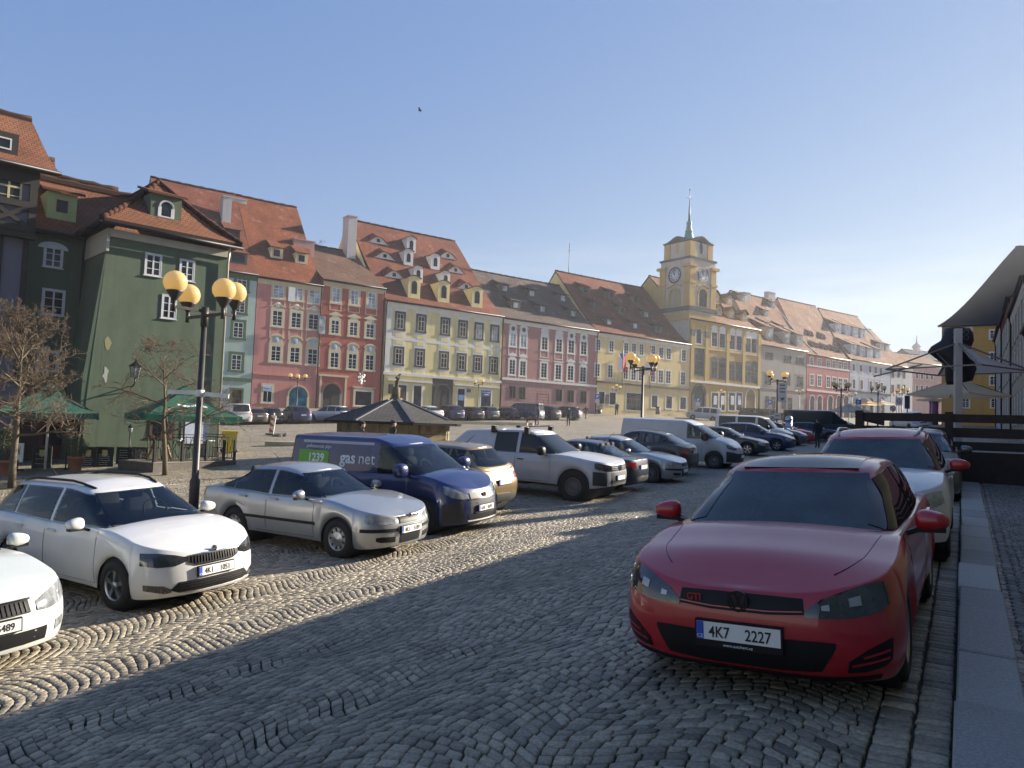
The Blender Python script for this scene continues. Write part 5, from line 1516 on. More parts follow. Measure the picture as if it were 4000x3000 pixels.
def rowhouse(label, xl, xr, ey, rx=None, ry=None, dr=8, wall=W_YEL, roof=R_RED, zb=None, name='town_house', v=0, **k):
    """a house of the far row: xl,xr facade edges; ey = eave pixels (two points); rx, ry = ridge pixel ends"""
    f = ROWF
    (xa, ya), (xb, yb) = ey
    ta, za = f.hit(xa, ya, v); tb, zb_ = f.hit(xb, yb, v)
    t0, _ = f.hit(xl, (ya + yb) / 2, v); t1, _ = f.hit(xr, (ya + yb) / 2 , v)
    ze = (za + zb_) / 2
    o = f.w((t0 + t1) / 2, v)
    if zb is None: zb = T(o.x + FN.x * 1, o.y + FN.y * 1)
    tr0, zr0 = f.hit(rx[0], ry[0], v - dr); tr1, zr1 = f.hit(rx[1], ry[1], v - dr)
    zr = (zr0 + zr1) / 2
    print('HOUSE', label[:24], 't %.1f %.1f' % (t0, t1), 'base %.1f' % zb, 'eave %.1f (%.1f %.1f)' % (ze - zb, za - zb, zb_ - zb), 'ridge %.1f (%.1f %.1f) rx %.1f %.1f' % (zr - zb, zr0 - zb, zr1 - zb, tr0 - t0, tr1 - t0))
    rid = k.pop('rid', None) or (0, t1 - t0)
    if rid == 'px': rid = (tr0 - t0, tr1 - t0)
    return House(f, name, label, t0, t1, zb, ze, zr, dr, wall, roof, v=v, rid=rid, **k)
def z4(x, y): return 800 + .3617 * x, 1050 + .3617 * y
def z5(x, y): return 1300 + .3617 * x, 800 + .3617 * y
def z6(x, y): return 1400 + .3617 * x, 1150 + .3617 * y
def z7(x, y): return 1900 + .3617 * x, 1000 + .3617 * y
def z9(x, y): return 2600 + .3617 * x, 1050 + .3617 * y
def z10(x, y): return 3000 + .3617 * x, 1050 + .3617 * y
Q = .3617
def Z(f, pts): return [f(*p) for p in pts]
def far_row():
    # ---- mint house
    H = rowhouse('narrow mint green house with dark green window surrounds', 640, 1006, ((880, 1058), (1000, 1074)), (560, 945), (690, 762), wall=W_MINT, roof=R_RED, dr=9, chim=[(7, 6.0, .9, 1.1, 12.5, 22.5), (.2, 8, 1.3, 1.2, 14, 21.2)], cornice=GREENTRIM)
    H.wins(Z(z4, [(400, 150), (380, 388), (360, 660), (340, 1010)]), 105 * Q, 165 * Q, sur=GREENTRIM, sw=.3)
    H.band(H.loc(*z4(360, 1215))[1], .35, .08, GREENTRIM)
    pdoor(H, z4, 345, 1308, 105, DOORBROWN, GREENTRIM, .2, flat=True)
    dormer(H, *z4(320, 20) if False else (905, 945), 1.6, 1.3, 'shed', face=R_RED, wf=.7)
    dormer(H, 930, 1030, 1.8, 1.1, 'shed', face=DKSTONE, wf=.7)
    # ---- pink house
    H = rowhouse('rose pink house with wavy cream window hoods and an orange roof', 1006, 1263, ((1010, 1082), (1260, 1118)), (955, 1172), (775, 808), wall=W_PINK, roof=R_ORANGE, dr=9, chim=[(.1, 8.6, 1.7, 1.0, 20, 23)])
    CR = CREAM
    H.wins(Z(z4, [(797, 240), (1000, 265), (1185, 298)]), 112 * Q, 150 * Q, sur=CR, sw=.22, pane=PANE_BRIGHT, apron=.7, ny=3, sp=.03)
    H.wins(Z(z4, [(782, 535), (985, 555), (1172, 572)]), 105 * Q, 165 * Q, sur=CR, sw=.22, hood='wave', apron=1.0, medal=STUCCO_W, sp=.03)
    H.wins(Z(z4, [(765, 915), (970, 930), (1162, 948)]), 102 * Q, 165 * Q, sur=CR, sw=.26, hood='arch', medal=PALEBLUE, sp=.03)
    w_ = H.win(*z4(676, 1350), 100 * Q, 185 * Q, sur=CR, sw=.2, ny=1)
    psign(H, z4, 672, 1290, 92, 50, mat('pale_sign', (.5, .6, .72), .4), 'Roland', PLATEBLUE, .26, y=-.06)
    pdoor(H, z4, 1010, 1278, 195, glass_mat('blue_shopfront', (.03, .16, .24)), CR, .25)
    H.band(H.loc(*z4(700, 1150))[1], .16, .08, plaster('pink_band', (.58, .27, .22))); H.pipe(H.L - .15)
    # open casements
    mb = MB(); lx, lz = H.loc(*z4(928, 282)); mb.box(lx - .4, lx + .3, -.45, -.40, lz - .75, lz + .75); mb.build('open_casement', FRAMEW, H.root)
    mb = MB(); lx, lz = H.loc(*z4(1248, 612)); mb.box(lx - .35, lx + .35, -.5, -.45, lz - .95, lz + .95); mb.build('open_casement', PANE_BRIGHT, H.root)
    for p in ((905 + 175, 1009), (1177, 1030)):
        dormer(H, p[0] + .0, p[1], 1.35, 1.15, 'shed', face=CREAM, wf=.5, hf=.6)
    # ---- dark red house
    H = rowhouse('brick red house with a stone arched gate and ornate cream window hoods', 1263, 1506, ((1270, 1094), (1500, 1128)), (1225, 1395), (962, 985), wall=W_RED, roof=R_BROWN, dr=7, chim=[(-.6, 5, 2.4, 1, 14.5, 18.6, plaster('pink_chimney', (.45, .28, .25)))])
    H.wins(Z(z4, [(1418, 285), (1617, 310), (1802, 338)]), 84 * Q, 158 * Q, sur=CR, sw=.24, pane=PANE_BRIGHT, apron=.6)
    H.wins(Z(z4, [(1405, 628), (1605, 650), (1783, 670)]), 85 * Q, 145 * Q, sur=CR, sw=.22, hood='tri', medal=STUCCO_W, sp=.03)
    H.wins(Z(z4, [(1398, 985), (1592, 1000), (1778, 1012)]), 88 * Q, 165 * Q, sur=CR, sw=.22, hood='arch', medal=PALEBLUE, sp=.03)
    lx, lz = H.loc(*z4(1375, 1465)); pdoor(H, z4, 1372, 1248, 180, DOORDARK, plaster('gate_stone', (.3, .26, .24)), .3, sp=.05); zt = H.loc(*z4(1375, 1165))[1]
    H.strip(lx - 1.55, lx - 1.33, 0, zt, CR, .06); H.strip(lx + 1.33, lx + 1.55, 0, zt, CR, .06); H.band(zt, .2, .12, CR, lx - 1.7, lx + 1.7, 'portal_cornice')
    H.win(*z4(1712, 1400), 185 * Q, 160 * Q, sur=CR, sw=.2, hood='flat', nx=1, ny=1, trans=0)
    H.pipe(H.L - .1)
    mb = MB()
    for i in range(26):
        a = RND.uniform(0, 6.28); r_ = RND.uniform(0, .5); cx, cz = H.loc(*z4(1690, 1180)); mb.lathe([(0, -.008), (RND.uniform(.1, .25), -.006), (.1, -.001)], 7, c=(cx + r_ * math.cos(a), 0, cz + 1.4 * r_ * math.sin(a)), axis='y')
    mb.build('bare_plaster_patch', plaster('raw_plaster', (.6, .55, .5)), H.root)
    # ---- yellow house with the eyebrow dormers
    H = rowhouse('pale yellow house with grey stone window frames and many eyebrow dormers on its tall roof', 1506, 1967, ((1513, 1172), (1960, 1238)), (1358, 1777), (850, 948), wall=W_YEL, roof=R_RED, dr=9.5, rid='px', gable='px', cornice=STUCCO_W, depth=19, chim=[(-1.9, 6.4, 1.1, 1.6, 13.5, 22.4)])
    cols = [450, 677, 937, 1127, 1300, 1470]
    r1 = [290, 318, 350, 378, 402, 425]; r2 = [668, 690, 715, 735, 753, 770]
    for i, cx in enumerate(cols):
        lx, lz1 = H.loc(*z6(cx, r1[i])); _, lz2 = H.loc(*z6(cx - 13, r2[i]))
        H.strip(lx - .78, lx + .78, H.loc(*z6(cx, 880))[1] + .2, H.h - .7, STUCCO_W, .02, 'white_panel')
        for zz in (lz1 - 1.62, lz2 + 1.62, lz2 - 1.62): H.strip(lx - .5, lx + .5, zz - .24, zz + .24, W_YEL, .035, 'yellow_field')
        for zz in (lz1, lz2): window(H.root, lx, zz, .86, 1.72, frame=mat('window_buff', (.5, .45, .33), .6), sur=GREYTRIM, sw=.27, ny=2, fw=.07, y0=-.022, pane=PANE_BRIGHT if (i > 3 and zz == lz1) else GLASS)
    zf = H.loc(*z6(400, 862))[1]; H.band(zf - .1, .3, .16, STUCCO_W); H.band((H.loc(*z6(937, 350))[1] + H.loc(*z6(922, 715))[1]) / 2 - .15, .35, .025, STUCCO_W, name='white_band')
    H.strip(.05, .9, zf + .2, H.h - .7, STUCCO_W, .018, 'white_panel')
    lx, _ = H.loc(*z6(905, 1100)); gs = plaster('grey_portal', (.09, .083, .075)); zt = H.loc(*z6(905, 912))[1]; H.strip(lx - 1.42, lx + 1.42, 0, zt, gs, .06, 'portal'); pdoor(H, z6, 905, 982, 150, DOORDARK, plaster('grey_portal2', (.12, .11, .1)), .2, sp=.06, y0=-.06)
    mb = H.wall
    BS = mat('blue_sign', (.02, .08, .28), .4); WF = STUCCO_W
    for cx, wd, hh_ in ((475, 88, 980), (640, 82, 988), (1110, 72, 1020), (1378, 104, 1040)):
        pdoor(H, z6, cx, hh_, wd, DOORBROWN if cx == 475 else glass_mat('shop_glass', (.035, .035, .045)), WF, .2, flat=True, sp=.05)
    psign(H, z6, 1378, 1070, 104, 60, BS, None, WHITEINK, .23, y=-.07, lines=['POTRAVINY', 'TABÁK'])
    psign(H, z6, 1105, 1115, 58, 60, mat('sky_sign', (.15, .3, .5), .4), y=-.07)
    psign(H, z6, 1190, 1040, 36, 34, BS)
    psign(H, z6, 345, 1020, 40, 100, BLACK, y=-.2)
    psign(H, z6, 450, 1018, 36, 24, mat('teal_sign', (.02, .3, .27), .4), y=-.08)
    H.band(zf - .75, .2, .25, STUCCO_W, .6, 6.4, 'awning_box'); H.band(zf - .75, .2, .25, STUCCO_W, H.L - 7, H.L - .4, 'awning_box')
    H.pipe(.1); H.pipe(H.L - .05)
    for p in Z(z5, [(490, 420), (560, 585), (660, 790), (1240, 580), (1325, 735), (1440, 915)]): dormer(H, *p, 3.0, .85, 'eyebrow', face=WF)
    for p in Z(z5, [(845, 515), (815, 655), (920, 838), (1105, 700), (1215, 890)]): dormer(H, *p, 1.25, 1.75, 'seg', face=WF, arched=True, wf=.42, hf=.62)
    for p in Z(z5, [(875, 1010), (1195, 1055), (1555, 1110)]): dormer(H, *p, 1.6, 2.35, 'seg', face=W_YEL, arched=True, wf=.45, hf=.65)
    # ---- mauve house
    H = rowhouse('dusty mauve house with tall white ornamented windows and a grey tiled roof', 1967, 2336, ((1975, 1246), (2325, 1290)), (1853, 2171), (1057, 1112), wall=W_MAUVE, roof=R_GREY, dr=8.5, cornice=STUCCO_W)
    xs = [285, 400, 628, 783, 915, 1050]; a = [905, 918, 945, 968, 980, 996]; b = [1200, 1215, 1235, 1255, 1265, 1280]
    for i in range(6):
        H.win(*z7(xs[i], a[i]), 62 * Q, 140 * Q, sur=STUCCO_W, sw=.2, hood='arch', medal=DKSTONE if i not in (2, 3) else STUCCO_W, apron=.75, pane=PANE_BRIGHT if i < 2 else GLASS, ny=4, trans=0, nx=2, sp=.1)
        H.win(*z7(xs[i] - 8, b[i]), 62 * Q, 160 * Q, sur=STUCCO_W, sw=.2, hood='flat' if i in (2, 3) else 'tri', apron=.75, ny=5, trans=0, sp=.1)
    zb_ = H.loc(*z7(600, 1370))[1]; H.band(zb_, .3, .16, STUCCO_W); lo = plaster('wall_mauve_pale', (.42, .245, .22))
    for i in range(9): H.band(.5 + i * (zb_ - .5) / 9, (zb_ - .5) / 9 - .045, .045, lo, name='rusticated_course')
    H.wins(Z(z7, [(280, 1470), (383, 1480), (780, 1505), (907, 1515), (1042, 1525)]), 68 * Q, 135 * Q, frame=FRAMED, y=-.08, nx=2, ny=1, trans=0)
    pdoor(H, z7, 618, 1488, 115, DOORDARK, lo, .1, flat=True, sp=.06)
    for p in Z(z7, [(195, 390), (490, 445), (825, 495), (315, 570), (605, 615), (938, 662)]): dormer(H, *p, 1.5, 1.0, 'shed', face=DKSTONE, wf=.5, pane=PANE_BRIGHT)
    H.pipe(H.L - .05)
    # ---- straw yellow house with flags
    H = rowhouse('straw yellow house with slim white windows and two hanging flags', 2336, 2696, ((2345, 1300), (2690, 1344)), (2169, 2515), (1056, 1127), wall=W_YEL2, roof=R_RED, dr=9.5, rid='px', gable='px', cornice=STUCCO_W)
    top = Z(z7, [(1208, 960), (1350, 976), (1508, 997), (1592, 1003), (1673, 1011), (1798, 1030), (1885, 1045), (1968, 1057), (2130, 1075)])
    mid = Z(z7, [(1198, 1232), (1338, 1246), (1503, 1262), (1588, 1273), (1668, 1280), (1797, 1293), (1882, 1302), (1963, 1308), (2122, 1322)])
    H.wins(top, 46 * Q, 122 * Q, sur=STUCCO_W, sw=.14, ny=4, trans=0); H.wins(mid, 50 * Q, 138 * Q, sur=STUCCO_W, sw=.14, ny=4, trans=0)
    H.band(H.loc(*z7(1600, 1400))[1], .25, .25, DKSTONE)
    H.wins(Z(z7, [(1243, 1530), (1362, 1540), (1815, 1572), (1972, 1582), (2123, 1592)]), 66 * Q, 135 * Q, sur=STUCCO_W, sw=.16, nx=1, ny=1, trans=0)
    H.win(*z7(1595, 1575), 168 * Q, 185 * Q, frame=FRAMED, sur=STUCCO_W, sw=.12, nx=3, ny=2, name='shop_door')
    psign(H, z7, 1303, 1545, 34, 100, BLACK)
    for p in Z(z7, [(1070, 405), (1350, 455), (1612, 508), (1185, 575), (1465, 622), (1725, 668), (1325, 750), (1605, 792), (1855, 828)]): dormer(H, *p, 1.5, 1.0, 'shed', face=DKSTONE, wf=.5, pane=PANE_BRIGHT if RND.random() < .4 else GLASS)
    fl = {}
    for i, (px, y0, y1) in enumerate(((1448, 1055, 1255), (1745, 1100, 1290))):
        lx, z1 = H.loc(*z7(px, y0)); _, z0 = H.loc(*z7(px, y1)); o = H.f.w(H.t0 + lx, .45)
        f = empty('flag', (o.x, o.y, H.zb + z0), H.f.rz, ('hanging flag of white red and a blue wedge, on the straw yellow house' if i == 0 else 'red and white hanging flag half hidden by the lamp globes'), 'flag', 'flags on the straw yellow house')
        hh_ = z1 - z0; mb = MB(); n = 10; wd = 1.5
        def cp(a, b): return (-wd / 2 + wd * a, .06 * math.sin(a * 7 + b * 3) * (.4 + b), hh_ * (1 - b))
        def quad(p, mi):
            k = 8
            for j in range(k):
                for q in range(4):
                    def bl(u, v): 
                        l = [p[0][m] + (p[3][m] - p[0][m]) * v for m in (0, 1)]; r = [p[1][m] + (p[2][m] - p[1][m]) * v for m in (0, 1)]
                        return cp(l[0] + (r[0] - l[0]) * u, l[1] + (r[1] - l[1]) * u)
                    mb.add([bl(q / 4, j / k), bl((q + 1) / 4, j / k), bl((q + 1) / 4, (j + 1) / k), bl(q / 4, (j + 1) / k)], [(0, 3, 2, 1)], mi, True)
        if i == 0:
            quad([(0, 0), (.5, .35), (.5, 1), (0, 1)], 0); quad([(1, 0), (.5, .35), (.5, 1), (1, 1)], 1); quad([(0, 0), (1, 0), (.5, .35), (.5, .35)], 2)
        else: quad([(0, 0), (.5, 0), (.5, 1), (0, 1)], 0); quad([(.5, 0), (1, 0), (1, 1), (.5, 1)], 1)
        mb.build('cloth', [mat('flag_white', (.75, .74, .74), .8, var=.05), mat('flag_red', (.55, .03, .045), .8, var=.05), mat('flag_blue', (.06, .06, .3), .8, var=.05)], f)
        mb = MB(); mb.tube([(0, -.1, hh_ + 1.6), (0, -.04, -2.0)], .04, 6); mb.sphere((0, -.1, hh_ + 1.7), .1, 8, 6); mb.build('pole', DARKMETAL, f)
    # ---- town hall
    H = rowhouse('ochre baroque town hall with pilasters, paired windows and a tiled roof', 2698, 2968, ((2700, 1243), (2965, 1292)), (2640, 2850), (1105, 1140), wall=W_OCHRE, roof=R_TAN, dr=9, cornice=plaster('ochre_cornice', (.5, .35, .14)), name='town_hall', cat='town hall', chim=[(6.2, 6.0, 1.6, 1.4, 14, 21)])
    GW = STUCCO_W
    H.win(*z9(358, 730), 52 * Q, 150 * Q, frame=FRAMED, arch=True, sur=GW, sw=.3)
    H.win(*z9(360, 1030), 92 * Q, 230 * Q, frame=FRAMED, sur=DKSTONE, sw=.2, hood='arch')
    for x, y in ((525, 765), (612, 778), (717, 795), (793, 803), (890, 825), (955, 833)): H.win(*z9(x, y), 56 * Q, 150 * Q, frame=FRAMED, sur=GW, sw=.15, arch=False, hood='arch')
    for k, (x, y) in enumerate(((525, 1090), (610, 1103), (712, 1115), (790, 1122), (885, 1137), (955, 1143))): H.win(*z9(x, y), 62 * Q, 180 * Q, frame=FRAMED, sur=DKSTONE, sw=.14, hood='flat' if k in (2, 3) else 'tri')
    zb_ = H.loc(*z9(700, 1265))[1]; H.band(zb_, .35, .25, GW); H.band(H.loc(*z9(700, 905))[1], .3, .1, plaster('ochre_band', (.66, .5, .22)))
    PO = plaster('pilaster_ochre', (.56, .39, .13))
    for x in (285, 440, 668, 842, 1008):
        lx, _ = H.loc(*z9(x, 900)); H.strip(lx - .35, lx + .35, zb_ + .36, H.h - .65, PO, .14)
        H.strip(lx - .45, lx + .45, H.h - 2.6, H.h - 1.6, DKSTONE if x < 500 else PO, .2, 'capital')
    pdoor(H, z9, 360, 1262, 118, DOORDARK, DKSTONE, .4, sp=.1)
    for x, w_ in ((530, 70), (612, 55), (715, 64), (792, 60)):
        H.win(*z9(x, 1435), w_ * Q, 190 * Q, frame=FRAMED, sur=GW, sw=.18, ny=1); psign(H, z9, x + 4, 1420, 34, 95, mat('poster_pale', (.55, .58, .62), .6, var=.2), y=-.06, name='poster')
    pdoor(H, z9, 915, 1305, 96, plaster('passage_plaster', (.25, .19, .09)), GW, .25)
    H.pipe(H.L - .1)
    for p in Z(z9, [(545, 355), (688, 385), (575, 505), (710, 535), (850, 568)]): dormer(H, *p, 1.5, 1.2, 'gable', face=W_OCHRE, wf=.45, pane=PANE_BRIGHT)
    tower(H)
    # ---- beyond the town hall
    H = rowhouse('plain grey house with dark oblong windows right of the town hall', 2972, 3150, ((2975, 1348), (3145, 1372)), (2850, 3015), (1128, 1178), wall=W_GREY, roof=R_TAN, dr=10, cornice=None, rid='px', gable='px', chim=[(7.6, 9, 1.8, 1.2, 17, 22.6)])
    H.wins(Z(z9, [(1120, 945), (1315, 980), (1450, 1000)]), 85 * Q, 82 * Q, frame=FRAMED, nx=3, ny=1, trans=0); H.wins(Z(z9, [(1100, 1195), (1310, 1200), (1450, 1222)]), 75 * Q, 125 * Q, frame=FRAMED, sur=W_GREY, sw=.1, hood='flat')
    H.band(H.loc(*z9(1250, 1320))[1], .2, .06, DKSTONE); H.wins(Z(z9, [(1098, 1440), (1165, 1445), (1278, 1450), (1345, 1455)]), 45 * Q, 130 * Q, frame=FRAMED, ny=1)
    lx, lz = H.loc(*z9(1310, 1368)); mb = MB(); text_mb(mb, 'Literární', .95, (lx, -.06, lz - .3), (1, 0, 0), (0, 0, 1), 0, bold=.02); mb.build('lettering', mat('sign_red', (.4, .05, .05), .5), H.root)
    for p in Z(z9, [(1125, 770), (1310, 815), (1445, 845)]): dormer(H, *p, 1.9, 2.2, 'shed', face=W_GREY, wf=.55, pane=PANE_BRIGHT)
    for p in Z(z9, [(830, 350), (1160, 420), (1085, 515), (1090, 645), (1255, 680)]): dormer(H, *p, 1.3, 1.1, 'shed', face=W_GREY, wf=.5, pane=PANE_BRIGHT)
    H = rowhouse('rose red house with white sash windows and a tall bare roof', 3152, 3318, ((3155, 1385), (3312, 1408)), (3035, 3185), (1162, 1198), wall=W_ROSE, roof=R_TAN, dr=11, cornice=None, rid='px', gable='px', chim=[(4, 10.6, 2.2, 1, 21, 23.8)])
    H.wins(Z(z9, [(1578, 998), (1660, 1010), (1756, 1027), (1818, 1035), (1880, 1045), (1940, 1055)]), 36 * Q, 82 * Q, sur=STUCCO_W, sw=.12, ny=2); H.wins(Z(z9, [(1580, 1200), (1662, 1210), (1757, 1222), (1820, 1230), (1885, 1240), (1943, 1248)]), 40 * Q, 116 * Q, sur=STUCCO_W, sw=.14, ny=2)
    H.band(H.loc(*z9(1700, 1070))[1], .3, .06, STUCCO_W); H.band(H.loc(*z9(1700, 1335))[1], .3, .1, STUCCO_W)
    for x in (1580, 1660, 1775, 1868, 1945):
        pdoor(H, z9, x, 1372, 50, glass_mat('shop_glass', (.035, .035, .045)), STUCCO_W, .22)
    for p in Z(z9, [(1565, 725), (1700, 755), (1615, 848), (1725, 872), (1830, 890)]): dormer(H, *p, 1.9, .8, 'eyebrow', face=DKSTONE)
    H = rowhouse('pale blue and white house with two rows of dormers', 3320, 3478, ((3325, 1405), (3470, 1424)), (3195, 3350), (1205, 1236), wall=W_SKY, roof=R_TAN, dr=11, cornice=STUCCO_W, rid='px', gable='px')
    H.wins(Z(z10, [(925, 1066), (1005, 1076), (1100, 1086), (1162, 1096), (1218, 1106)]), 27 * Q, 72 * Q, frame=FRAMED, sur=STUCCO_W, sw=.15); H.wins(Z(z10, [(928, 1242), (1010, 1252), (1108, 1264), (1170, 1272), (1228, 1282)]), 28 * Q, 100 * Q, frame=FRAMED, sur=STUCCO_W, sw=.15, hood='wave')
    H.band(H.loc(*z10(1100, 1350))[1], .3, .2, GREYTRIM)
    for x in (950, 1030, 1110, 1230): pdoor(H, z10, x, 1400, 42, glass_mat('shop_glass', (.035, .035, .045)), W_GREY, .22)
    for p in Z(z10, [(760, 695), (860, 715), (945, 735), (1028, 752), (925, 925), (1020, 945), (1100, 965), (1190, 972)]): dormer(H, *p, 2.0, 1.9, 'shed', face=W_SKY, wf=.5, pane=PANE_BRIGHT)
    H = rowhouse('white house at the far end of the row with low tan roof', 3480, 3565, ((3485, 1428), (3555, 1437)), (3390, 3460), (1286, 1300), wall=W_WHITE, roof=R_TAN, dr=9, cornice=STUCCO_W)
    H.wins(Z(z10, [(1348, 1145), (1410, 1142), (1470, 1152)]), 26 * Q, 66 * Q, frame=FRAMED); H.wins(Z(z10, [(1347, 1300), (1410, 1295), (1470, 1300)]), 27 * Q, 95 * Q, frame=FRAMED)
    for p in Z(z10, [(1230, 880), (1290, 890)]): dormer(H, *p, 1.6, 1.4, 'shed', face=W_WHITE, pane=PANE_BRIGHT)
def tower(H):
    """clock tower on the left corner of the town hall"""
    t0, z0 = H.f.hit(2694, 1220, 0); W_ = 6.0
    _, zt = H.f.hit(2694, 950, 0)
    x0 = t0 - H.t0 + .2; x1 = x0 + W_; y0, y1 = .25, .25 + W_
    zb = H.h - .3
    def zz(y): return H.f.hit(2694, y, 0)[1] - H.zb
    za, zc, zd, ze = zz(1205), zz(1060), zz(1003), zz(925)   # sill, clock middle, top of the clock stage, top storey eave
    o = H.f.w(H.t0, H.v)
    R_ = empty('clock_tower', (o.x, o.y, H.zb), H.f.rz, 'ochre and white clock tower with a green copper spire beside the town hall', 'clock tower')
    OC = plaster('tower_ochre', (.54, .37, .14)); WH = plaster('tower_white', (.52, .48, .4))
    mb = MB(); mb.box(x0, x1, y0, y1, zb - 3, zd)
    i = .45; mb.box(x0 + i, x1 - i, y0 + i, y1 - i, zd, ze - .2)
    mb.build('shaft', WH, R_)
    mb = MB()
    # corner pilasters of the clock stage and the stage above
    for cx, cy in ((x0, y0), (x1, y0), (x0, y1), (x1, y1)):
        mb.box(cx - .18, cx + .18, cy - .18, cy + .18, zb, zd + .0) if False else None
        sx = 1 if cx == x0 else -1; sy = 1 if cy == y0 else -1
        ax, bx = sorted((cx - .14 * sx, cx + 1.1 * sx)); ay, by = sorted((cy - .14 * sy, cy + 1.1 * sy))
        mb.box(ax, bx, ay, by, za + .5, zd - 1.3)
        ax, bx = sorted((cx + .3 * sx, cx + 1.5 * sx)); ay, by = sorted((cy + .3 * sy, cy + 1.5 * sy))
        mb.box(ax, bx, ay, by, zd + .3, ze - .25)
    mb.box(x0 - .2, x1 + .2, y0 - .2, y1 + .2, zb + .2, zb + 1.2)
    mb.build('corner_pilaster', OC, R_)
    mb = MB()
    mb.box(x0 - .35, x1 + .35, y0 - .35, y1 + .35, za - .1, za + .5)
    mb.build('base_moulding', GREYTRIM, R_)
    for cx, cy in ((x0, y0), (x1, y0), (x0, y1), (x1, y1)):
        mb = MB(); sx = 1 if cx == x0 else -1; sy = 1 if cy == y0 else -1
        ax, bx = sorted((cx - .5 * sx, cx + 1.3 * sx)); ay, by = sorted((cy - .5 * sy, cy + 1.3 * sy)); mb.box(ax, bx, ay, by, zd - 1.3, zd - .9); mb.build('capital_moulding', OC, R_); mb = MB()
        ax, bx = sorted((cx - .3 * sx, cx + 1.2 * sx)); ay, by = sorted((cy - .3 * sy, cy + 1.2 * sy)); mb.box(ax, bx, ay, by, zd - 3.9, zd - 3.5); mb.build('lower_moulding', OC, R_)
    mb = MB(); mb.box(x0 - .2, x1 + .2, y0 - .2, y1 + .2, zd, zd + .3); mb.build('upper_moulding', GREYTRIM, R_)
    xc, yc = (x0 + x1) / 2, (y0 + y1) / 2
    # curved cornice roof: rises over the middle of every side
    n = 16; vs = []; ring = []
    def ed(k, o_, zoff):
        out = []
        e = W_ / 2 - i + o_
        for sd_ in range(4):
            for q in range(n):
                a = -1 + 2 * q / n; hgt = ze + zoff + .85 * (math.exp(-(a / .52) ** 2) - .03)
                p = {0: (a * e, -e), 1: (e, a * e), 2: (-a * e, e), 3: (-e, -a * e)}[sd_]
                out.append((xc + p[0] * k, yc + p[1] * k, hgt if k > .99 else hgt + (1 - k) * .25))
        return out
    mb = MB(); L_ = [ed(1, -.3, -.6), ed(1, .0, -.35), ed(1, .26, -.2), ed(1, .3, .0), ed(.6, .3, .0)]
    top = [(xc + .75 * math.cos(2 * math.pi * (k + .5) / 64 - 3 * math.pi / 4), yc + .75 * math.sin(2 * math.pi * (k + .5) / 64 - 3 * math.pi / 4), ze + .85) for k in range(64)]
    L_.append(top); N_ = 4 * n
    vs = [p for l in L_ for p in l]
    fs = [(j * N_ + k, j * N_ + (k + 1) % N_, (j + 1) * N_ + (k + 1) % N_, (j + 1) * N_ + k) for j in range(len(L_) - 1) for k in range(N_)]
    mb.add(vs, fs, 0, True); mb.build('cap_roof', GREYTRIM, R_)
    zs = [zz(y) for y in (902, 860, 825, 772)]
    CU = mat('copper_green', (.10, .29, .21), .6, var=.35, scale=2, streak=.5)
    b = ze + .7; t = zz(828); h_ = t - b
    mb = MB(); mb.lathe([(1.25, b - .2), (.8, b + h_ * .12), (.62, b + h_ * .3), (.58, b + h_ * .42), (.66, b + h_ * .44), (.5, b + h_ * .5), (.36, b + h_ * .75), (.46, b + h_ * .85), (.34, b + h_ * .96), (.15, t), (.13, t + .05)], 12, c=(xc, yc, 0)); mb.build('spire', CU, R_)
    t2 = zz(770); t3 = zz(703)
    mb = MB(); mb.tube([(xc, yc, t), (xc, yc, t2)], [.17, .11], 8); mb.tube([(xc, yc, t2), (xc, yc, t3)], [.05, .04], 6); zc_ = t2 + (t3 - t2) * .5
    mb.bar((xc - .7, yc, zc_), (xc + .7, yc, zc_), .06); mb.sphere((xc, yc, t3 + .1), .12, 8, 6); mb.build('finial', DARKMETAL, R_)
    # clock faces and belfry windows on the two seen sides
    for sd_ in (0, 1, 2, 3):
        c, s_ = math.cos(sd_ * math.pi / 2), math.sin(sd_ * math.pi / 2)
        def P(a, d, z):   # a along the side, d outwards
            x, y = a, -(W_ / 2 + d); return (xc + c * x - s_ * y, yc + s_ * x + c * y, z)
        ax = Vector((c, s_, 0)); nn = Vector((s_, -c, 0))
        ck = zd - 2.35; r_ = 1.28
        mb = MB()
        def disc(r0, r1, d, mi, m=40):
            vs = []
            for rr in (r0, r1):
                for k in range(m): th = 2 * math.pi * k / m; vs.append(P(rr * math.cos(th), d, ck + rr * math.sin(th)))
            mb.add(vs, [(k, (k + 1) % m, m + (k + 1) % m, m + k) for k in range(m)], mi)
        disc(0, r_ * .84, .1, 0); disc(r_ * .82, r_ * 1.02, .14, 1); disc(r_ * .5, r_ * .53, .103, 1)
        for k in range(12):
            th = math.pi / 2 - 2 * math.pi * (k + 1) / 12
            text_mb(mb, ['I', 'II', 'III', 'IV', 'V', 'VI', 'VII', 'VIII', 'IX', 'X', 'XI', 'XII'][k], .42, P(r_ * .68 * math.cos(th), .106, ck + r_ * .68 * math.sin(th) - .15), ax, (0, 0, 1), 1, bold=.03)
        for ang, ln, wd in ((math.pi / 2 + .58, .62, .12), (math.pi / 2 + .1, .85, .08)):
            a = Vector(P(0, .12, ck)); b = Vector(P(r_ * ln * math.cos(ang), .12, ck + r_ * ln * math.sin(ang)))
            mb.bar(a, b, wd, .02, 1, up=tuple(nn))
        mb.build('clock_face', [mat('clock_white', (.5, .52, .56), .4, var=.04), INK], R_)
        # arched window below the clock
        zt = ck - 2.2; zl = za + .7; hw = .95
        pts = [(-hw, zl), (hw, zl)] + arc(0, zt - hw, hw, hw, 0, 180, 10)
        mb = MB(); vs = [P(a, .05, z) for a, z in pts] + [P(a, -.05, z) for a, z in pts]; k = len(pts)
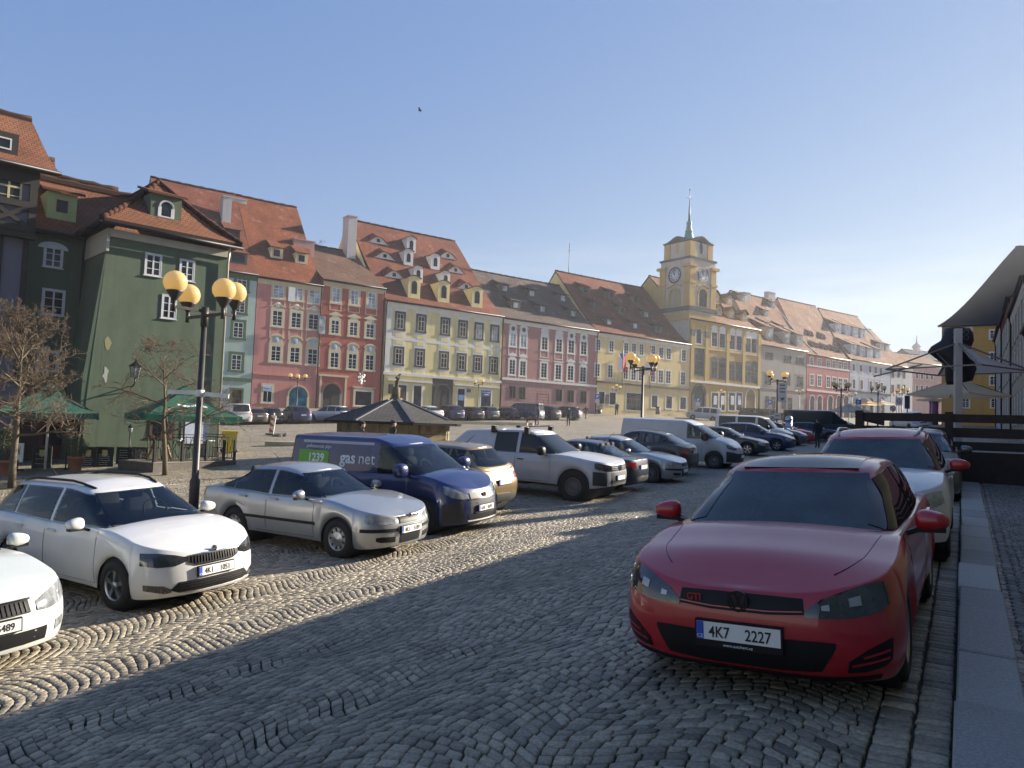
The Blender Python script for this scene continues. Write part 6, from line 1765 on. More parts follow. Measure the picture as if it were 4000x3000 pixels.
        mb.add(vs, [tuple(range(k)), tuple(range(2 * k - 1, k - 1, -1))] + [(q, q + k, (q + 1) % k + k, (q + 1) % k) for q in range(k)]); wn_ = mb.build('window', plaster('blind_panel', (.42, .33, .2)) if sd_ % 2 == 0 and False else (plaster('blind_panel', (.42, .34, .22)) if sd_ == 3 else GLASS), R_)
        mb = MB(); A = arc(0, zt - hw, hw + .14, hw + .14, 0, 180, 12)
        for a, b in zip(A, A[1:]): mb.bar(P(a[0], .07, a[1]), P(b[0], .07, b[1]), .16, .28, up=tuple(nn))
        for sg in (-1, 1): mb.bar(P(sg * (hw + .14), .07, zl), P(sg * (hw + .14), .07, zt - hw), .28, .16, up=tuple(nn))
        A = [(-1.5, zt + .35), (-.8, zt + .5), (0, zt + .8), (.8, zt + .5), (1.5, zt + .35)]
        for a, b in zip(A, A[1:]): mb.bar(P(a[0], .12, a[1]), P(b[0], .12, b[1]), .22, .2, up=tuple(nn))
        mb.build('surround', OC, wn_)
        # opening in the top stage
        d_ = -i + .03
        pts = arc(0, (zd + ze) / 2 + .5, .38, .95, 0, 360, 16)[:-1]
        mb = MB(); vs = [P(a, d_, z) for a, z in pts]; mb.add(vs, [tuple(range(16))]); mb.build('oculus', GLASS if sd_ == 0 else OC, R_)
far_row()
def z1(x, y): return .452 * x, 400 + .452 * y
def z2(x, y): return .452 * x, 1100 + .452 * y
def z34(x, y): return 3400 + .3617 * x, 900 + .3617 * y
PN = Vector((.695, -.72))
PW = {}
def spalicek():
    """the block of old houses on the left"""
    c = at(881, 1400, 33.0)
    f = Frame((c.x, c.y), PN)
    t0, za = f.hit(429, 890); t1, zb_ = f.hit(893, 985)
    ze = (za + zb_) / 2; base = T(c.x, c.y) - .2
    o = f.w(t0); A = House.__new__(House); A.f = f; A.t0, A.t1, A.v = t0, t1, 0; A.zb = base; A.h = ze - base; A.L = t1 - t0
    A.root = empty('old_house', (o.x, o.y, base), f.rz, 'sage green house wing with a hipped orange roof and a battered corner', 'house')
    L, H, D = A.L, A.h, 8.0
    mb = MB(); mb.box(0, L, 0, D, -1.5, H)
    # battered left corner: a raking buttress face
    B_ = .6
    mb.add([(0, 0, H), (0, 0, 1.6), (-B_, 0.02, -1.5), (-B_, 0.02, 1.6 * .0 + 3.1), (0, 2.9, H), (-B_, 2.9, -1.5), (-B_, 2.9, 3.1)], [(0, 3, 2, 1)], 0)
    mb.add([(0, .0, H - .2), (-.42, .0, 2.4), (-.5, .0, -1.5), (.02, .0, -1.5), (0, 3, H - .2), (-.42, 3, 2.4), (-.5, 3, -1.5)], [(0, 1, 2, 3), (0, 4, 5, 1), (1, 5, 6, 2)], 0)
    mb.build('wall', W_GREEN, A.root)
    PALE = plaster('pale_stucco', (.42, .4, .32))
    mb = MB(); mb.box(-.06, L + .06, -.10, -.001, H - .3, H); mb.box(-.10, -.001, -.1, D * .36, H - .9, H); mb.build('cornice', PALE, A.root)
    # hip roof: apex of the front slope, ridge running back
    _, zA = f.hit(619, 721, -2.7); tA, _ = f.hit(619, 721, -2.7)
    ax = tA - t0; zr = zA - base; ov = .42; th = .14
    def tri(P, UV): 
        pass
    mb = MB()
    def sl(pts, uvs):
        n = len(pts); up = [(p[0], p[1], p[2] + th) for p in pts]
        mb.add(pts + up, [tuple(range(n, 2 * n)), tuple(range(n - 1, -1, -1))] + [(i, (i + 1) % n, n + (i + 1) % n, n + i) for i in range(n)], 0, False, [uvs, uvs[::-1]] + [[(0, 0)] * 4] * n)
    e0, e1 = -ov, L + ov
    # front slope in strips so that it sags and kicks a little
    k = 10; rows = []
    for j in range(k + 1):
        q = j / k; w0 = e0 + (ax - e0) * q; w1 = e1 + (ax - e1) * q; y = -ov + (2.7 + ov) * q; z = H + (zr - H) * q - .1 * math.sin(math.pi * q) + (.18 * (1 - q * 4) if q < .25 else 0)
        rows.append((w0, w1, y, z))
    for j in range(k):
        a, b = rows[j], rows[j + 1]; s0 = j * 4.6 / k; s1 = (j + 1) * 4.6 / k
        P = [(a[0], a[2], a[3]), (a[1], a[2], a[3]), (b[1], b[2], b[3]), (b[0], b[2], b[3])]
        mb.add([(p[0], p[1], p[2] + th) for p in P] + P, [(0, 1, 2, 3), (7, 6, 5, 4), (0, 4, 5, 1)], 0, False, [[(a[0], s0), (a[1], s0), (b[1], s1), (b[0], s1)]] * 2 + [[(0, 0)] * 4])
    sl([(e0, D, H + .1), (e0, -ov, H + .18), (ax, 2.7, zr), (ax, D, zr)], [(D, 0), (0, 0), (2.7, 4.4), (D, 4.4)])
    sl([(e1, -ov, H + .18), (e1, D, H + .1), (ax, D, zr), (ax, 2.7, zr)], [(0, 0), (D, 0), (D, 4.4), (2.7, 4.4)])
    rf = mb.build('roof', R_MOSS, A.root)
    mb = MB()
    for s_ in (e0, e1):
        for i in range(13):
            q = i / 13; q2 = (i + 1.15) / 13
            a = Vector((s_ + (ax - s_) * q, -ov + (2.7 + ov) * q, H + .3 + (zr + .12 - H - .3) * q - .1 * math.sin(math.pi * q))); b = Vector((s_ + (ax - s_) * q2, -ov + (2.7 + ov) * q2, H + .3 + (zr + .12 - H - .3) * q2 - .1 * math.sin(math.pi * q2)))
            mb.tube([a, b], [.13, .10], 7)
    mb.tube([(ax, 2.6, zr + .15), (ax, D, zr + .15)], .11, 7); mb.build('hip_tiles', R_ORANGE, rf)
    mb = MB(); mb.tube([(e0, -ov - .06, H + .12), (e1, -ov - .06, H + .12)], .07, 8); mb.tube([(e0 - .05, -ov, H + .12), (e0 - .05, 3, H + .12)], .07, 8); mb.build('gutter', DARKMETAL, A.root)
    mb = MB(); mb.tube([(L - .12, -.4, H + .1), (L - .05, -.12, H - .5), (L - .05, -.12, 0)], .05, 8); mb.build('downpipe', mat('zinc_pipe', (.4, .38, .3), .5, .4), A.root)
    WN = mat('old_window_white', (.55, .56, .56), .6, var=.15)
    for x, y, w, h in (z1(1323, 1407) + (145 * .452, 200 * .452), z1(1615, 1455) + (130 * .452, 190 * .452), z2(1460, 222) + (128 * .452, 212 * .452)): A.win(x, y, w * .92, h * .95, frame=WN, nx=2, ny=3, trans=0, fw=.06, sur=WN, sw=.035, sp=.05)
    A.win(*z2(1400, 1262), 190 * .452, 165 * .452, frame=DOORBROWN, sur=DOORBROWN, sw=.06, nx=2, ny=1, trans=0)
    lx, lz = A.loc(*z2(1700, 1272)); mb = MB(); mb.box(lx - .5, lx + .5, -.05, -.001, lz - .62, lz + .62); mb.build('notice_board', mat('board_pale', (.5, .54, .62), .5), A.root)
    for q, (px_, py_, n_, m_) in enumerate(((825, 520, 7, plaster('peeled_ochre', (.3, .28, .14))), (848, 800, 9, plaster('peeled_white', (.4, .4, .36))))):
        r = random.Random(q); lx, lz = A.loc(*z2(px_ + 30, py_)); lx = max(lx, .2); mb = MB()
        P = [(lx + r.uniform(.05, .16) * math.cos(6.283 * k / n_), lz + r.uniform(.15, .42) * math.sin(6.283 * k / n_)) for k in range(n_)]
        mb.prism(P, -.006, -.0008); mb.build('peeled_patch', m_, A.root)
    # dormer on the hip
    _, zd_ = f.hit(*z1(1410, 1000), -.9); xd, _ = f.hit(*z1(1410, 1000), -.9); xd -= t0; zd_ -= base
    mb = MB(); mb.box(xd - .62, xd + .62, .6, 2.2, zd_ - .25, zd_ + .9); d_ = mb.build('dormer', W_GREEN, A.root)
    mb = MB(); P = [(xd - .8, .45, zd_ + .86), (xd + .8, .45, zd_ + .86), (xd + .62, 2.4, zd_ + 1.45), (xd - .62, 2.4, zd_ + 1.45)]; mb.add(P + [(a, b, c + .1) for a, b, c in P], [(4, 5, 6, 7), (0, 1, 5, 4), (3, 2, 1, 0), (1, 2, 6, 5), (3, 0, 4, 7)], 0, False, [[(0, 0), (1.6, 0), (1.6, 2), (0, 2)]] * 5); mb.build('dormer_roof', R_MOSS, d_)
    window(d_, xd, zd_ + .3, .5, .68, frame=WN, y0=.6, arch=True, sur=WN, sw=.08, sill=False, trans=0, ny=1, nx=1, name='dormer_window')
    # ---- the wing on the left, set back
    fB = Frame(f.w(t0, -2.9), PN)
    tl, zl = fB.hit(100, 890); tr, zr_ = fB.hit(337, 940)
    zeB = zl; print('B', tl, tr, zl - base, zr_ - base)
    _, zrB = fB.hit(400, 745, -3.4)
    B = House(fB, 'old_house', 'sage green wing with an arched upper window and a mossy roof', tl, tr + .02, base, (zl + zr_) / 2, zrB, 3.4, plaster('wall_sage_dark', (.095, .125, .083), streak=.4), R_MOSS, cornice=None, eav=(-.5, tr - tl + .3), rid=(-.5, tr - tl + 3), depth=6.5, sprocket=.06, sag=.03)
    B.win(*z1(460, 1338), 150 * .452, 180 * .452, frame=WN, nx=2, ny=3, trans=0, arch=False, sur=WN, sw=.05, fw=.06)
    lx, lz = B.loc(*z1(460, 1250)); mb = MB(); mb.prism([(lx - .55, lz - .08), (lx + .55, lz - .08)] + arc(lx, lz - .08, .55, .28, 0, 180, 10), -.05, -.001); mb.build('window_arch', WN, B.root)
    B.win(*z2(460, 182), 180 * .452, 215 * .452, frame=WN, nx=2, ny=3, trans=0, sur=WN, sw=.05, fw=.06); B.win(*z2(410, 690), 170 * .452, 170 * .452, frame=WN, nx=2, ny=2, trans=0, sur=WN, sw=.05, fw=.06)
    B.pipe(B.L - .06, 0, r=.09)
    RB = mat('painted_red_panel', (.13, .022, .018), .6, var=.2)
    lx, lz = B.loc(*z2(535, 1560)); 
    for x0, x1, y0, y1, m_, nm in ((100, 320, 1210, 1600, DOORBROWN, 'door'), (380, 690, 1210, 1425, GLASS, 'shop_window'), (375, 690, 1430, 1600, RB, 'panel')):
        xa, zt = B.loc(*z2(x0, y0)); xb, zb2 = B.loc(*z2(x1, y1)); mb = MB(); mb.box(xa, xb, -.06, -.001, zb2, zt); o_ = mb.build(nm, m_, B.root)
        mb = MB(); 
        for a_, b_, c_, d__ in ((xa - .07, xb + .07, zt, zt + .09), (xa - .07, xa, zb2, zt), (xb, xb + .07, zb2, zt)): mb.box(a_, b_, -.08, -.001, c_, d__)
        mb.build('frame', RB, o_)
    lx, lz = B.loc(*z2(685, 1140)); mb = MB(); mb.box(lx - .15, lx + .15, -.03, -.001, lz - .0, lz + .22, 0); mb.box(lx - .15, lx + .15, -.03, -.001, lz - .25, lz - .01, 1); text_mb(mb, '20', .16, (lx, -.032, lz - .19), (1, 0, 0), (0, 0, 1), 2); mb.build('number_plate', [mat('plate_blue_enamel', (.03, .06, .3), .4), mat('plate_red_enamel', (.45, .03, .03), .4), WHITEINK], B.root)
    xd, yd, zd_ = B.on_roof(*z1(525, 1000)); mb = MB(); mb.box(xd - .55, xd + .55, yd - .1, yd + 1.8, zd_ - .1, zd_ + 1.05); d_ = mb.build('dormer', plaster('dormer_green', (.36, .42, .2)), B.root)
    P = [(xd - .8, yd - .3, zd_ + 1.02), (xd + .8, yd - .3, zd_ + 1.02), (xd + .6, yd + 2.0, zd_ + 1.75), (xd - .6, yd + 2.0, zd_ + 1.75)]; mb = MB(); mb.add(P + [(a, b, c + .1) for a, b, c in P], [(4, 5, 6, 7), (0, 1, 5, 4), (3, 2, 1, 0), (1, 2, 6, 5), (3, 0, 4, 7)], 0, False, [[(0, 0), (1.6, 0), (1.6, 2), (0, 2)]] * 5); mb.build('dormer_roof', R_MOSS, d_)
    window(d_, xd, zd_ + .48, .42, .52, frame=DOORBROWN, y0=yd - .1, nx=1, ny=1, trans=0, name='dormer_window')
    # ---- higher roofs behind
    f2 = Frame(fB.w(0, -6.0), PN)
    a0, _ = f2.hit(205, 690, -4); a1, _ = f2.hit(460, 745, -4); _, zt = f2.hit(330, 715, -4); _, zt2 = f2.hit(440, 737, -4)
    House(f2, 'old_house', 'house with a long lichen patched roof behind the green wing', a0 - 1, a1 + 4, base, zeB + .3, (zt + zt2) / 2, 4, W_GREEN, R_MOSS, cornice=None, rid=(0, a1 - a0 + 1), eav=(0, a1 - a0 + 4.5), sag=.03)
    f3 = Frame(fB.w(0, -4.5), PN)
    a0, _ = f3.hit(60, 600, -3); a1, zt = f3.hit(216, 627, -3)
    House(f3, 'old_house', 'narrow house with a steep mossy roof behind the timber framed house', a0 - 6, a1, base, zeB + 1.2, zt, 3.2, W_GREEN, R_MOSS, cornice=None, sag=.02)
    # ---- timber framed house
    fC = Frame(fB.w(0, 1.2), PN)
    a1, ze1 = fC.hit(128, 672); a0, ze0 = fC.hit(0, 650); a1b, _ = fC.hit(118, 900)
    _, zrC = fC.hit(100, 466, -3.6); xr1, _ = fC.hit(111, 468, -3.6)
    TIM = mat('dark_timber', (.022, .017, .014), .8, var=.3); INF = plaster('grey_violet_infill', (.13, .13, .16))
    Lc = 7.0; t0c = a1b - Lc; ee = (ze0 + ze1) / 2
    C_ = House(fC, 'timber_framed_house', 'dark timber framed house with crossed braces under its windows', t0c, a1b, base, ee, zrC, 3.6, INF, R_MOSS, cornice=None, eav=(-.3, Lc + .75), rid=(-.3, xr1 - t0c + .1), sag=.02, ov=.7, depth=7)
    zz = lambda y: fC.hit(60, y)[1] - base
    mb = MB(); out = -.4
    z_up0, z_mid, z_top = zz(905), zz(800), C_.h - .05
    mb.box(-.3, Lc + .12, out, -.001, z_up0 - .25, z_up0); mb.box(-.3, Lc + .12, out, -.001, z_top - .55, z_top)
    mb.build('jetty_beam', TIM, C_.root)
    mb = MB(); mb.box(-.3, Lc + .08, out + .08, -.002, z_up0, z_top - .5); mb.build('upper_infill', INF, C_.root)
    mb = MB()
    for x in (Lc - .05, Lc - 1.55, Lc - 3.1, Lc - 4.6, Lc - 6.1): mb.box(x - .13, x + .13, out - .03, out + .081, z_up0, z_top - .5)
    for z in (z_mid, z_up0 + .1): mb.box(-.3, Lc + .08, out - .035, out + .08, z - .12, z + .12)
    for i in range(4):
        xa = Lc - .2 - i * 1.52; xb = xa - 1.2
        mb.bar((xa, out + .03, z_up0 + .2), (xb, out + .03, z_mid - .1), .16, .1, up=(0, 1, 0)); mb.bar((xb, out + .025, z_up0 + .2), (xa, out + .025, z_mid - .1), .16, .1, up=(0, 1, 0))
    for x in (Lc - .1, Lc - .95, Lc - 2.2, Lc - 3.4, Lc - 4.6): mb.box(x - .1, x + .1, -.06, -.0015, 3.0, z_up0 - .25)
    for z in (3.05, 4.05, 5.05): mb.box(0, Lc, -.065, -.0012, z - .1, z + .1)
    mb.build('timber_frame', TIM, C_.root)
    YF = mat('window_straw', (.5, .42, .22), .6)
    for i in range(3): window(C_.root, Lc - .85 - i * 1.5, (z_mid + z_top - .45) / 2, .85, 1.05, frame=YF, y0=out + .08, nx=2, ny=2, trans=.65, fw=.07)
    for i in range(2): window(C_.root, Lc - 1.5 - i * 1.4, 4.5, .7, 1.3, frame=YF, nx=2, ny=3, trans=0, fw=.07, y0=-.07)
    window(C_.root, Lc - 1.2, zz(1235) , .8, 1.1, frame=YF, nx=2, ny=2, trans=0, fw=.07)
    xd, yd, zd_ = C_.on_roof(8, 590); mb = MB(); mb.box(xd - .7, xd + .5, yd - .1, yd + 1.2, zd_ - .1, zd_ + .75); d_ = mb.build('dormer', TIM, C_.root); window(d_, xd, zd_ + .3, .55, .45, frame=WN, y0=yd - .1, nx=1, ny=1, trans=0, name='dormer_window')
    # a further house of the block to the left of the frame (mirrored in the car windows)
    fD = Frame(fC.w(t0c - 9, 0), PN)
    House(fD, 'old_house', 'cream house left of the timber framed house', 0, 8.9, base, base + 7, base + 11.5, 4, CREAM, R_ORANGE)
    PW.update(f=f, t0=t0, t1=t1, base=base, fB=fB, A=A, B=B)
spalicek()
def right_row():
    O = Vector(from_su(0, -3.0)); f = Frame(O, -KU * -1 if False else KU)
    # facade faces the lane (+u); local x runs towards the viewer, so s = -t
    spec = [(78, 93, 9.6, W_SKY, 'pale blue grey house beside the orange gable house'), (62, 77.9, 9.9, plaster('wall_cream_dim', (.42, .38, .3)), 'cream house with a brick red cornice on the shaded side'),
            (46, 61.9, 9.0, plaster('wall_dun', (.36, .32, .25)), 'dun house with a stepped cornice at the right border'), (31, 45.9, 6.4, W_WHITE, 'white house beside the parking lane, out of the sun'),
            (16, 30.9, 6.2, W_ROSE, 'rose house by the kerb behind the pavement'), (2, 15.9, 8, W_YEL2, 'straw house by the kerb next to the rose house'), (-14, 1.9, 9.8, W_MINT, 'mint house by the kerb next to the straw house')]  # the nearer houses are unseen, their eaves set to shape the lane's shadow
    for i, (s0, s1, h, wl_, lb) in enumerate(spec):
        X, Y = from_su((s0 + s1) / 2, -3.2); zb = T(X, Y)
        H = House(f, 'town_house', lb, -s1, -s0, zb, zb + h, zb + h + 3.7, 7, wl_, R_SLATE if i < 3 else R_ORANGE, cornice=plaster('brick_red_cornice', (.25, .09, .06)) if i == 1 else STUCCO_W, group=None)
        if i < 4:
            for k in range(5):
                for z in (2.0, 5.0, 8.0 if h > 9 else 7.6):
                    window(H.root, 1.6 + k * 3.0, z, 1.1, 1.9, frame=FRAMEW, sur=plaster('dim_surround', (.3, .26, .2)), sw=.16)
            H.pipe(.2); H.pipe(H.L - .2)
        if i < 3:
            for k in range(3):
                x = 3 + k * 4.5; y = 1.6; z = H.h + (H.rh - H.h) * (y + H.ov) / (H.dr + H.ov)
                mb = MB(); mb.box(x - .7, x + .7, y, y + 2.2, z - .2, z + 1.5); mb.box(x - .9, x + .9, y - .15, y + 2.6, z + 1.5, z + 1.65); d_ = mb.build('dormer', GREYTRIM, H.root); window(d_, x, z + .75, .8, .9, y0=y, ny=2, trans=0, name='dormer_window')
    # orange house closing the view
    n = -KS
    c = at(3678, 1400, 88); f = Frame((c.x, c.y), n)
    _, ze = f.hit(3678, 1274); base = T(c.x, c.y)
    xr, zr = f.hit(3966, 966, -9)
    OR = plaster('wall_orange', (.56, .34, .1))
    H = House(f, 'town_house', 'orange house with a tall dark grey roof seen on its gable side', 0, 15, base, ze, zr, 9, OR, roof_mat('roof_dark_slate', (.028, .027, .028), (.022, .022, .023), (.012, .012, .012)), cornice=None, rid=(xr, 17), eav=(-.4, 15.3), sprocket=.13, sag=.05)
    for y in (1305, 1392, 1485): H.win(3882, y + 2, 30, 34, frame=FRAMEW, sur=STUCCO_W, sw=.12)
    H.win(3786, 1300, 18, 38, frame=FRAMEW, sur=STUCCO_W, sw=.12)
    for x in (3772, 3885): H.win(x, 1575, 28, 36, frame=FRAMEW, sur=STUCCO_W, sw=.1)
    # houses closing the far end
    c = at(3538, 1500, 172); f = Frame((c.x, c.y), Vector((.40, -.916)))
    t1, _ = f.hit(3690, 1500); _, ze = f.hit(3600, 1421); base = T(c.x, c.y)
    H = House(f, 'town_house', 'pale pink house closing the far end of the square', 0, t1 + 2, base, ze, ze + 3.2, 8, plaster('wall_palepink', (.5, .3, .27)), R_TAN, cornice=STUCCO_W)
    H.wins(Z(z10, [(1555, 1142), (1608, 1150), (1662, 1155), (1715, 1160), (1768, 1166)]), 25 * Q, 66 * Q, frame=FRAMED, sur=STUCCO_W, sw=.12); H.wins(Z(z10, [(1553, 1302), (1608, 1304), (1660, 1306), (1715, 1308)]), 25 * Q, 90 * Q, frame=FRAMED, sur=STUCCO_W, sw=.12)
    f2 = Frame(f.w(0, -18), f.n)
    a, zt = f2.hit(3520, 1364, -6); b, _ = f2.hit(3700, 1366, -6); _, ze2 = f2.hit(3560, 1400)
    H = House(f2, 'town_house', 'grey house with slate roof and a small white ridge turret beyond the pink house', a, b, base, ze2, zt, 6, W_GREY, R_SLATE, cornice=None)
    tx, z0 = f2.hit(3594, 1385, 0); mb = MB(); x = tx - a; z = z0 - base
    mb.box(x - 1.6, x + 1.6, -.5, 2.5, z - 4, z - 1); mb.prism([(x - 1.6, z - 1), (x + 1.6, z - 1), (x + .9, z + .3), (x, z + 1.1), (x - .9, z + .3)], -.5, 2.5); mb.lathe([(.9, z + .3), (.9, z + 1.8), (1.2, z + 2.0), (.9, z + 2.6), (.25, z + 3.1), (.08, z + 5), (0, z + 5.2)], 10, c=(x, 1, 0)); mb.build('turret', STUCCO_W, H.root)
    c0 = f2.hit(3470, 1345, -12); House(Frame(f2.w(0, -12), f.n), 'town_house', 'distant grey block peeping over the roofs at the far end', a - 16, a - 4, base, c0[1] - 1.5, c0[1], 5, W_GREY, R_SLATE, cornice=None)
right_row()
def haze():
    mb = MB(); mb.box(-250, 250, -250, 250, -12, 48)
    m = bpy.data.materials.new('haze'); m.use_nodes = True
    n, l = m.node_tree.nodes, m.node_tree.links
    n.remove(n['Principled BSDF'])
    v = n.new('ShaderNodeVolumePrincipled'); v.inputs['Color'].default_value = (.93, .95, 1, 1); v.inputs['Density'].default_value = .0005; v.inputs['Anisotropy'].default_value = .4
    l.new(v.outputs['Volume'], n['Material Output'].inputs['Volume'])
    mb.build('haze', m, kind='stuff')
haze()
# ================================================================ STREET FURNITURE
def globe_mat():
    m, n, l, b = nt('lamp_globe')
    b.inputs['Base Color'].default_value = (.85, .66, .33, 1); b.inputs['Roughness'].default_value = .22; b.inputs['Coat Weight'].default_value = .6
    tr = n.new('ShaderNodeBsdfTranslucent'); tr.inputs['Color'].default_value = (.95, .76, .40, 1)
    mx = n.new('ShaderNodeMixShader'); mx.inputs['Fac'].default_value = .5
    l.new(b.outputs[0], mx.inputs[1]); l.new(tr.outputs[0], mx.inputs[2]); l.new(mx.outputs[0], n['Material Output'].inputs['Surface'])
    return m
M_GLOBE = globe_mat()
POLE = mat('lamp_pole', (.045, .04, .035), .5, .3, var=.4, scale=6)
def lamp(x, Y, ytop, label, ng=4, R=.62, gr=.235, rot=.0, group='globe street lamps of the square', base=True):
    """street lamp whose pole top shows at pixel (x,ytop) and which stands Y metres away"""
    p = at(x, ytop, Y); z0 = T(p.x, p.y); h = p.z - z0
    o = empty('street_lamp', (p.x, p.y, z0), rot, label, 'street lamp', group)
    k = gr / .235
    mb = MB(); mb.tube([(0, 0, 0), (0, 0, .9 * k), (0, 0, .95 * k), (0, 0, h)], [.1 * k, .1 * k, .07 * k, .055 * k], 12); mb.tube([(0, 0, h - .35 * k), (0, 0, h + .06 * k)], .075 * k, 12)
    mb.build('pole', POLE, o)
    dirs = [2 * math.pi * i / ng for i in range(ng)] if ng != 3 else [0, math.pi, math.pi / 2]
    for i, a in enumerate(dirs):
        d = Vector((math.cos(a), math.sin(a), 0)); dz = -.12 * k if i % 2 else -.02 * k
        e = d * R
        if ng == 3 and i == 2: e = Vector((0, 0, 0)); dz = .2
        mb = MB(); 
        if e.length: mb.bar(Vector((0, 0, h + dz)), e + Vector((0, 0, h + dz)), .05 * k, .06 * k)
        mb.tube([e + Vector((0, 0, h + dz - .1 * k)), e + Vector((0, 0, h + dz + .14 * k))], .042 * k, 8)
        mb.lathe([(.04 * k, h + dz + .12 * k), (.16 * k, h + dz + .3 * k), (.165 * k, h + dz + .33 * k), (.02, h + dz + .34 * k)], 16, c=(e.x, e.y, 0))
        a_ = mb.build('arm', POLE, o)
        mb = MB(); mb.sphere((e.x, e.y, h + dz + .3 * k + gr * .84), gr, 28, 18); mb.build('globe', M_GLOBE, a_)
    return o, h
def lamps():
    o, h = lamp(801, 16, 1212, 'tall four globe lamp with a white bracket before the sage green house', rot=rad(52), R=.68)
    mb = MB(); zb = h * .61
    mb.bar((-.68, 0, zb + .0), (-.08, 0, zb), .03, .09); mb.bar((.08, 0, zb - .02), (.6, 0, zb - .05), .03, .09); mb.tube([(0, 0, zb - .08), (0, 0, zb + .06)], .085, 12)
    b = mb.build('bracket', mat('bracket_white', (.7, .7, .62), .5), o); b.rotation_euler = (0, 0, -rad(52))
    lamp(2512, 37.5, 1436, 'four globe lamp rising behind the large white van', rot=rad(25), R=.72)
    o, h = lamp(3037, 60, 1485, 'four globe lamp carrying direction boards beside the long black van', rot=rad(20), R=.78)
    L3 = o.location.copy()
    lamp(3286, 75, 1520, 'four globe lamp before the rose red house and the parasols', rot=rad(12), R=.8)
    lamp(3430, 90, 1530, 'three globe lamp before the pale blue house, left globe grey', ng=3, R=.75)
    lamp(3524, 105, 1535, 'three globe lamp of dull globes before the pale pink house', ng=3, R=.75)
    lamp(1163, 74, 1484, 'slim four globe lamp before the blue shop arch of the rose pink house', rot=rad(15), R=.7, gr=.2)
    lamp(1870, 84, 1502, 'slim two globe lamp before the blue shop sign of the yellow house', ng=2, R=.42, gr=.19)
    lamp(2407, 103, 1522, 'slim three globe lamp before the straw yellow house', ng=3, R=.5, gr=.18)
    lamp(2817, 120, 1540, 'slim three globe lamp before the town hall', ng=3, R=.5, gr=.18)
    lamp(3123, 128, 1535, 'slim two globe lamp before the plain grey house', ng=2, R=.55, gr=.22)
    lamp(3329, 142, 1545, 'slim two globe lamp at the foot of the pale blue house', ng=2, R=.6, gr=.22)
    lamp(3503, 150, 1545, 'slim two globe lamp before the white house at the far end', ng=2, R=.6, gr=.22)
    # boards on the third lamp
    for i, (dz, w_, h_, c, nm, lb) in enumerate(((3.6, .62, 1.5, 'sign_grey_white', 'sign', 'grey white board with a black down arrow on the lamp beside the black van'), (1.75, .5, .45, 'sign_cream', 'sign', 'cream square plate on the lamp pole, uppermost'), (1.15, .95, .28, 'sign_cream', 'sign', 'long cream arrow board on the lamp pole'), (.8, .9, .26, 'sign_cream', 'sign', 'lowest cream board on the lamp pole beside the black van'))):
        s = empty(nm, L3 + Vector((.36 if i == 0 else 0, -.12, dz)), rad(-20), lb, 'sign', 'boards on the lamp beside the black van')
        mb = MB(); mb.box(-w_ / 2, w_ / 2, -.03, 0, -h_ / 2, h_ / 2); mb.build('board', mat(c, (.55, .54, .48) if i else (.45, .46, .47), .5), s)
        mb = MB()
        if i == 0:
            mb.prism([(-.2, -.42), (.0, -.68), (.2, -.42)], -.036, -.031)
            for k in range(3): mb.box(-.2, .2, -.036, -.031, .5 - k * .26, .6 - k * .26)
        else: mb.box(-w_ * .32, w_ * .32, -.036, -.031, -.03, .03)
        mb.build('marks', INK, s)
    # parking and traffic signs
    BL = mat('sign_blue', (.02, .12, .45), .4); GALV = mat('galvanised', (.3, .31, .32), .5, .6)
    for x, y, Y, lb in ((2334, 1549, 100, 'blue parking sign before the straw yellow house'), (2727, 1562, 113, 'blue parking sign with a white plate at the town hall door'), (3007, 1571, 118, 'blue parking sign before the plain grey house'), (3353, 1571, 98, 'blue parking sign beside the far parasols')):
        p = at(x, y, Y); z0 = T(p.x, p.y); s = empty('parking_sign', (p.x, p.y, z0), rad(-8), lb, 'sign', 'blue parking signs'); h = p.z - z0
        mb = MB(); mb.tube([(0, .04, 0), (0, .04, h + .35)], .035, 8); mb.build('post', GALV, s)
        mb = MB(); mb.box(-.33, .33, -.02, 0, h - .33, h + .33, 0); text_mb(mb, 'P', .56, (0, -.024, h - .2), (1, 0, 0), (0, 0, 1), 1, bold=.02); mb.box(-.3, .3, -.02, 0, h - .85, h - .4, 2); mb.build('plate', [BL, WHITEINK, mat('plate_pale', (.5, .5, .5), .5)], s)
    for x, y, Y, lb, kind in ((3488, 1596, 70, 'round red ringed sign forbidding a turn above the fence', 0), (3512, 1567, 88, 'round sign with a red bar on a pale board at the far end', 1)):
        p = at(x, y, Y); z0 = T(p.x, p.y); s = empty('traffic_sign', (p.x, p.y, z0), 0, lb, 'sign', 'traffic signs'); h = p.z - z0
        mb = MB(); mb.tube([(0, .04, 0), (0, .04, h + .2)], .03, 8); mb.build('post', GALV, s)
        mb = MB()
        for r0, r1, d, mi in ((0, .2, -.022, 0), (.2, .27, -.024, 1)):
            vs = [(rr * math.cos(2 * math.pi * k / 24), d, h + rr * math.sin(2 * math.pi * k / 24)) for rr in (r0, r1) for k in range(24)]
            mb.add(vs, [(k, (k + 1) % 24, 24 + (k + 1) % 24, 24 + k) for k in range(24)], mi)
        mb.lathe([(.27, -.02), (.27, 0), (0, 0)], 24, c=(0, 0, h), axis='y', mi=2)
        mb.bar((-.13, -.028, h + .13), (.13, -.028, h - .13), .05, .004, 1, up=(0, 1, 0)); mb.bar((.0, -.027, h - .12), (.0, -.027, h + .04), .05, .003, 3, up=(0, 1, 0)); mb.bar((.0, -.027, h + .04), (-.1, -.027, h + .05), .05, .003, 3, up=(0, 1, 0))
        if kind: mb.box(-.4, .4, .0, .02, h - .5, h + .45, 0)
        mb.build('disc', [WHITEINK, mat('sign_red_ring', (.5, .02, .03), .4), GALV, INK], s)
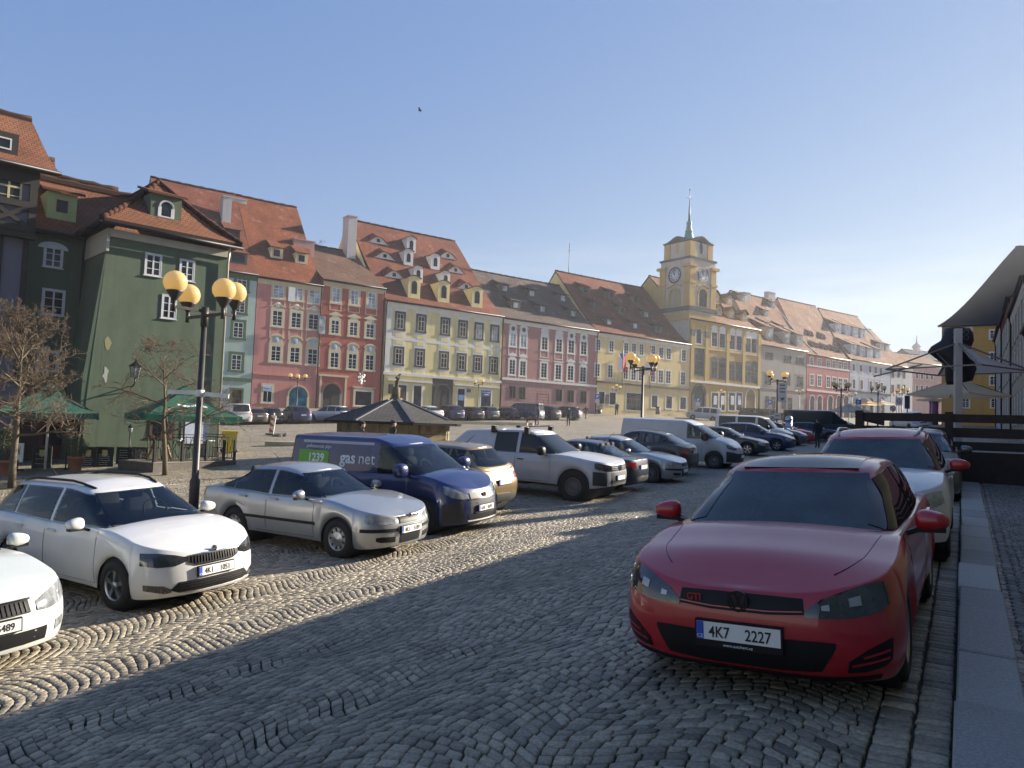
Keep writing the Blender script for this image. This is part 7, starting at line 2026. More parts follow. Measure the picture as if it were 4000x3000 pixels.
    p = at(3544, 1571, 76); z0 = T(p.x, p.y); s = empty('notice_stand', (p.x, p.y, z0), 0, 'tall dark information panel beside the three globe lamp', 'panel'); h = p.z - z0
    mb = MB(); mb.box(-.24, .24, -.05, .05, h - .65, h + .65); mb.build('panel', mat('panel_dark', (.06, .07, .08), .5), s); mb = MB(); mb.box(-.04, .04, -.03, .03, 0, h - .65); mb.build('post', DARKMETAL, s)
lamps()
# ---------------------------------------------------------------- figures
SKIN = mat('skin', (.5, .3, .22), .6, var=.1); SHOE = mat('shoe_dark', (.02, .018, .016), .6); 
def cloth(n_, c): return mat('cloth_' + n_, c, .9, var=.25, scale=12)
def skin_mesh(verts, edges, radii, sub=2):
    me = bpy.data.meshes.new('sk'); me.from_pydata(verts, edges, []); o = bpy.data.objects.new('sk', me); COL.objects.link(o)
    sm = o.modifiers.new('s', 'SKIN'); sm.use_smooth_shade = True
    if not me.skin_vertices: 
        me.attributes  # skin layer comes with the modifier
        bpy.context.view_layer.objects.active = o
    sl = me.skin_vertices[0].data if len(me.skin_vertices) else None
    if sl is None: return None
    for i, r in enumerate(radii): sl[i].radius = (r, r) if not hasattr(r, '__len__') else r
    sl[0].use_root = True
    ss = o.modifiers.new('b', 'SUBSURF'); ss.levels = sub
    dg = bpy.context.evaluated_depsgraph_get()
    m2 = bpy.data.meshes.new_from_object(o.evaluated_get(dg)); bpy.data.objects.remove(o); bpy.data.meshes.remove(me)
    return m2
def person(pos, face, label, coat, legs, hair, pose='stand', hat=None, h=1.75, group=None, coatlen=.86, single=None, name='person', cat='person', lift=None):
    k = h / 1.75
    st = {'stand': (.02, -.03), 'walk': (.24, -.26)}.get(pose, (.03, -.02))
    V = [(0, 0, .97), (0, 0, 1.14), (0, .01, 1.34), (0, 0, 1.49), (0, .015, 1.555), (0, .03, 1.63), (0, .012, 1.70)]
    E = [(0, 1), (1, 2), (2, 3), (3, 4), (4, 5), (5, 6)]
    Rr = [(.16, .12), (.155, .115), (.185, .125), .062, .062, (.082, .098), (.07, .082)]
    def chain(par, pts, rr):
        a = par
        for p, r in zip(pts, rr):
            V.append(p); Rr.append(r); E.append((a, len(V) - 1)); a = len(V) - 1
        return a
    hands = []
    for sg, f in ((1, st[0]), (-1, st[1])):
        chain(0, [(.095 * sg, f * .1, .88), (.1 * sg, f * .75 + .03, .5), (.105 * sg, f * (1.25 if f < 0 else .95), .10 + (.08 if f < -.1 else 0)), (.12 * sg, f * (1.25 if f < 0 else .95) + .14, .045)], [.1, .068, .05, (.05, .035)])
        g = -f * .8
        if lift and sg == lift[0]: arm = [(.18 * sg, 0, 1.42), lift[1], lift[2]]
        else: arm = [(.19 * sg, 0, 1.42), (.25 * sg, g * .5 - .03, 1.15), (.25 * sg, g + .06, .90)]
        w_ = chain(2, arm, [.075, .055, .038])
        d = (Vector(arm[2]) - Vector(arm[1])).normalized(); pc = Vector(arm[2]) + d * .07
        pm = chain(w_, [tuple(pc)], [(.032, .022)])
        hands.append(Vector(arm[2]) + d * .1)
        for q in range(4):
            off = Vector((0, -.024 + .016 * q, 0)); ln = (.06, .075, .08, .065)[q]
            chain(pm, [tuple(pc + off + d * .035), tuple(pc + off + d * (.035 + ln) + Vector((-.012 * sg, 0, 0)))], [.0095, .008])
        chain(pm, [tuple(pc + Vector((-.01 * sg, .035, 0)) + d * .0), tuple(pc + Vector((-.02 * sg, .05, 0)) + d * .045)], [.011, .009])
    V = [(a * k, b * k, c * k) for a, b, c in V]; Rr = [tuple(x * k for x in r) if hasattr(r, '__len__') else r * k for r in Rr]
    me = skin_mesh(V, E, Rr, 2)
    mats = [coat, legs, SKIN, SHOE, hair] if not single else [single] * 5
    for m in mats: me.materials.append(m)
    for p in me.polygons:
        c = p.center / k; mi = 0
        if min((Vector(c) - hd).length for hd in hands) < .1: mi = 2
        elif c.z > 1.5 and abs(c.x) < .16: mi = 2 if c.z > 1.515 else 0
        elif c.z < .085 or (c.z < .16 and st[0] > .1): mi = 3
        elif c.z < coatlen and abs(c.x) < .24: mi = 1
        p.material_index = mi; p.use_smooth = True
    o = link(name, me); o.location = pos; o.rotation_euler = (0, 0, face)
    tag(o, label, cat, group)
    # nose, ears, eyes and hair / hat ride on the head
    mb = MB(); mb.sphere((0, -.004, 1.655 * k), .1 * k, 16, 10, 0, sq=(.86, 1.02, .9))
    vs = [v for v in mb.v]
    mb2 = MB(); keep = [f for f in mb.f if sum(mb.v[i][2] for i in f) / len(f) > (1.665 if True else 0) * k or sum(mb.v[i][1] for i in f) / len(f) < -.03 * k]
    mb2.add(mb.v, keep, 0, True)
    if hat: mb2.sphere((0, .0, 1.695 * k), .105 * k, 14, 8, 0, sq=(.92, 1.05, .66))
    mb2.build('hat' if hat else 'hair', hat or (hair if not single else single), o)
    mb = MB(); mb.sphere((0, .115 * k, 1.615 * k), .017 * k, 8, 6, 0, sq=(.8, 1.2, 1.4))
    for sg in (1, -1): mb.sphere((sg * .084 * k, .01 * k, 1.62 * k), .024 * k, 8, 6, 0, sq=(.4, .8, 1.2)); mb.sphere((sg * .032 * k, .103 * k, 1.645 * k), .011 * k, 6, 4, 1)
    mb.bar((-.022 * k, .112 * k, 1.575 * k), (.022 * k, .112 * k, 1.575 * k), .008 * k, .007 * k, 2)
    mb.build('face', [SKIN, INK, mat('lip', (.35, .14, .12), .6)] if not single else [single] * 3, o)
    return o
def people():
    BLK = cloth('black', (.012, .012, .014)); JEAN = cloth('jeans', (.04, .06, .12)); DK = cloth('charcoal', (.03, .03, .034)); GRY = cloth('grey', (.07, .072, .08)); BRN = cloth('brown', (.16, .09, .035)); WHT = cloth('white', (.55, .53, .5))
    HB = mat('hair_brown', (.03, .018, .01), .7); HR = mat('hair_red', (.25, .045, .015), .7); HG = mat('hair_grey', (.2, .19, .18), .7); HAT = cloth('knit_black', (.014, .014, .015))
    G = 'people walking on the square'
    def P(x, Y, **k): 
        a = dict(k); lb = a.pop('label'); fc = rad(a.pop('face')); return person(gpos(x, Y), fc, lb, group=G, **a)
    # face: 0 looks away from the viewer; 180 towards the viewer; 90 left; -90 right
    P(1413, 27, label='person in a grey coat and black knitted hat, left of two before the stone fountain', face=-70, coat=GRY, legs=DK, hair=HB, hat=HAT, pose='walk')
    P(1534, 27.3, label='person in a black jacket and cap, right of two before the stone fountain', face=-60, coat=BLK, legs=DK, hair=HB, hat=HAT, pose='walk', h=1.78)
    P(1920, 86, label='red haired person in a long black coat walking with a bag', face=80, coat=BLK, legs=JEAN, hair=HR, pose='walk', h=1.68, coatlen=.72)
    P(2101, 71, label='person in a black jacket and jeans standing beside the brown dog', face=75, coat=BLK, legs=JEAN, hair=HG, h=1.8)
    P(2219, 71, label='person in dark clothes standing with feet apart, right of the dog walker', face=150, coat=BLK, legs=DK, hair=HB, h=1.76)
    P(2286, 94, label='person in a dark jacket and brown trousers before the mauve house', face=20, coat=DK, legs=BRN, hair=HB, pose='walk', lift=(-1, (-.3, .05, 1.2), (-.52, .1, 1.15)))
    P(2407, 103, label='person in a dark coat standing under the three globe lamp', face=170, coat=DK, legs=DK, hair=HB, h=1.72)
    P(2876, 128, label='person in a white coat before the town hall', face=100, coat=WHT, legs=WHT, hair=HG, h=1.66, coatlen=.4)
    P(2893, 128, label='person in black beside the one in the white coat, arm raised', face=-80, coat=BLK, legs=DK, hair=HB, h=1.78, lift=(1, (.38, .12, 1.35), (.22, .16, 1.6)))
    P(3194, 47.6, label='person in a black jacket walking away between the parked cars', face=10, coat=BLK, legs=DK, hair=HB, h=1.8)
    P(3390, 99, label='person in a teal coat near the far parasols', face=60, coat=cloth('teal', (.04, .14, .17)), legs=DK, hair=HB, h=1.7)
    P(3371, 97, label='person in dark clothes beside the blue parking sign', face=-60, coat=DK, legs=DK, hair=HB, h=1.75)
    # the dog
    p = gpos(2070, 71)
    V = [(0, 0, .44), (.22, 0, .46), (.42, 0, .50), (.55, 0, .63), (.66, 0, .68), (.78, 0, .65), (-.2, 0, .45), (-.32, 0, .42), (-.46, 0, .5)]
    E = [(0, 1), (1, 2), (2, 3), (3, 4), (4, 5), (0, 6), (6, 7), (7, 8)]; Rr = [.10, .12, .12, .075, .075, .035, .09, .08, .018]
    def ch(par, pts, rr):
        a = par
        for q, r in zip(pts, rr): V.append(q); Rr.append(r); E.append((a, len(V) - 1)); a = len(V) - 1
    for sg in (1, -1):
        ch(2, [(.38, .07 * sg, .36), (.36, .07 * sg, .2), (.38, .07 * sg, .04), (.43, .07 * sg, .025)], [.055, .03, .024, .022])
        ch(7, [(-.28, .08 * sg, .34), (-.2, .08 * sg, .24), (-.34, .08 * sg, .15), (-.32, .08 * sg, .03), (-.27, .08 * sg, .025)], [.07, .045, .026, .022, .022])
    me = skin_mesh(V, E, Rr, 2); me.materials.append(mat('dog_coat', (.11, .04, .018), .8, var=.3, scale=8)); o = link('dog', me); o.location = p; o.rotation_euler = (0, 0, rad(8)); o.scale = (1.3, 1.3, 1.3)
    tag(o, 'slim reddish brown dog standing alone on the paving', 'dog')
    mb = MB()
    for sg in (1, -1): mb.sphere((.63, .055 * sg, .69), .05, 8, 6, 0, sq=(.8, .35, 1.3))
    mb.build('ears', me.materials[0], o)
    # fountain statue
people()
def fountain():
    c = at(1543, 1650, 32.5); z0 = T(c.x, c.y)
    o = empty('fountain', (c.x, c.y, z0), rad(10), 'stone fountain boarded over with a low shingled roof', 'fountain')
    ze = at(1400, 1650, 30).z - z0; za = at(1543, 1572, 32.5).z - z0
    n = 8; rw, re = 2.42, 2.95; off = rad(12)
    def ring(r, z): return [(r * math.cos(off + 2 * math.pi * k / n), r * math.sin(off + 2 * math.pi * k / n), z) for k in range(n)]
    mb = MB(); vs = ring(rw, -1) + ring(rw, ze); mb.add(vs, [(k, (k + 1) % n, n + (k + 1) % n, n + k) for k in range(n)])
    mb.build('basin_wall', block_mat(), o)
    SH = roof_mat('shingle', (.12, .112, .105), (.09, .085, .08), (.02, .02, .02), frost=.25, tw=.35, th=.16, bump=1)
    mb = MB(); a = ring(re, ze - .02); b = ring(.34, za); a2 = ring(re, ze + .07); b2 = ring(.34, za + .09)
    for k in range(n):
        q = (k + 1) % n; w_ = 2 * re * math.sin(math.pi / n); L_ = math.hypot(re, za - ze)
        mb.add([a2[k], a2[q], b2[q], b2[k]], [(0, 1, 2, 3)], 0, False, [[(0, 0), (w_, 0), (w_ * .55, L_), (w_ * .45, L_)]])
        mb.add([a[k], a[q], a2[q], a2[k]], [(0, 1, 2, 3)], 0, False, [[(0, 0)] * 4]); mb.add([a[q], a[k], b[k], b[q]], [(0, 1, 2, 3)], 0, False, [[(0, 0)] * 4])
    rf = mb.build('roof', SH, o)
    mb = MB()
    for k in range(n): mb.bar(Vector(a2[k]) + Vector((0, 0, .02)), Vector(b2[k]) + Vector((0, 0, .02)), .12, .04)
    mb.build('hip_board', mat('lead_grey', (.09, .09, .095), .5, .2), rf)
    ST = mat('mossy_sandstone', (.17, .135, .085), .95, var=.45, scale=6, bump=.5, bscale=20)
    zt = at(1543, 1462, 32.5).z - z0
    mb = MB(); mb.lathe([(.34, za - .3), (.3, za + .1), (.24, za + .2)], 12); mb.build('plinth', ST, o)
    hgt = zt - za - .02
    s = person((c.x, c.y, z0 + za + .02), rad(-70), 'mossy stone statue of a standing figure with raised arm on top of the fountain', ST, ST, ST, h=hgt * .93, single=ST, name='statue', cat='statue', lift=(1, (.3, .1, 1.62), (.02, .16, 1.84)))
    mb = MB(); hh = hgt * .93 / 1.75
    mb.tube([(0, -.03, .05 * hh), (0, -.02, .5 * hh), (0, 0, 1.0 * hh)], [.27 * hh, .3 * hh, .25 * hh], 10); mb.build('drapery', ST, s); mb = MB(); mb.tube([(-.1 * hh, .12 * hh, 1.80 * hh), (.2 * hh, .2 * hh, 1.9 * hh)], [.07 * hh, .05 * hh], 8); mb.build('club', ST, s)
def block_mat():
    m, n, l, b = nt('stone_blocks')
    tc = n.new('ShaderNodeTexCoord'); br = n.new('ShaderNodeTexBrick'); sx = n.new('ShaderNodeSeparateXYZ'); cx = n.new('ShaderNodeCombineXYZ')
    l.new(tc.outputs['Object'], sx.inputs[0])
    ad = n.new('ShaderNodeMath'); ad.operation = 'SUBTRACT'; l.new(sx.outputs['X'], ad.inputs[0]); l.new(sx.outputs['Y'], ad.inputs[1]); l.new(ad.outputs[0], cx.inputs['X']); l.new(sx.outputs['Z'], cx.inputs['Y'])
    l.new(cx.outputs[0], br.inputs['Vector']); br.inputs['Scale'].default_value = 1; br.inputs['Brick Width'].default_value = .75; br.inputs['Row Height'].default_value = .36; br.inputs['Mortar Size'].default_value = .012
    br.inputs['Color1'].default_value = (.27, .21, .11, 1); br.inputs['Color2'].default_value = (.19, .155, .09, 1); br.inputs['Mortar'].default_value = (.08, .07, .05, 1)
    no = n.new('ShaderNodeTexNoise'); no.inputs['Scale'].default_value = 3; no.inputs['Detail'].default_value = 8; l.new(tc.outputs['Object'], no.inputs['Vector'])
    mr = n.new('ShaderNodeMapRange'); mr.inputs['From Min'].default_value = .3; mr.inputs['From Max'].default_value = .7; mr.inputs['To Min'].default_value = .5; mr.inputs['To Max'].default_value = 1.2; l.new(no.outputs['Fac'], mr.inputs['Value'])
    mx = n.new('ShaderNodeMix'); mx.data_type = 'RGBA'; mx.blend_type = 'MULTIPLY'; mx.inputs['Factor'].default_value = 1; l.new(br.outputs['Color'], mx.inputs['A']); l.new(mr.outputs['Result'], mx.inputs['B']); l.new(mx.outputs['Result'], b.inputs['Base Color']); b.inputs['Roughness'].default_value = .95
    return m
fountain()
# ---------------------------------------------------------------- bare trees
BARK = mat('bark', (.12, .095, .06), .95, var=.4, scale=10, bump=.5, bscale=30); TWIG = mat('twig', (.14, .10, .065), .9, var=.3, scale=4)
def bare_tree(pos, h, spread, label, seed, trunk_h=.32, flat=1.0, n1=9, group=None, twr=.010, kids=(6, 6, 4), lean=(0, 0)):
    r = random.Random(seed); o = empty('bare_tree', pos, 0, label, 'tree', group)
    tr = MB(); tw = MB(); R0 = h * .017
    top = Vector((lean[0], lean[1], h * .8))
    pts = [Vector((0, 0, -.1)), Vector((lean[0] * .2, 0, h * .2)), Vector((lean[0] * .5, .02, h * .45)), top]
    pts = [Vector((0, 0, -.1))] + [Vector((lean[0] * q + r.uniform(-.04, .04), lean[1] * q + r.uniform(-.04, .04), h * .86 * q)) for q in (.15, .3, .45, .6, .8, 1)]
    tr.tube(pts, [R0 * 1.25, R0, R0 * .9, R0 * .75, R0 * .5, R0 * .3, R0 * .12], 9)
    def along(q):
        z = h * .86 * q
        for a, b in zip(pts, pts[1:]):
            if a.z <= z <= b.z: return a.lerp(b, (z - a.z) / max(1e-6, b.z - a.z))
        return pts[-1]
    def grow(p, d, ln, rr, lvl):
        n = 5; P = [p]; q = p; dd = d.copy()
        for i in range(n):
            dd = (dd + Vector((r.gauss(0, .16), r.gauss(0, .16), r.gauss(.06 * flat, .12)))).normalized(); q = q + dd * (ln / n); P.append(q)
        (tr if lvl == 0 else tw).tube(P, [rr * (1 - .75 * i / n) for i in range(n + 1)], 6 if lvl == 0 else (4 if lvl == 1 else 3), cap=False)
        if lvl < 3:
            for i in range(kids[lvl]):
                k = r.uniform(.25, 1.0); j = min(n - 1, int(k * n)); s = P[j].lerp(P[j + 1], k * n - j)
                ax = Vector((r.gauss(0, 1), r.gauss(0, 1), r.gauss(0, .6))).normalized(); nd = (dd * .75 + ax * .85).normalized()
                grow(s, nd, ln * r.uniform(.38, .58), max(twr * .45, rr * .42), lvl + 1)
    for i in range(n1):
        q = trunk_h + (1 - trunk_h) * (i + .5) / n1 / .86 * .86
        a = i * 2.4 + r.uniform(-.4, .4); up = .15 + .75 * (i / n1) ** 1.5
        d = Vector((math.cos(a), math.sin(a), up * 1.2)).normalized()
        grow(along(min(q, .98)), d, spread * (1.0 - .62 * (i / n1)) * r.uniform(.8, 1.15), R0 * (.5 - .3 * i / n1), 0)
    tr.build('trunk', BARK, o); tw.build('crown', TWIG, o)
    return o
def trees():
    bare_tree(gpos(60, 22), 5.3, 2.1, 'bare tree with a dense twiggy crown at the left border', 3, trunk_h=.3, n1=16, kids=(9, 8, 5), lean=(.05, 0), twr=.014)
    p = gnd(646, 1856); bare_tree(p, 4.6, 2.1, 'bare young tree with spreading branches before the sage green house', 8, trunk_h=.32, n1=12, kids=(8, 8, 4), twr=.013, flat=.3, lean=(-.35, .1))
    q = F0 + FA * 6.5 + FN * -17
    bare_tree((q.x, q.y, T(q.x, q.y)), 24, 5.5, 'tall bare tree showing above the roofs between two ridges', 21, trunk_h=.5, n1=10, twr=.05, kids=(6, 5, 3))
trees()
# ---------------------------------------------------------------- cafe at the old houses
UMB = mat('parasol_green', (.012, .1, .065), .8, var=.15); UMB2 = mat('parasol_beige', (.55, .42, .25), .85, var=.1)
def translucent(name, c, f=.35):
    m, n, l, b = nt(name); b.inputs['Base Color'].default_value = (*c, 1); b.inputs['Roughness'].default_value = .85
    tr = n.new('ShaderNodeBsdfTranslucent'); tr.inputs['Color'].default_value = (*c, 1); mx = n.new('ShaderNodeMixShader'); mx.inputs['Fac'].default_value = f
    l.new(b.outputs[0], mx.inputs[1]); l.new(tr.outputs[0], mx.inputs[2]); l.new(mx.outputs[0], n['Material Output'].inputs['Surface'])
    return m
GREENC = translucent('canvas_green', (.015, .15, .095), .4); BEIGEC = translucent('canvas_beige', (.75, .57, .34), .45); WHITEC = translucent('canvas_white', (.72, .63, .5), .45)
def parasol(pos, zr, za, half, rot, canvas, label, pole=WHITE, val=.2, cap=True, group=None, facets=(0, 1, 2, 3), pr=.03, mark=None):
    """pos ground point; zr rim height, za apex height (world z)"""
    o = empty('parasol', pos, rot, label, 'parasol', group); zr -= pos[2]; za -= pos[2]
    mb = MB(); C_ = [(-half, -half), (half, -half), (half, half), (-half, half)]
    for k in facets:
        a, b = C_[k], C_[(k + 1) % 4]; n = 8; vs = []
        for j in range(n + 1):
            t = j / n
            for i in range(n + 1):
                u = i / n; x = (a[0] + (b[0] - a[0]) * u) * (1 - t * .97); y = (a[1] + (b[1] - a[1]) * u) * (1 - t * .97)
                vs.append((x, y, zr + (za - zr) * t - .13 * half * math.sin(math.pi * t) * .5 - .05 * math.sin(math.pi * u) * (1 - t)))
        mb.add(vs, [(j * (n + 1) + i, j * (n + 1) + i + 1, (j + 1) * (n + 1) + i + 1, (j + 1) * (n + 1) + i) for j in range(n) for i in range(n)], 0, True)
        if val:
            w_ = [(a[0] + (b[0] - a[0]) * i / n, a[1] + (b[1] - a[1]) * i / n, zr - .05 * math.sin(math.pi * i / n)) for i in range(n + 1)]
            mb.add(w_ + [(x * 1.01, y * 1.01, z - val) for x, y, z in w_], [(i, i + 1, n + 2 + i, n + 1 + i) for i in range(n)], 0, True)
    if cap:
        c_ = half * .22
        for k in range(4):
            a, b = C_[k], C_[(k + 1) % 4]; s = c_ / half; zc = zr + (za - zr) * .84
            mb.add([(a[0] * s, a[1] * s, zc), (b[0] * s, b[1] * s, zc), (0, 0, za + .16 * half * .5)], [(0, 1, 2)])
    cv = mb.build('canopy', canvas, o)
    mb = MB(); mb.tube([(0, 0, 0), (0, 0, za - .02)], pr, 10); mb.build('pole', pole, o)
    mb = MB()
    for x, y in C_: mb.bar((x * .99, y * .99, zr - .03), (0, 0, za - .06), .025, .02)
    mb.build('rib', DARKMETAL, o)
    if mark is not None:
        k = mark; a, b = Vector(C_[k]), Vector(C_[(k + 1) % 4]); m_ = (a + b) / 2; t = .3
        P = Vector((m_.x * (1 - t), m_.y * (1 - t), zr + (za - zr) * t)); xd = Vector((*(b - a).normalized(), 0)); ud = (Vector((0, 0, za)) - Vector((m_.x, m_.y, zr))).normalized(); nn = xd.cross(ud)
        mb = MB()
        for i in range(10):
            u0, u1 = -.5 + i / 10, -.5 + (i + 1) / 10
            mb.add([P + nn * .03 + xd * u0 + ud * (.1 + .05 * math.sin(u0 * 9)), P + nn * .03 + xd * u1 + ud * (.1 + .05 * math.sin(u1 * 9)), P + nn * .03 + xd * u1 + ud * (-.02 + .05 * math.sin(u1 * 9)), P + nn * .03 + xd * u0 + ud * (-.02 + .05 * math.sin(u0 * 9))], [(3, 2, 1, 0)])
        mb.build('emblem', WHITEINK, cv)
    return o
def cafe():
    a, b = gnd(597, 1846), gnd(921, 1815)
    d = Vector((b.x - a.x, b.y - a.y)); L = d.length; d.normalize(); back = Vector((-d.y, d.x))
    rz = math.atan2(d.y, d.x); z0 = (a.z + b.z) / 2
    o = empty('cafe_terrace', (a.x, a.y, z0), rz, 'low wooden cafe terrace with black iron railings at the sage green house', 'terrace')
    mb = MB(); mb.box(0, L, 0, 1.9, -.4, .22); mb.build('deck', mat('deck_boards', (.1, .085, .07), .85, var=.4, scale=5), o)
    mb = MB(); mb.box(-.02, L + .02, -.02, 1.9, .221, .25); mb.build('deck_edge', mat('deck_edge_pale', (.2, .18, .15), .85), o)
    def rail(p, q):
        mb = MB(); p, q = Vector(p), Vector(q); ln = (q - p).length; dd = (q - p) / ln
        for z in (.95, .86, .08): mb.bar(p + Vector((0, 0, z)), q + Vector((0, 0, z)), .03, .025)
        n = max(2, int(ln / .13))
        for i in range(n + 1):
            c = p + dd * (ln * i / n)
            if i % 2: mb.bar(c + Vector((0, 0, .08)), c + Vector((0, 0, .9)), .014, .014)
            else: mb.tube([c + dd * (.03 * math.sin(k * 1.2)) + Vector((0, 0, .08 + .8 * k / 8)) for k in range(9)], .008, 5)
        mb.build('railing', DARKMETAL, o)
        for c in (p,): mb = MB(); mb.box(c.x - .04, c.x + .04, c.y - .04, c.y + .04, -.3, 1.02); mb.build('post', DARKMETAL, o)
    z = .25
    xs = [.05, L * .33, L * .62, L * .85 - .02, L - .05]
    for p, q in zip(xs, xs[1:]): rail((p, .05, z), (q, .05, z))
    rail((L - .05, .05, z), (L - .05, 1.8, z))
    W = o.matrix_basis
    def wp(x, y, zz): return Vector((a.x, a.y, z0)) + Vector((d.x * x + back.x * y, d.y * x + back.y * y, zz))
    # tables and chairs
    for i, x in enumerate((L * .42, L * .8)):
        t = empty('cafe_table', wp(x, 1.0, .25), rz, ['cafe table with a pale top under the green parasol', 'cafe table with a pale top at the right end of the terrace'][i], 'table', 'tables on the terrace')
        mb = MB(); mb.lathe([(0, .7), (.4, .7), (.4, .73), (0, .73)], 20); mb.build('table_top', mat('table_pale', (.5, .5, .48), .4), t)
        mb = MB()
        for k in range(3): an = 2.1 * k; mb.tube([(.32 * math.cos(an), .32 * math.sin(an), 0), (.03 * math.cos(an), .03 * math.sin(an), .4), (.2 * math.cos(an), .2 * math.sin(an), .7)], .014, 6)
        mb.build('legs_frame', DARKMETAL, t)
        for k, sx in enumerate((-.7, .7)):
            c = empty('cafe_chair', wp(x + sx, 1.0, .25), rz + (math.pi if sx > 0 else 0) - math.pi / 2 * 0, 'black wire cafe chair at a terrace table', 'chair', 'wire chairs on the terrace')
            mb = MB(); mb.lathe([(0, .44), (.19, .44), (.2, .46), (0, .46)], 14); mb.build('seat', DARKMETAL, c)
            for q in range(4): an = math.pi / 4 + q * math.pi / 2; mb = MB(); mb.tube([(.22 * math.cos(an), .22 * math.sin(an), 0), (.15 * math.cos(an), .15 * math.sin(an), .45)], .012, 6); mb.build('leg', DARKMETAL, c)
            mb = MB(); mb.tube([(-.17, -.16, .45), (-.24, -.17, .75), (-.25, 0, .9), (-.24, .17, .75), (-.17, .16, .45)], .012, 6); mb.tube([(-.2, 0, .45), (-.25, 0, .9)], .01, 6); mb.build('backrest', DARKMETAL, c)
    PT = wp(L * .5, .9, .25)
    zr = at(760, 1622, PT.y).z; za = at(762, 1522, PT.y).z
    parasol(PT, zr, za, 1.62, rad(38), GREENC, 'large green parasol with a white emblem over the terrace', mark=0, group='green parasols at the old houses')
    PT2 = gpos(185, 27); zr2 = at(300, 1612, 27).z; za2 = at(185, 1508, 27).z
    parasol(PT2, zr2, za2, 1.5, rad(30), UMB, 'dark green parasol behind the twiggy tree at the left', group='green parasols at the old houses', pr=.04)
    # trestle and cloth, flower bucket pieces
    t = empty('sandwich_stand', wp(L * .25, .9, .25), rz, 'orange wooden trestle stand behind the terrace railing', 'trestle'); mb = MB()
    for sg in (-.3, .3): mb.bar((sg, -.25, 0), (sg * .6, 0, .85), .06); mb.bar((sg, .25, 0), (sg * .6, 0, .85), .06)
    mb.bar((-.3, 0, .85), (.3, 0, .85), .08); mb.build('frame', mat('pine_orange', (.3, .12, .03), .6, var=.3), t)
    # bin
    p = at(893, 1783, 35); g = ongnd(p.x, p.y); b_ = empty('waste_bin', g, rad(20), 'yellow plastic wheelie bin behind the terrace end', 'bin'); YB = mat('bin_yellow', (.62, .44, .01), .5)
    mb = MB(); P = [(-.27, -.27, .05), (.27, -.27, .05), (.27, .27, .05), (-.27, .27, .05), (-.33, -.33, .92), (.33, -.33, .92), (.33, .33, .92), (-.33, .33, .92)]; mb.add(P, [(0, 3, 2, 1), (4, 5, 6, 7), (0, 1, 5, 4), (1, 2, 6, 5), (2, 3, 7, 6), (3, 0, 4, 7)]); mb.build('body', YB, b_)
    mb = MB(); mb.box(-.36, .36, -.37, .36, .925, 1.0); mb.tube([(-.36, .36, .96), (.36, .36, .96)], .04, 8); mb.build('lid', YB, b_)
    mb = MB(); 
    for sg in (-.28, .28): mb.lathe([(0, -.03), (.1, -.03), (.1, .03), (0, .03)], 14, c=(sg, .3, .1), axis='y')
    mb.build('wheel', BLACK, b_)
    # chalkboards
    CH = mat('chalkboard', (.012, .016, .015), .8, var=.3, scale=4); FRM = mat('board_frame', (.035, .045, .03), .6); CK = mat('chalk', (.42, .43, .42), .9); YL = mat('board_crest', (.55, .5, .2), .6)
    def board(x, ybot, ytop, wpx, Y, label, crest=True, lines=7, post=False):
        lo, hi = at(x, ybot, Y), at(x, ytop, Y); h = hi.z - lo.z; w_ = wpx * Y / 3000
        s = empty('chalkboard', lo, rad(12) + RND.uniform(-.1, .1), label, 'chalkboard', 'menu chalkboards before the old houses')
        mb = MB(); mb.box(-w_ / 2, w_ / 2, -.03, .0, 0, h); mb.build('slate', CH, s)
        mb = MB()
        for q in ((-w_ / 2 - .03, -w_ / 2, 0, h), (w_ / 2, w_ / 2 + .03, 0, h), (-w_ / 2 - .03, w_ / 2 + .03, h, h + .04), (-w_ / 2 - .03, w_ / 2 + .03, -.04, 0)): mb.box(q[0], q[1], -.045, .01, q[2], q[3])
        if post: mb.box(-.03, .03, .012, .05, T(lo.x, lo.y) - lo.z, 0)
        mb.build('frame', FRM, s)
        mb = MB(); 
        if crest: mb.prism([(-.09, h - .28), (.0, h - .33), (.09, h - .28), (.09, h - .08), (-.09, h - .08)], -.034, -.0305, 1)
        for i in range(lines):
            z = h * (.72 if crest else .86) - i * h * .62 / max(1, lines); xx = -w_ * .36; r2 = random.Random(int(x) + i)
            e = w_ * r2.uniform(.15, .38)
            while xx < e:
                l_ = r2.uniform(.03, .09); mb.bar((xx, -.033, z + r2.uniform(-.012, .012)), (min(e, xx + l_), -.033, z + r2.uniform(-.012, .012)), .02, .003, 0, up=(0, 1, 0)); xx += l_ + .018
        mb.build('chalk_writing', [CK, YL], s)
    board(161, 1839, 1748, 60, 27.5, 'chalkboard with a crest and three faint lines, left of the red panel', lines=3)
    board(342, 1839, 1749, 60, 28, 'chalkboard with crest and dense writing, left one of the adjoining pair')
    board(406, 1839, 1749, 58, 28.2, 'chalkboard with crest and dense writing, right one of the adjoining pair')
    board(486, 1812, 1750, 55, 29.5, 'chalkboard without crest with sparse writing by the railing', crest=False, lines=4)
    board(546, 1810, 1750, 52, 29.6, 'chalkboard without crest full of wavy lines next to the railing', crest=False, lines=8)
    board(277, 1698, 1640, 60, 27.8, 'green hanging menu board with crest on a post', lines=2, post=True)
    # planters with box bushes
    TC = mat('terracotta', (.36, .15, .085), .8, var=.25, scale=6)
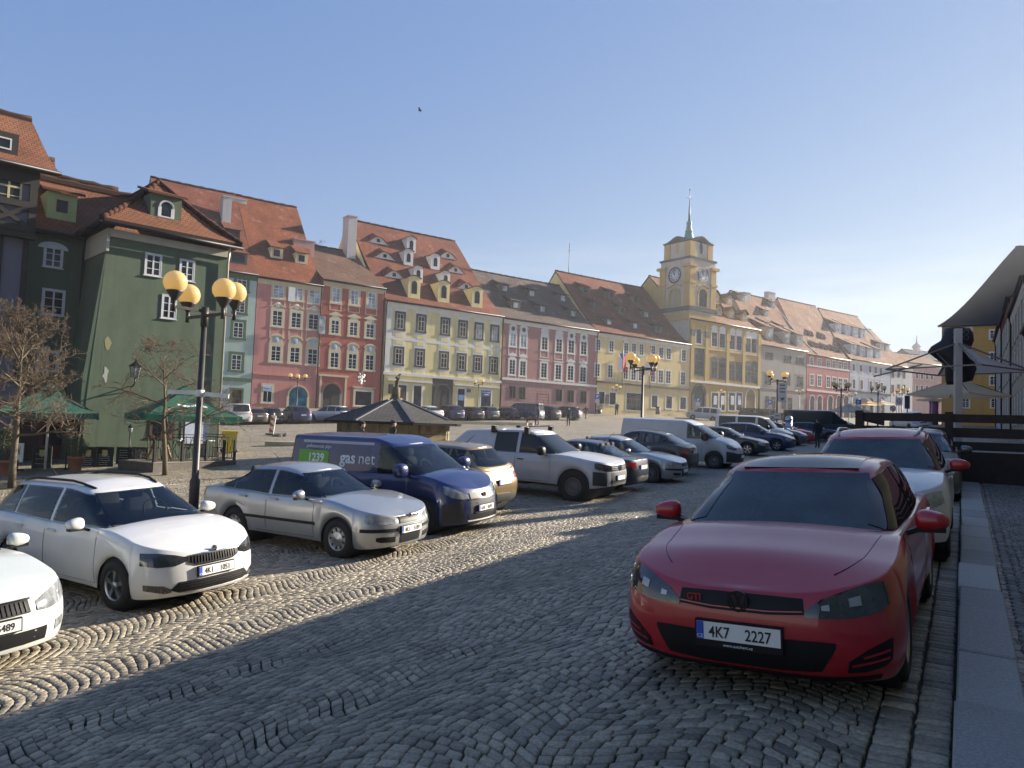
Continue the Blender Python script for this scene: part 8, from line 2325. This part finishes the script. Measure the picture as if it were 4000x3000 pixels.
    for x, yb, Y, r_, hh, lb in ((20, 1860, 25, .34, 1.2, 'terracotta pot with a tall round box bush at the left border'), (293, 1848, 26.5, .26, .5, 'terracotta pot with a small yellowish box bush before the chalkboards')):
        g = ongnd(at(x, yb, Y).x, Y); o2 = empty('potted_bush', g, 0, lb, 'plant', 'potted bushes before the old houses')
        mb = MB(); mb.lathe([(r_ * .62, 0), (r_ * .95, .42), (r_ * 1.05, .42), (r_ * 1.05, .5), (r_ * .9, .5), (r_ * .85, .44), (0, .44)], 24); mb.build('pot', TC, o2)
        lf = MB(); r2 = random.Random(int(x)); C_ = [(0, 0, .5 + .32, .36)] + ([(0, .05, 1.35, .27)] if hh > 1 else [])
        for cx, cy, cz, rr in C_:
            for i in range(1500):
                v = Vector((r2.gauss(0, 1), r2.gauss(0, 1), r2.gauss(0, 1))).normalized() * (rr * r2.uniform(.6, 1.08)); s = r2.uniform(.015, .032); p = Vector((cx, cy, cz)) + Vector((v.x, v.y, v.z * .9))
                a1 = Vector((r2.gauss(0, 1), r2.gauss(0, 1), r2.gauss(0, 1))).normalized(); b1 = a1.cross(Vector((r2.gauss(0, 1), r2.gauss(0, 1), 1))).normalized()
                lf.add([p - a1 * s, p + b1 * s * .6, p + a1 * s, p - b1 * s * .6], [(0, 1, 2, 3)], r2.randrange(3))
        lf.build('foliage', [mat('box_leaf_a', (.03, .06, .015), .7), mat('box_leaf_b', (.055, .085, .02), .7), mat('box_leaf_c', (.09, .10, .025), .7)], o2)
        mb = MB(); mb.tube([(0, 0, .44), (0, 0, .5 + hh * .7)], .03, 6); mb.build('stem', BARK, o2)
    # wall lantern
    A = PW['A']; f = PW['f']; t, z_ = f.hit(*z2(1170, 770), .55); q = f.w(t, .55)
    l_ = empty('wall_lantern', (q.x, q.y, z_), f.rz, 'old wall lantern with tapered glass on an iron bracket', 'lantern')
    mb = MB(); n = 6
    def ring(r, z): return [(r * math.cos(2 * math.pi * k / n), r * math.sin(2 * math.pi * k / n), z) for k in range(n)]
    mb.add(ring(.13, -.28) + ring(.21, .16), [(k, (k + 1) % n, n + (k + 1) % n, n + k) for k in range(n)]); mb.build('glass', mat('lantern_glass', (.38, .38, .33), .2, var=.2), l_)
    mb = MB(); mb.add(ring(.28, .16) + ring(.06, .34) + ring(.05, .42), [(k, (k + 1) % n, n + (k + 1) % n, n + k) for k in range(n)] + [(n + k, n + (k + 1) % n, 2 * n + (k + 1) % n, 2 * n + k) for k in range(n)]); mb.sphere((0, 0, .47), .05, 8, 6)
    for a_, b_ in zip(ring(.135, -.28), ring(.215, .16)): mb.bar(a_, b_, .02)
    mb.tube([(0, 0, -.28), (0, .0, -.5), (0, .25, -.62), (0, .54, -.6)], .03, 8); mb.tube([(0, .54, -.8), (0, .3, -.62)], .02, 6); mb.build('iron_frame', DARKMETAL, l_)
    for x, yb, Y, lb in ((265, 1700, 27, 'small lantern on a post beside the hanging menu board'), (508, 1702, 29.5, 'small lantern on a post left of the terrace railing')):
        p = at(x, yb, Y); g = T(p.x, p.y); s = empty('post_lantern', (p.x, p.y, g), 0, lb, 'lantern', 'small post lanterns'); h = p.z - g + .12
        mb = MB(); mb.tube([(0, 0, 0), (0, 0, h)], .025, 8); mb.build('post', DARKMETAL, s); mb = MB(); mb.lathe([(.03, h), (.07, h + .05), (.09, h + .2), (.0, h + .2)], 8); mb.build('glass', LAMP, s); mb = MB(); mb.lathe([(.12, h + .2), (.03, h + .3), (0, h + .36)], 8); mb.build('cap', DARKMETAL, s)
    # low white banner by the door
    p = at(72, 1765, 26.5); s = empty('banner', ongnd(p.x, p.y, 0), rad(10), 'small white roll banner beside the tall potted bush', 'banner'); z = p.z - T(p.x, p.y); mb = MB(); mb.box(-.16, .16, -.02, .02, z - .35, z + .3); mb.build('sheet', WHITE, s); mb = MB(); mb.box(-.17, .17, -.05, .05, 0, .06); mb.box(-.015, .015, -.015, .015, .06, z - .35); mb.build('stand', DARKMETAL, s)
cafe()
def misc():
    # red and white beacon, rubble and slab on the square
    g = gpos(1058, 50); s = empty('road_beacon', g, rad(-5), 'red and white striped road beacon standing on the square', 'beacon')
    mb = MB(); mb.box(-.3, .3, -.2, .2, 0, .1); mb.build('foot', BLACK, s)
    h = 1.3; mb = MB(); mb.box(-.16, .16, -.03, .03, .1, h, 0); mb.lathe([(.05, h), (.05, h + .16), (0, h + .18)], 10)
    for k in range(3):
        z = .22 + k * .38; mb.add([(-.15, -.034, z + .26), (-.15, -.034, z), (.15, -.034, z), (.15, -.034, z + .02)], [(0, 1, 2, 3)], 1)
    mb.build('board', [mat('beacon_white', (.72, .66, .58), .6), mat('beacon_red', (.5, .03, .03), .6)], s); s.rotation_euler = (0, rad(6), rad(-5))
    r = random.Random(4); mb = MB()
    for i in range(14):
        p = gpos(1095 + r.uniform(-22, 28), 49 + r.uniform(-.6, .6)); q = r.uniform(.08, .22)
        b = len(mb.v); mb.sphere((p.x, p.y, p.z + q * .3), q, 7, 5, 0, sq=(1, r.uniform(.6, 1), r.uniform(.5, .8)))
        mb.v[b:] = [(x + r.gauss(0, q * .12), y + r.gauss(0, q * .12), z + r.gauss(0, q * .1)) for x, y, z in mb.v[b:]]
    tag(mb.build('rubble', STONE, smooth=False), 'heap of loose broken stones beside the striped beacon', 'rubble', kind='stuff')
    g = gpos(1098, 40); mb = MB(); mb.box(-.75, .75, -.4, .4, -.05, .22); s = tag(mb.build('stone_slab', mat('pale_slab', (.36, .32, .25), .9, var=.3)), 'pale flat stone slab lying behind the blue van', 'slab'); s.location = g; s.rotation_euler = (0, 0, rad(12))
    # dome topped steel pillar
    g = gpos(3080, 52); s = empty('vent_pillar', g, 0, 'steel ventilation pillar with a domed cap behind the parked cars', 'pillar'); zt = at(3080, 1623, 52).z - g.z
    mb = MB(); mb.tube([(0, 0, 0), (0, 0, zt - .3)], .23, 20); mb.build('shaft', ALLOY, s); mb = MB(); mb.lathe([(.27, zt - .32), (.27, zt - .25), (.2, zt - .08), (0, zt)], 20); mb.build('cap', ALLOY, s)
    # poster column
    p = at(3648, 1590, 100); g = ongnd(p.x, p.y); s = empty('advertising_column', g, 0, 'round advertising column covered in red posters', 'column'); zt = at(3648, 1562, 100).z - g.z
    mb = MB(); mb.tube([(0, 0, 0), (0, 0, zt - .3)], .52, 24); mb.build('drum', mat('poster_red', (.55, .03, .04), .6, var=.5, scale=2, c2=(.1, .12, .3)), s); mb = MB(); mb.lathe([(.62, zt - .3), (.62, zt - .2), (.1, zt)], 24); mb.build('cap', DARKMETAL, s)
    # bike hoops, tubs and bins before the straw house
    for i in range(4):
        p = at(2100 + (700 + i * 38) * .3617, 1612, 108); g = ongnd(p.x, p.y); mb = MB(); mb.tube([(-.5, 0, 0), (-.5, 0, .6), (-.3, 0, .95), (.3, 0, .95), (.5, 0, .6), (.5, 0, 0)], .045, 8)
        o = tag(mb.build('bike_hoop', DARKMETAL), 'black steel bicycle hoop before the straw yellow house', 'bike rack', 'row of bicycle hoops'); o.location = g; o.rotation_euler = (0, 0, ROWF.rz)
    for x, y, Y, lb in ((2337, 1600, 106, 'dark round shrub tub by the parking sign'), (2418, 1602, 110, 'dark shrub tub right of the bicycle hoops')):
        p = at(x, y, Y); g = ongnd(p.x, p.y); s = empty('shrub_tub', g, 0, lb, 'plant', 'shrub tubs'); mb = MB(); mb.lathe([(.4, 0), (.55, .6), (.45, .6), (0, .55)], 16); mb.build('tub', DARKMETAL, s)
        lf = MB(); r2 = random.Random(int(x))
        for i in range(500):
            v = Vector((r2.gauss(0, 1), r2.gauss(0, 1), r2.gauss(0, 1))).normalized() * r2.uniform(.4, .75); p2 = Vector((0, 0, 1.05)) + v; q = .07; a1 = Vector((r2.gauss(0, 1), r2.gauss(0, 1), r2.gauss(0, 1))).normalized(); b1 = a1.cross(Vector((.3, .2, 1))).normalized(); lf.add([p2 - a1 * q, p2 + b1 * q * .6, p2 + a1 * q, p2 - b1 * q * .6], [(0, 1, 2, 3)])
        lf.build('foliage', mat('dark_shrub', (.04, .045, .02), .8), s)
    for x, lb in ((2565, 'slim grey bin left of a pair before the straw house'), (2573, 'slim grey bin right of a pair before the straw house')):
        p = at(x, 1620, 112); g = ongnd(p.x, p.y); s = empty('litter_bin', g, 0, lb, 'bin', 'pair of slim bins'); mb = MB(); mb.tube([(0, 0, .1), (0, 0, 1.1)], .17, 12); mb.build('drum', mat('bin_grey', (.15, .15, .14), .6), s); mb = MB(); mb.lathe([(.2, 1.1), (.2, 1.18), (0, 1.28)], 12); mb.build('lid', DARKMETAL, s)
    a = at(2960, 1620, 122); s = empty('hedge_planter', ongnd(a.x, a.y), rad(5), 'long planter with a brownish clipped hedge before the grey house', 'planter'); mb = MB(); mb.box(-3, 3, -.4, .4, 0, .7); mb.build('trough', mat('trough_wood', (.07, .05, .035), .8), s)
    lf = MB(); r2 = random.Random(5)
    for i in range(2200):
        p2 = Vector((r2.uniform(-3, 3), r2.uniform(-.45, .45), r2.uniform(.65, 1.35))); q = .09; a1 = Vector((r2.gauss(0, 1), r2.gauss(0, 1), r2.gauss(0, 1))).normalized(); b1 = a1.cross(Vector((.3, .2, 1))).normalized(); lf.add([p2 - a1 * q, p2 + b1 * q * .6, p2 + a1 * q, p2 - b1 * q * .6], [(0, 1, 2, 3)])
    lf.build('foliage', mat('hedge_leaf', (.07, .055, .025), .8), s)
    # aerial on the roofs, bird
    for x, y0, y1, Y, lb in ((2221, 1070, 950, 122, 'tall thin aerial mast on the straw yellow house'), ):
        p = at(x, y0, Y); q = at(x, y1, Y); s = empty('aerial_mast', p, 0, lb, 'aerial'); h = q.z - p.z; mb = MB(); mb.tube([(0, 0, -3), (0, 0, h)], .05, 6); mb.build('mast', DARKMETAL, s); mb = MB(); mb.bar((-.25, 0, h * .75), (.25, 0, h * .75), .05); mb.build('crossbar', DARKMETAL, s)
    p = at(1641, 432, 45); mb = MB(); mb.tube([(-.12, 0, 0), (0, 0, .015), (.13, 0, 0)], [.02, .045, .012], 8)
    for sg in (1, -1): mb.add([(.05, 0, .01), (-.06, 0, .01), (-.1, .2 * sg, .08), (.0, .22 * sg, .09), (-.02, .38 * sg, .05)], [(0, 1, 2, 3), (3, 2, 4)])
    o = tag(mb.build('bird', BLACK), 'small dark bird flying high in the sky', 'bird'); o.location = p
misc()
def right_terrace():
    """dark timber terrace with parasols standing across the kerb"""
    C_ = Vector((10.9, 18.5)); d = Vector((.861, -.508)); rz = math.atan2(d.y, d.x)
    zc = at(3730, 1620, 18.6).z; z0 = 0
    o = empty('wooden_fence', (C_.x, C_.y, 0), rz, 'dark brown plank fence of the cafe terrace at the right', 'fence')
    WD = mat('dark_planks', (.032, .019, .013), .75, var=.4, scale=6, bump=.2, bscale=30)
    top = at(3500, 1613, 19.2).z
    mb = MB()
    def bd(x0, x1, z1, z0_, y=0): mb.box(x0, x1, y, y + .045, z0_, z1)
    bd(-2.25, 4.6, top, top - .2); bd(-2.25, 4.6, top - .33, top - .56); bd(-2.25, 4.6, top - .66, top - .86); bd(-2.25, 4.6, top - .9, top - 2.2)
    mb.build('planks', WD, o)
    for x in (-2.3, -.3, 2.0, 4.2): mb = MB(); mb.box(x - .09, x + .09, -.05, .1, top - 2.4, top + .05); mb.build('post', WD, o)
    mb = MB(); mb.box(-2.2, 4.6, .1, 6.5, top - 1.7, top - 1.0); mb.build('platform', WD, o)
    mb = MB()
    bd2 = [(-2.25, top, top - .2), (-2.25, top - .33, top - .56), (-2.25, top - .66, top - .9)]
    for x, z1, z2_ in bd2: mb.box(x - .04, x + .01, .1, 6.5, z2_, z1)
    mb.build('side_planks', WD, o)
    # near parasol: white mast, canvas only on its right half
    Y = 21.0; m = at(3742, 1500, Y); g = ongnd(m.x, m.y)
    zt = at(3737, 1284, Y).z - g.z; za = at(3737, 1338, Y).z - g.z; zr = at(3737, 1447, Y).z - g.z
    s = empty('parasol', g, rad(-14), 'large white masted parasol with canvas only on its right half', 'parasol')
    mb = MB(); mb.box(-.085, .085, -.085, .085, 0, zt); mb.build('mast', mat('mast_white', (.5, .48, .45), .5), s)
    mb = MB(); hw = 1.82
    E = [(-hw, 0, zr), (0, -hw, zr), (hw, 0, zr), (0, hw, zr)]
    ap = Vector((0, 0, za))
    for e in E: mb.bar(ap, e, .05, .04)
    for a_, b_ in zip(E, E[1:] + E[:1]): mb.bar(a_, b_, .04, .035)
    mb.bar((-hw - .35, -.2, zr - .22), (-.9, 0, zr + .15), .035); mb.bar((-.1, 0, zr), (-.55, -.1, zr + .45), .03)
    mb.build('rib', mat('rib_grey', (.2, .19, .18), .5, .3), s)
    mb = MB(); n = 8
    for a_, b_ in ((E[1], E[2]), (E[2], E[3])):
        vs = []
        for j in range(n + 1):
            for i in range(n + 1):
                u, t = i / n, j / n; P = Vector(a_).lerp(Vector(b_), u).lerp(ap, t * .98); P.z -= .1 * math.sin(math.pi * t); vs.append(P)
        mb.add(vs, [(j * (n + 1) + i, j * (n + 1) + i + 1, (j + 1) * (n + 1) + i + 1, (j + 1) * (n + 1) + i) for j in range(n) for i in range(n)], 0, True)
    mb.build('canopy', WHITEC, s)
    # black tarpaulin bundled round the mast
    Y2 = 21.5; p = at(3725, 1400, Y2); t = empty('tarpaulin', (p.x, p.y, 0), rad(-10), 'black tarpaulin bundled around the parasol mast', 'tarpaulin'); mb = MB()
    prof = [(3690, 3780, 1282), (3684, 3788, 1300), (3682, 3792, 1330), (3650, 3792, 1352), (3642, 3795, 1372), (3660, 3798, 1395), (3684, 3798, 1415), (3690, 3796, 1440), (3698, 3796, 1465), (3704, 3794, 1485), (3708, 3730, 1500)]
    vs = []; n = 18; r = random.Random(6)
    for x0, x1, y in prof[::-1]:
        a_, b_ = at(x0, y, Y2), at(x1, y, Y2); cx = (a_.x + b_.x) / 2 - p.x; w_ = abs(b_.x - a_.x) / 2
        for k in range(n):
            th = 2 * math.pi * k / n; f = 1 + .12 * math.sin(3 * th + y * .05) + r.uniform(-.04, .04); vs.append((cx + w_ * f * math.cos(th), .32 * f * math.sin(th), a_.z))
    L = len(prof); fs = [(j * n + k, j * n + (k + 1) % n, (j + 1) * n + (k + 1) % n, (j + 1) * n + k) for j in range(L - 1) for k in range(n)] + [tuple(range(n - 1, -1, -1)), tuple((L - 1) * n + k for k in range(n))]
    mb.add(vs, fs, 0, True); mb.build('sheet', mat('black_tarp', (.012, .012, .014), .55, var=.3, scale=8, bump=.5, bscale=9), t)
    mb = MB()
    for sx in (-.14, .14):
        for zz in (.06, -.09): mb.lathe([(.05, -.36), (.07, -.37), (.07, -.36)], 14, c=(sx + .05, 0, at(3737, 1312, Y2).z + zz), axis='y')
    mb.build('printed_rings', mat('tarp_print', (.12, .12, .12), .6), t)
    # second parasol behind
    Y3 = 29; m = at(3745, 1560, Y3); g = ongnd(m.x, m.y)
    parasol(g, at(3740, 1541, Y3).z, at(3720, 1472, Y3).z, 1.25, rad(25), BEIGEC, 'beige parasol behind the white masted one', val=.05, pr=.05, pole=DARKMETAL)
    for x, ya, yr, Y, hf, lb in ((3315, 1580, 1606, 88, 1.7, 'wide pale market parasol behind the black van'), (3388, 1561, 1577, 104, 1.5, 'yellowish parasol beside the blue parking sign'), (3441, 1562, 1574, 112, 1.6, 'grey parasol before the pale blue house'), (3640, 1552, 1562, 92, 1.2, 'dark edged parasol beside the advertising column')):
        m = at(x, 1600, Y); g = ongnd(m.x, m.y); parasol(g, at(x, yr, Y).z, at(x, ya, Y).z, hf, rad(20), BEIGEC if 'yellow' in lb else WHITEC, lb, val=.1, group='parasols at the far end')
right_terrace()
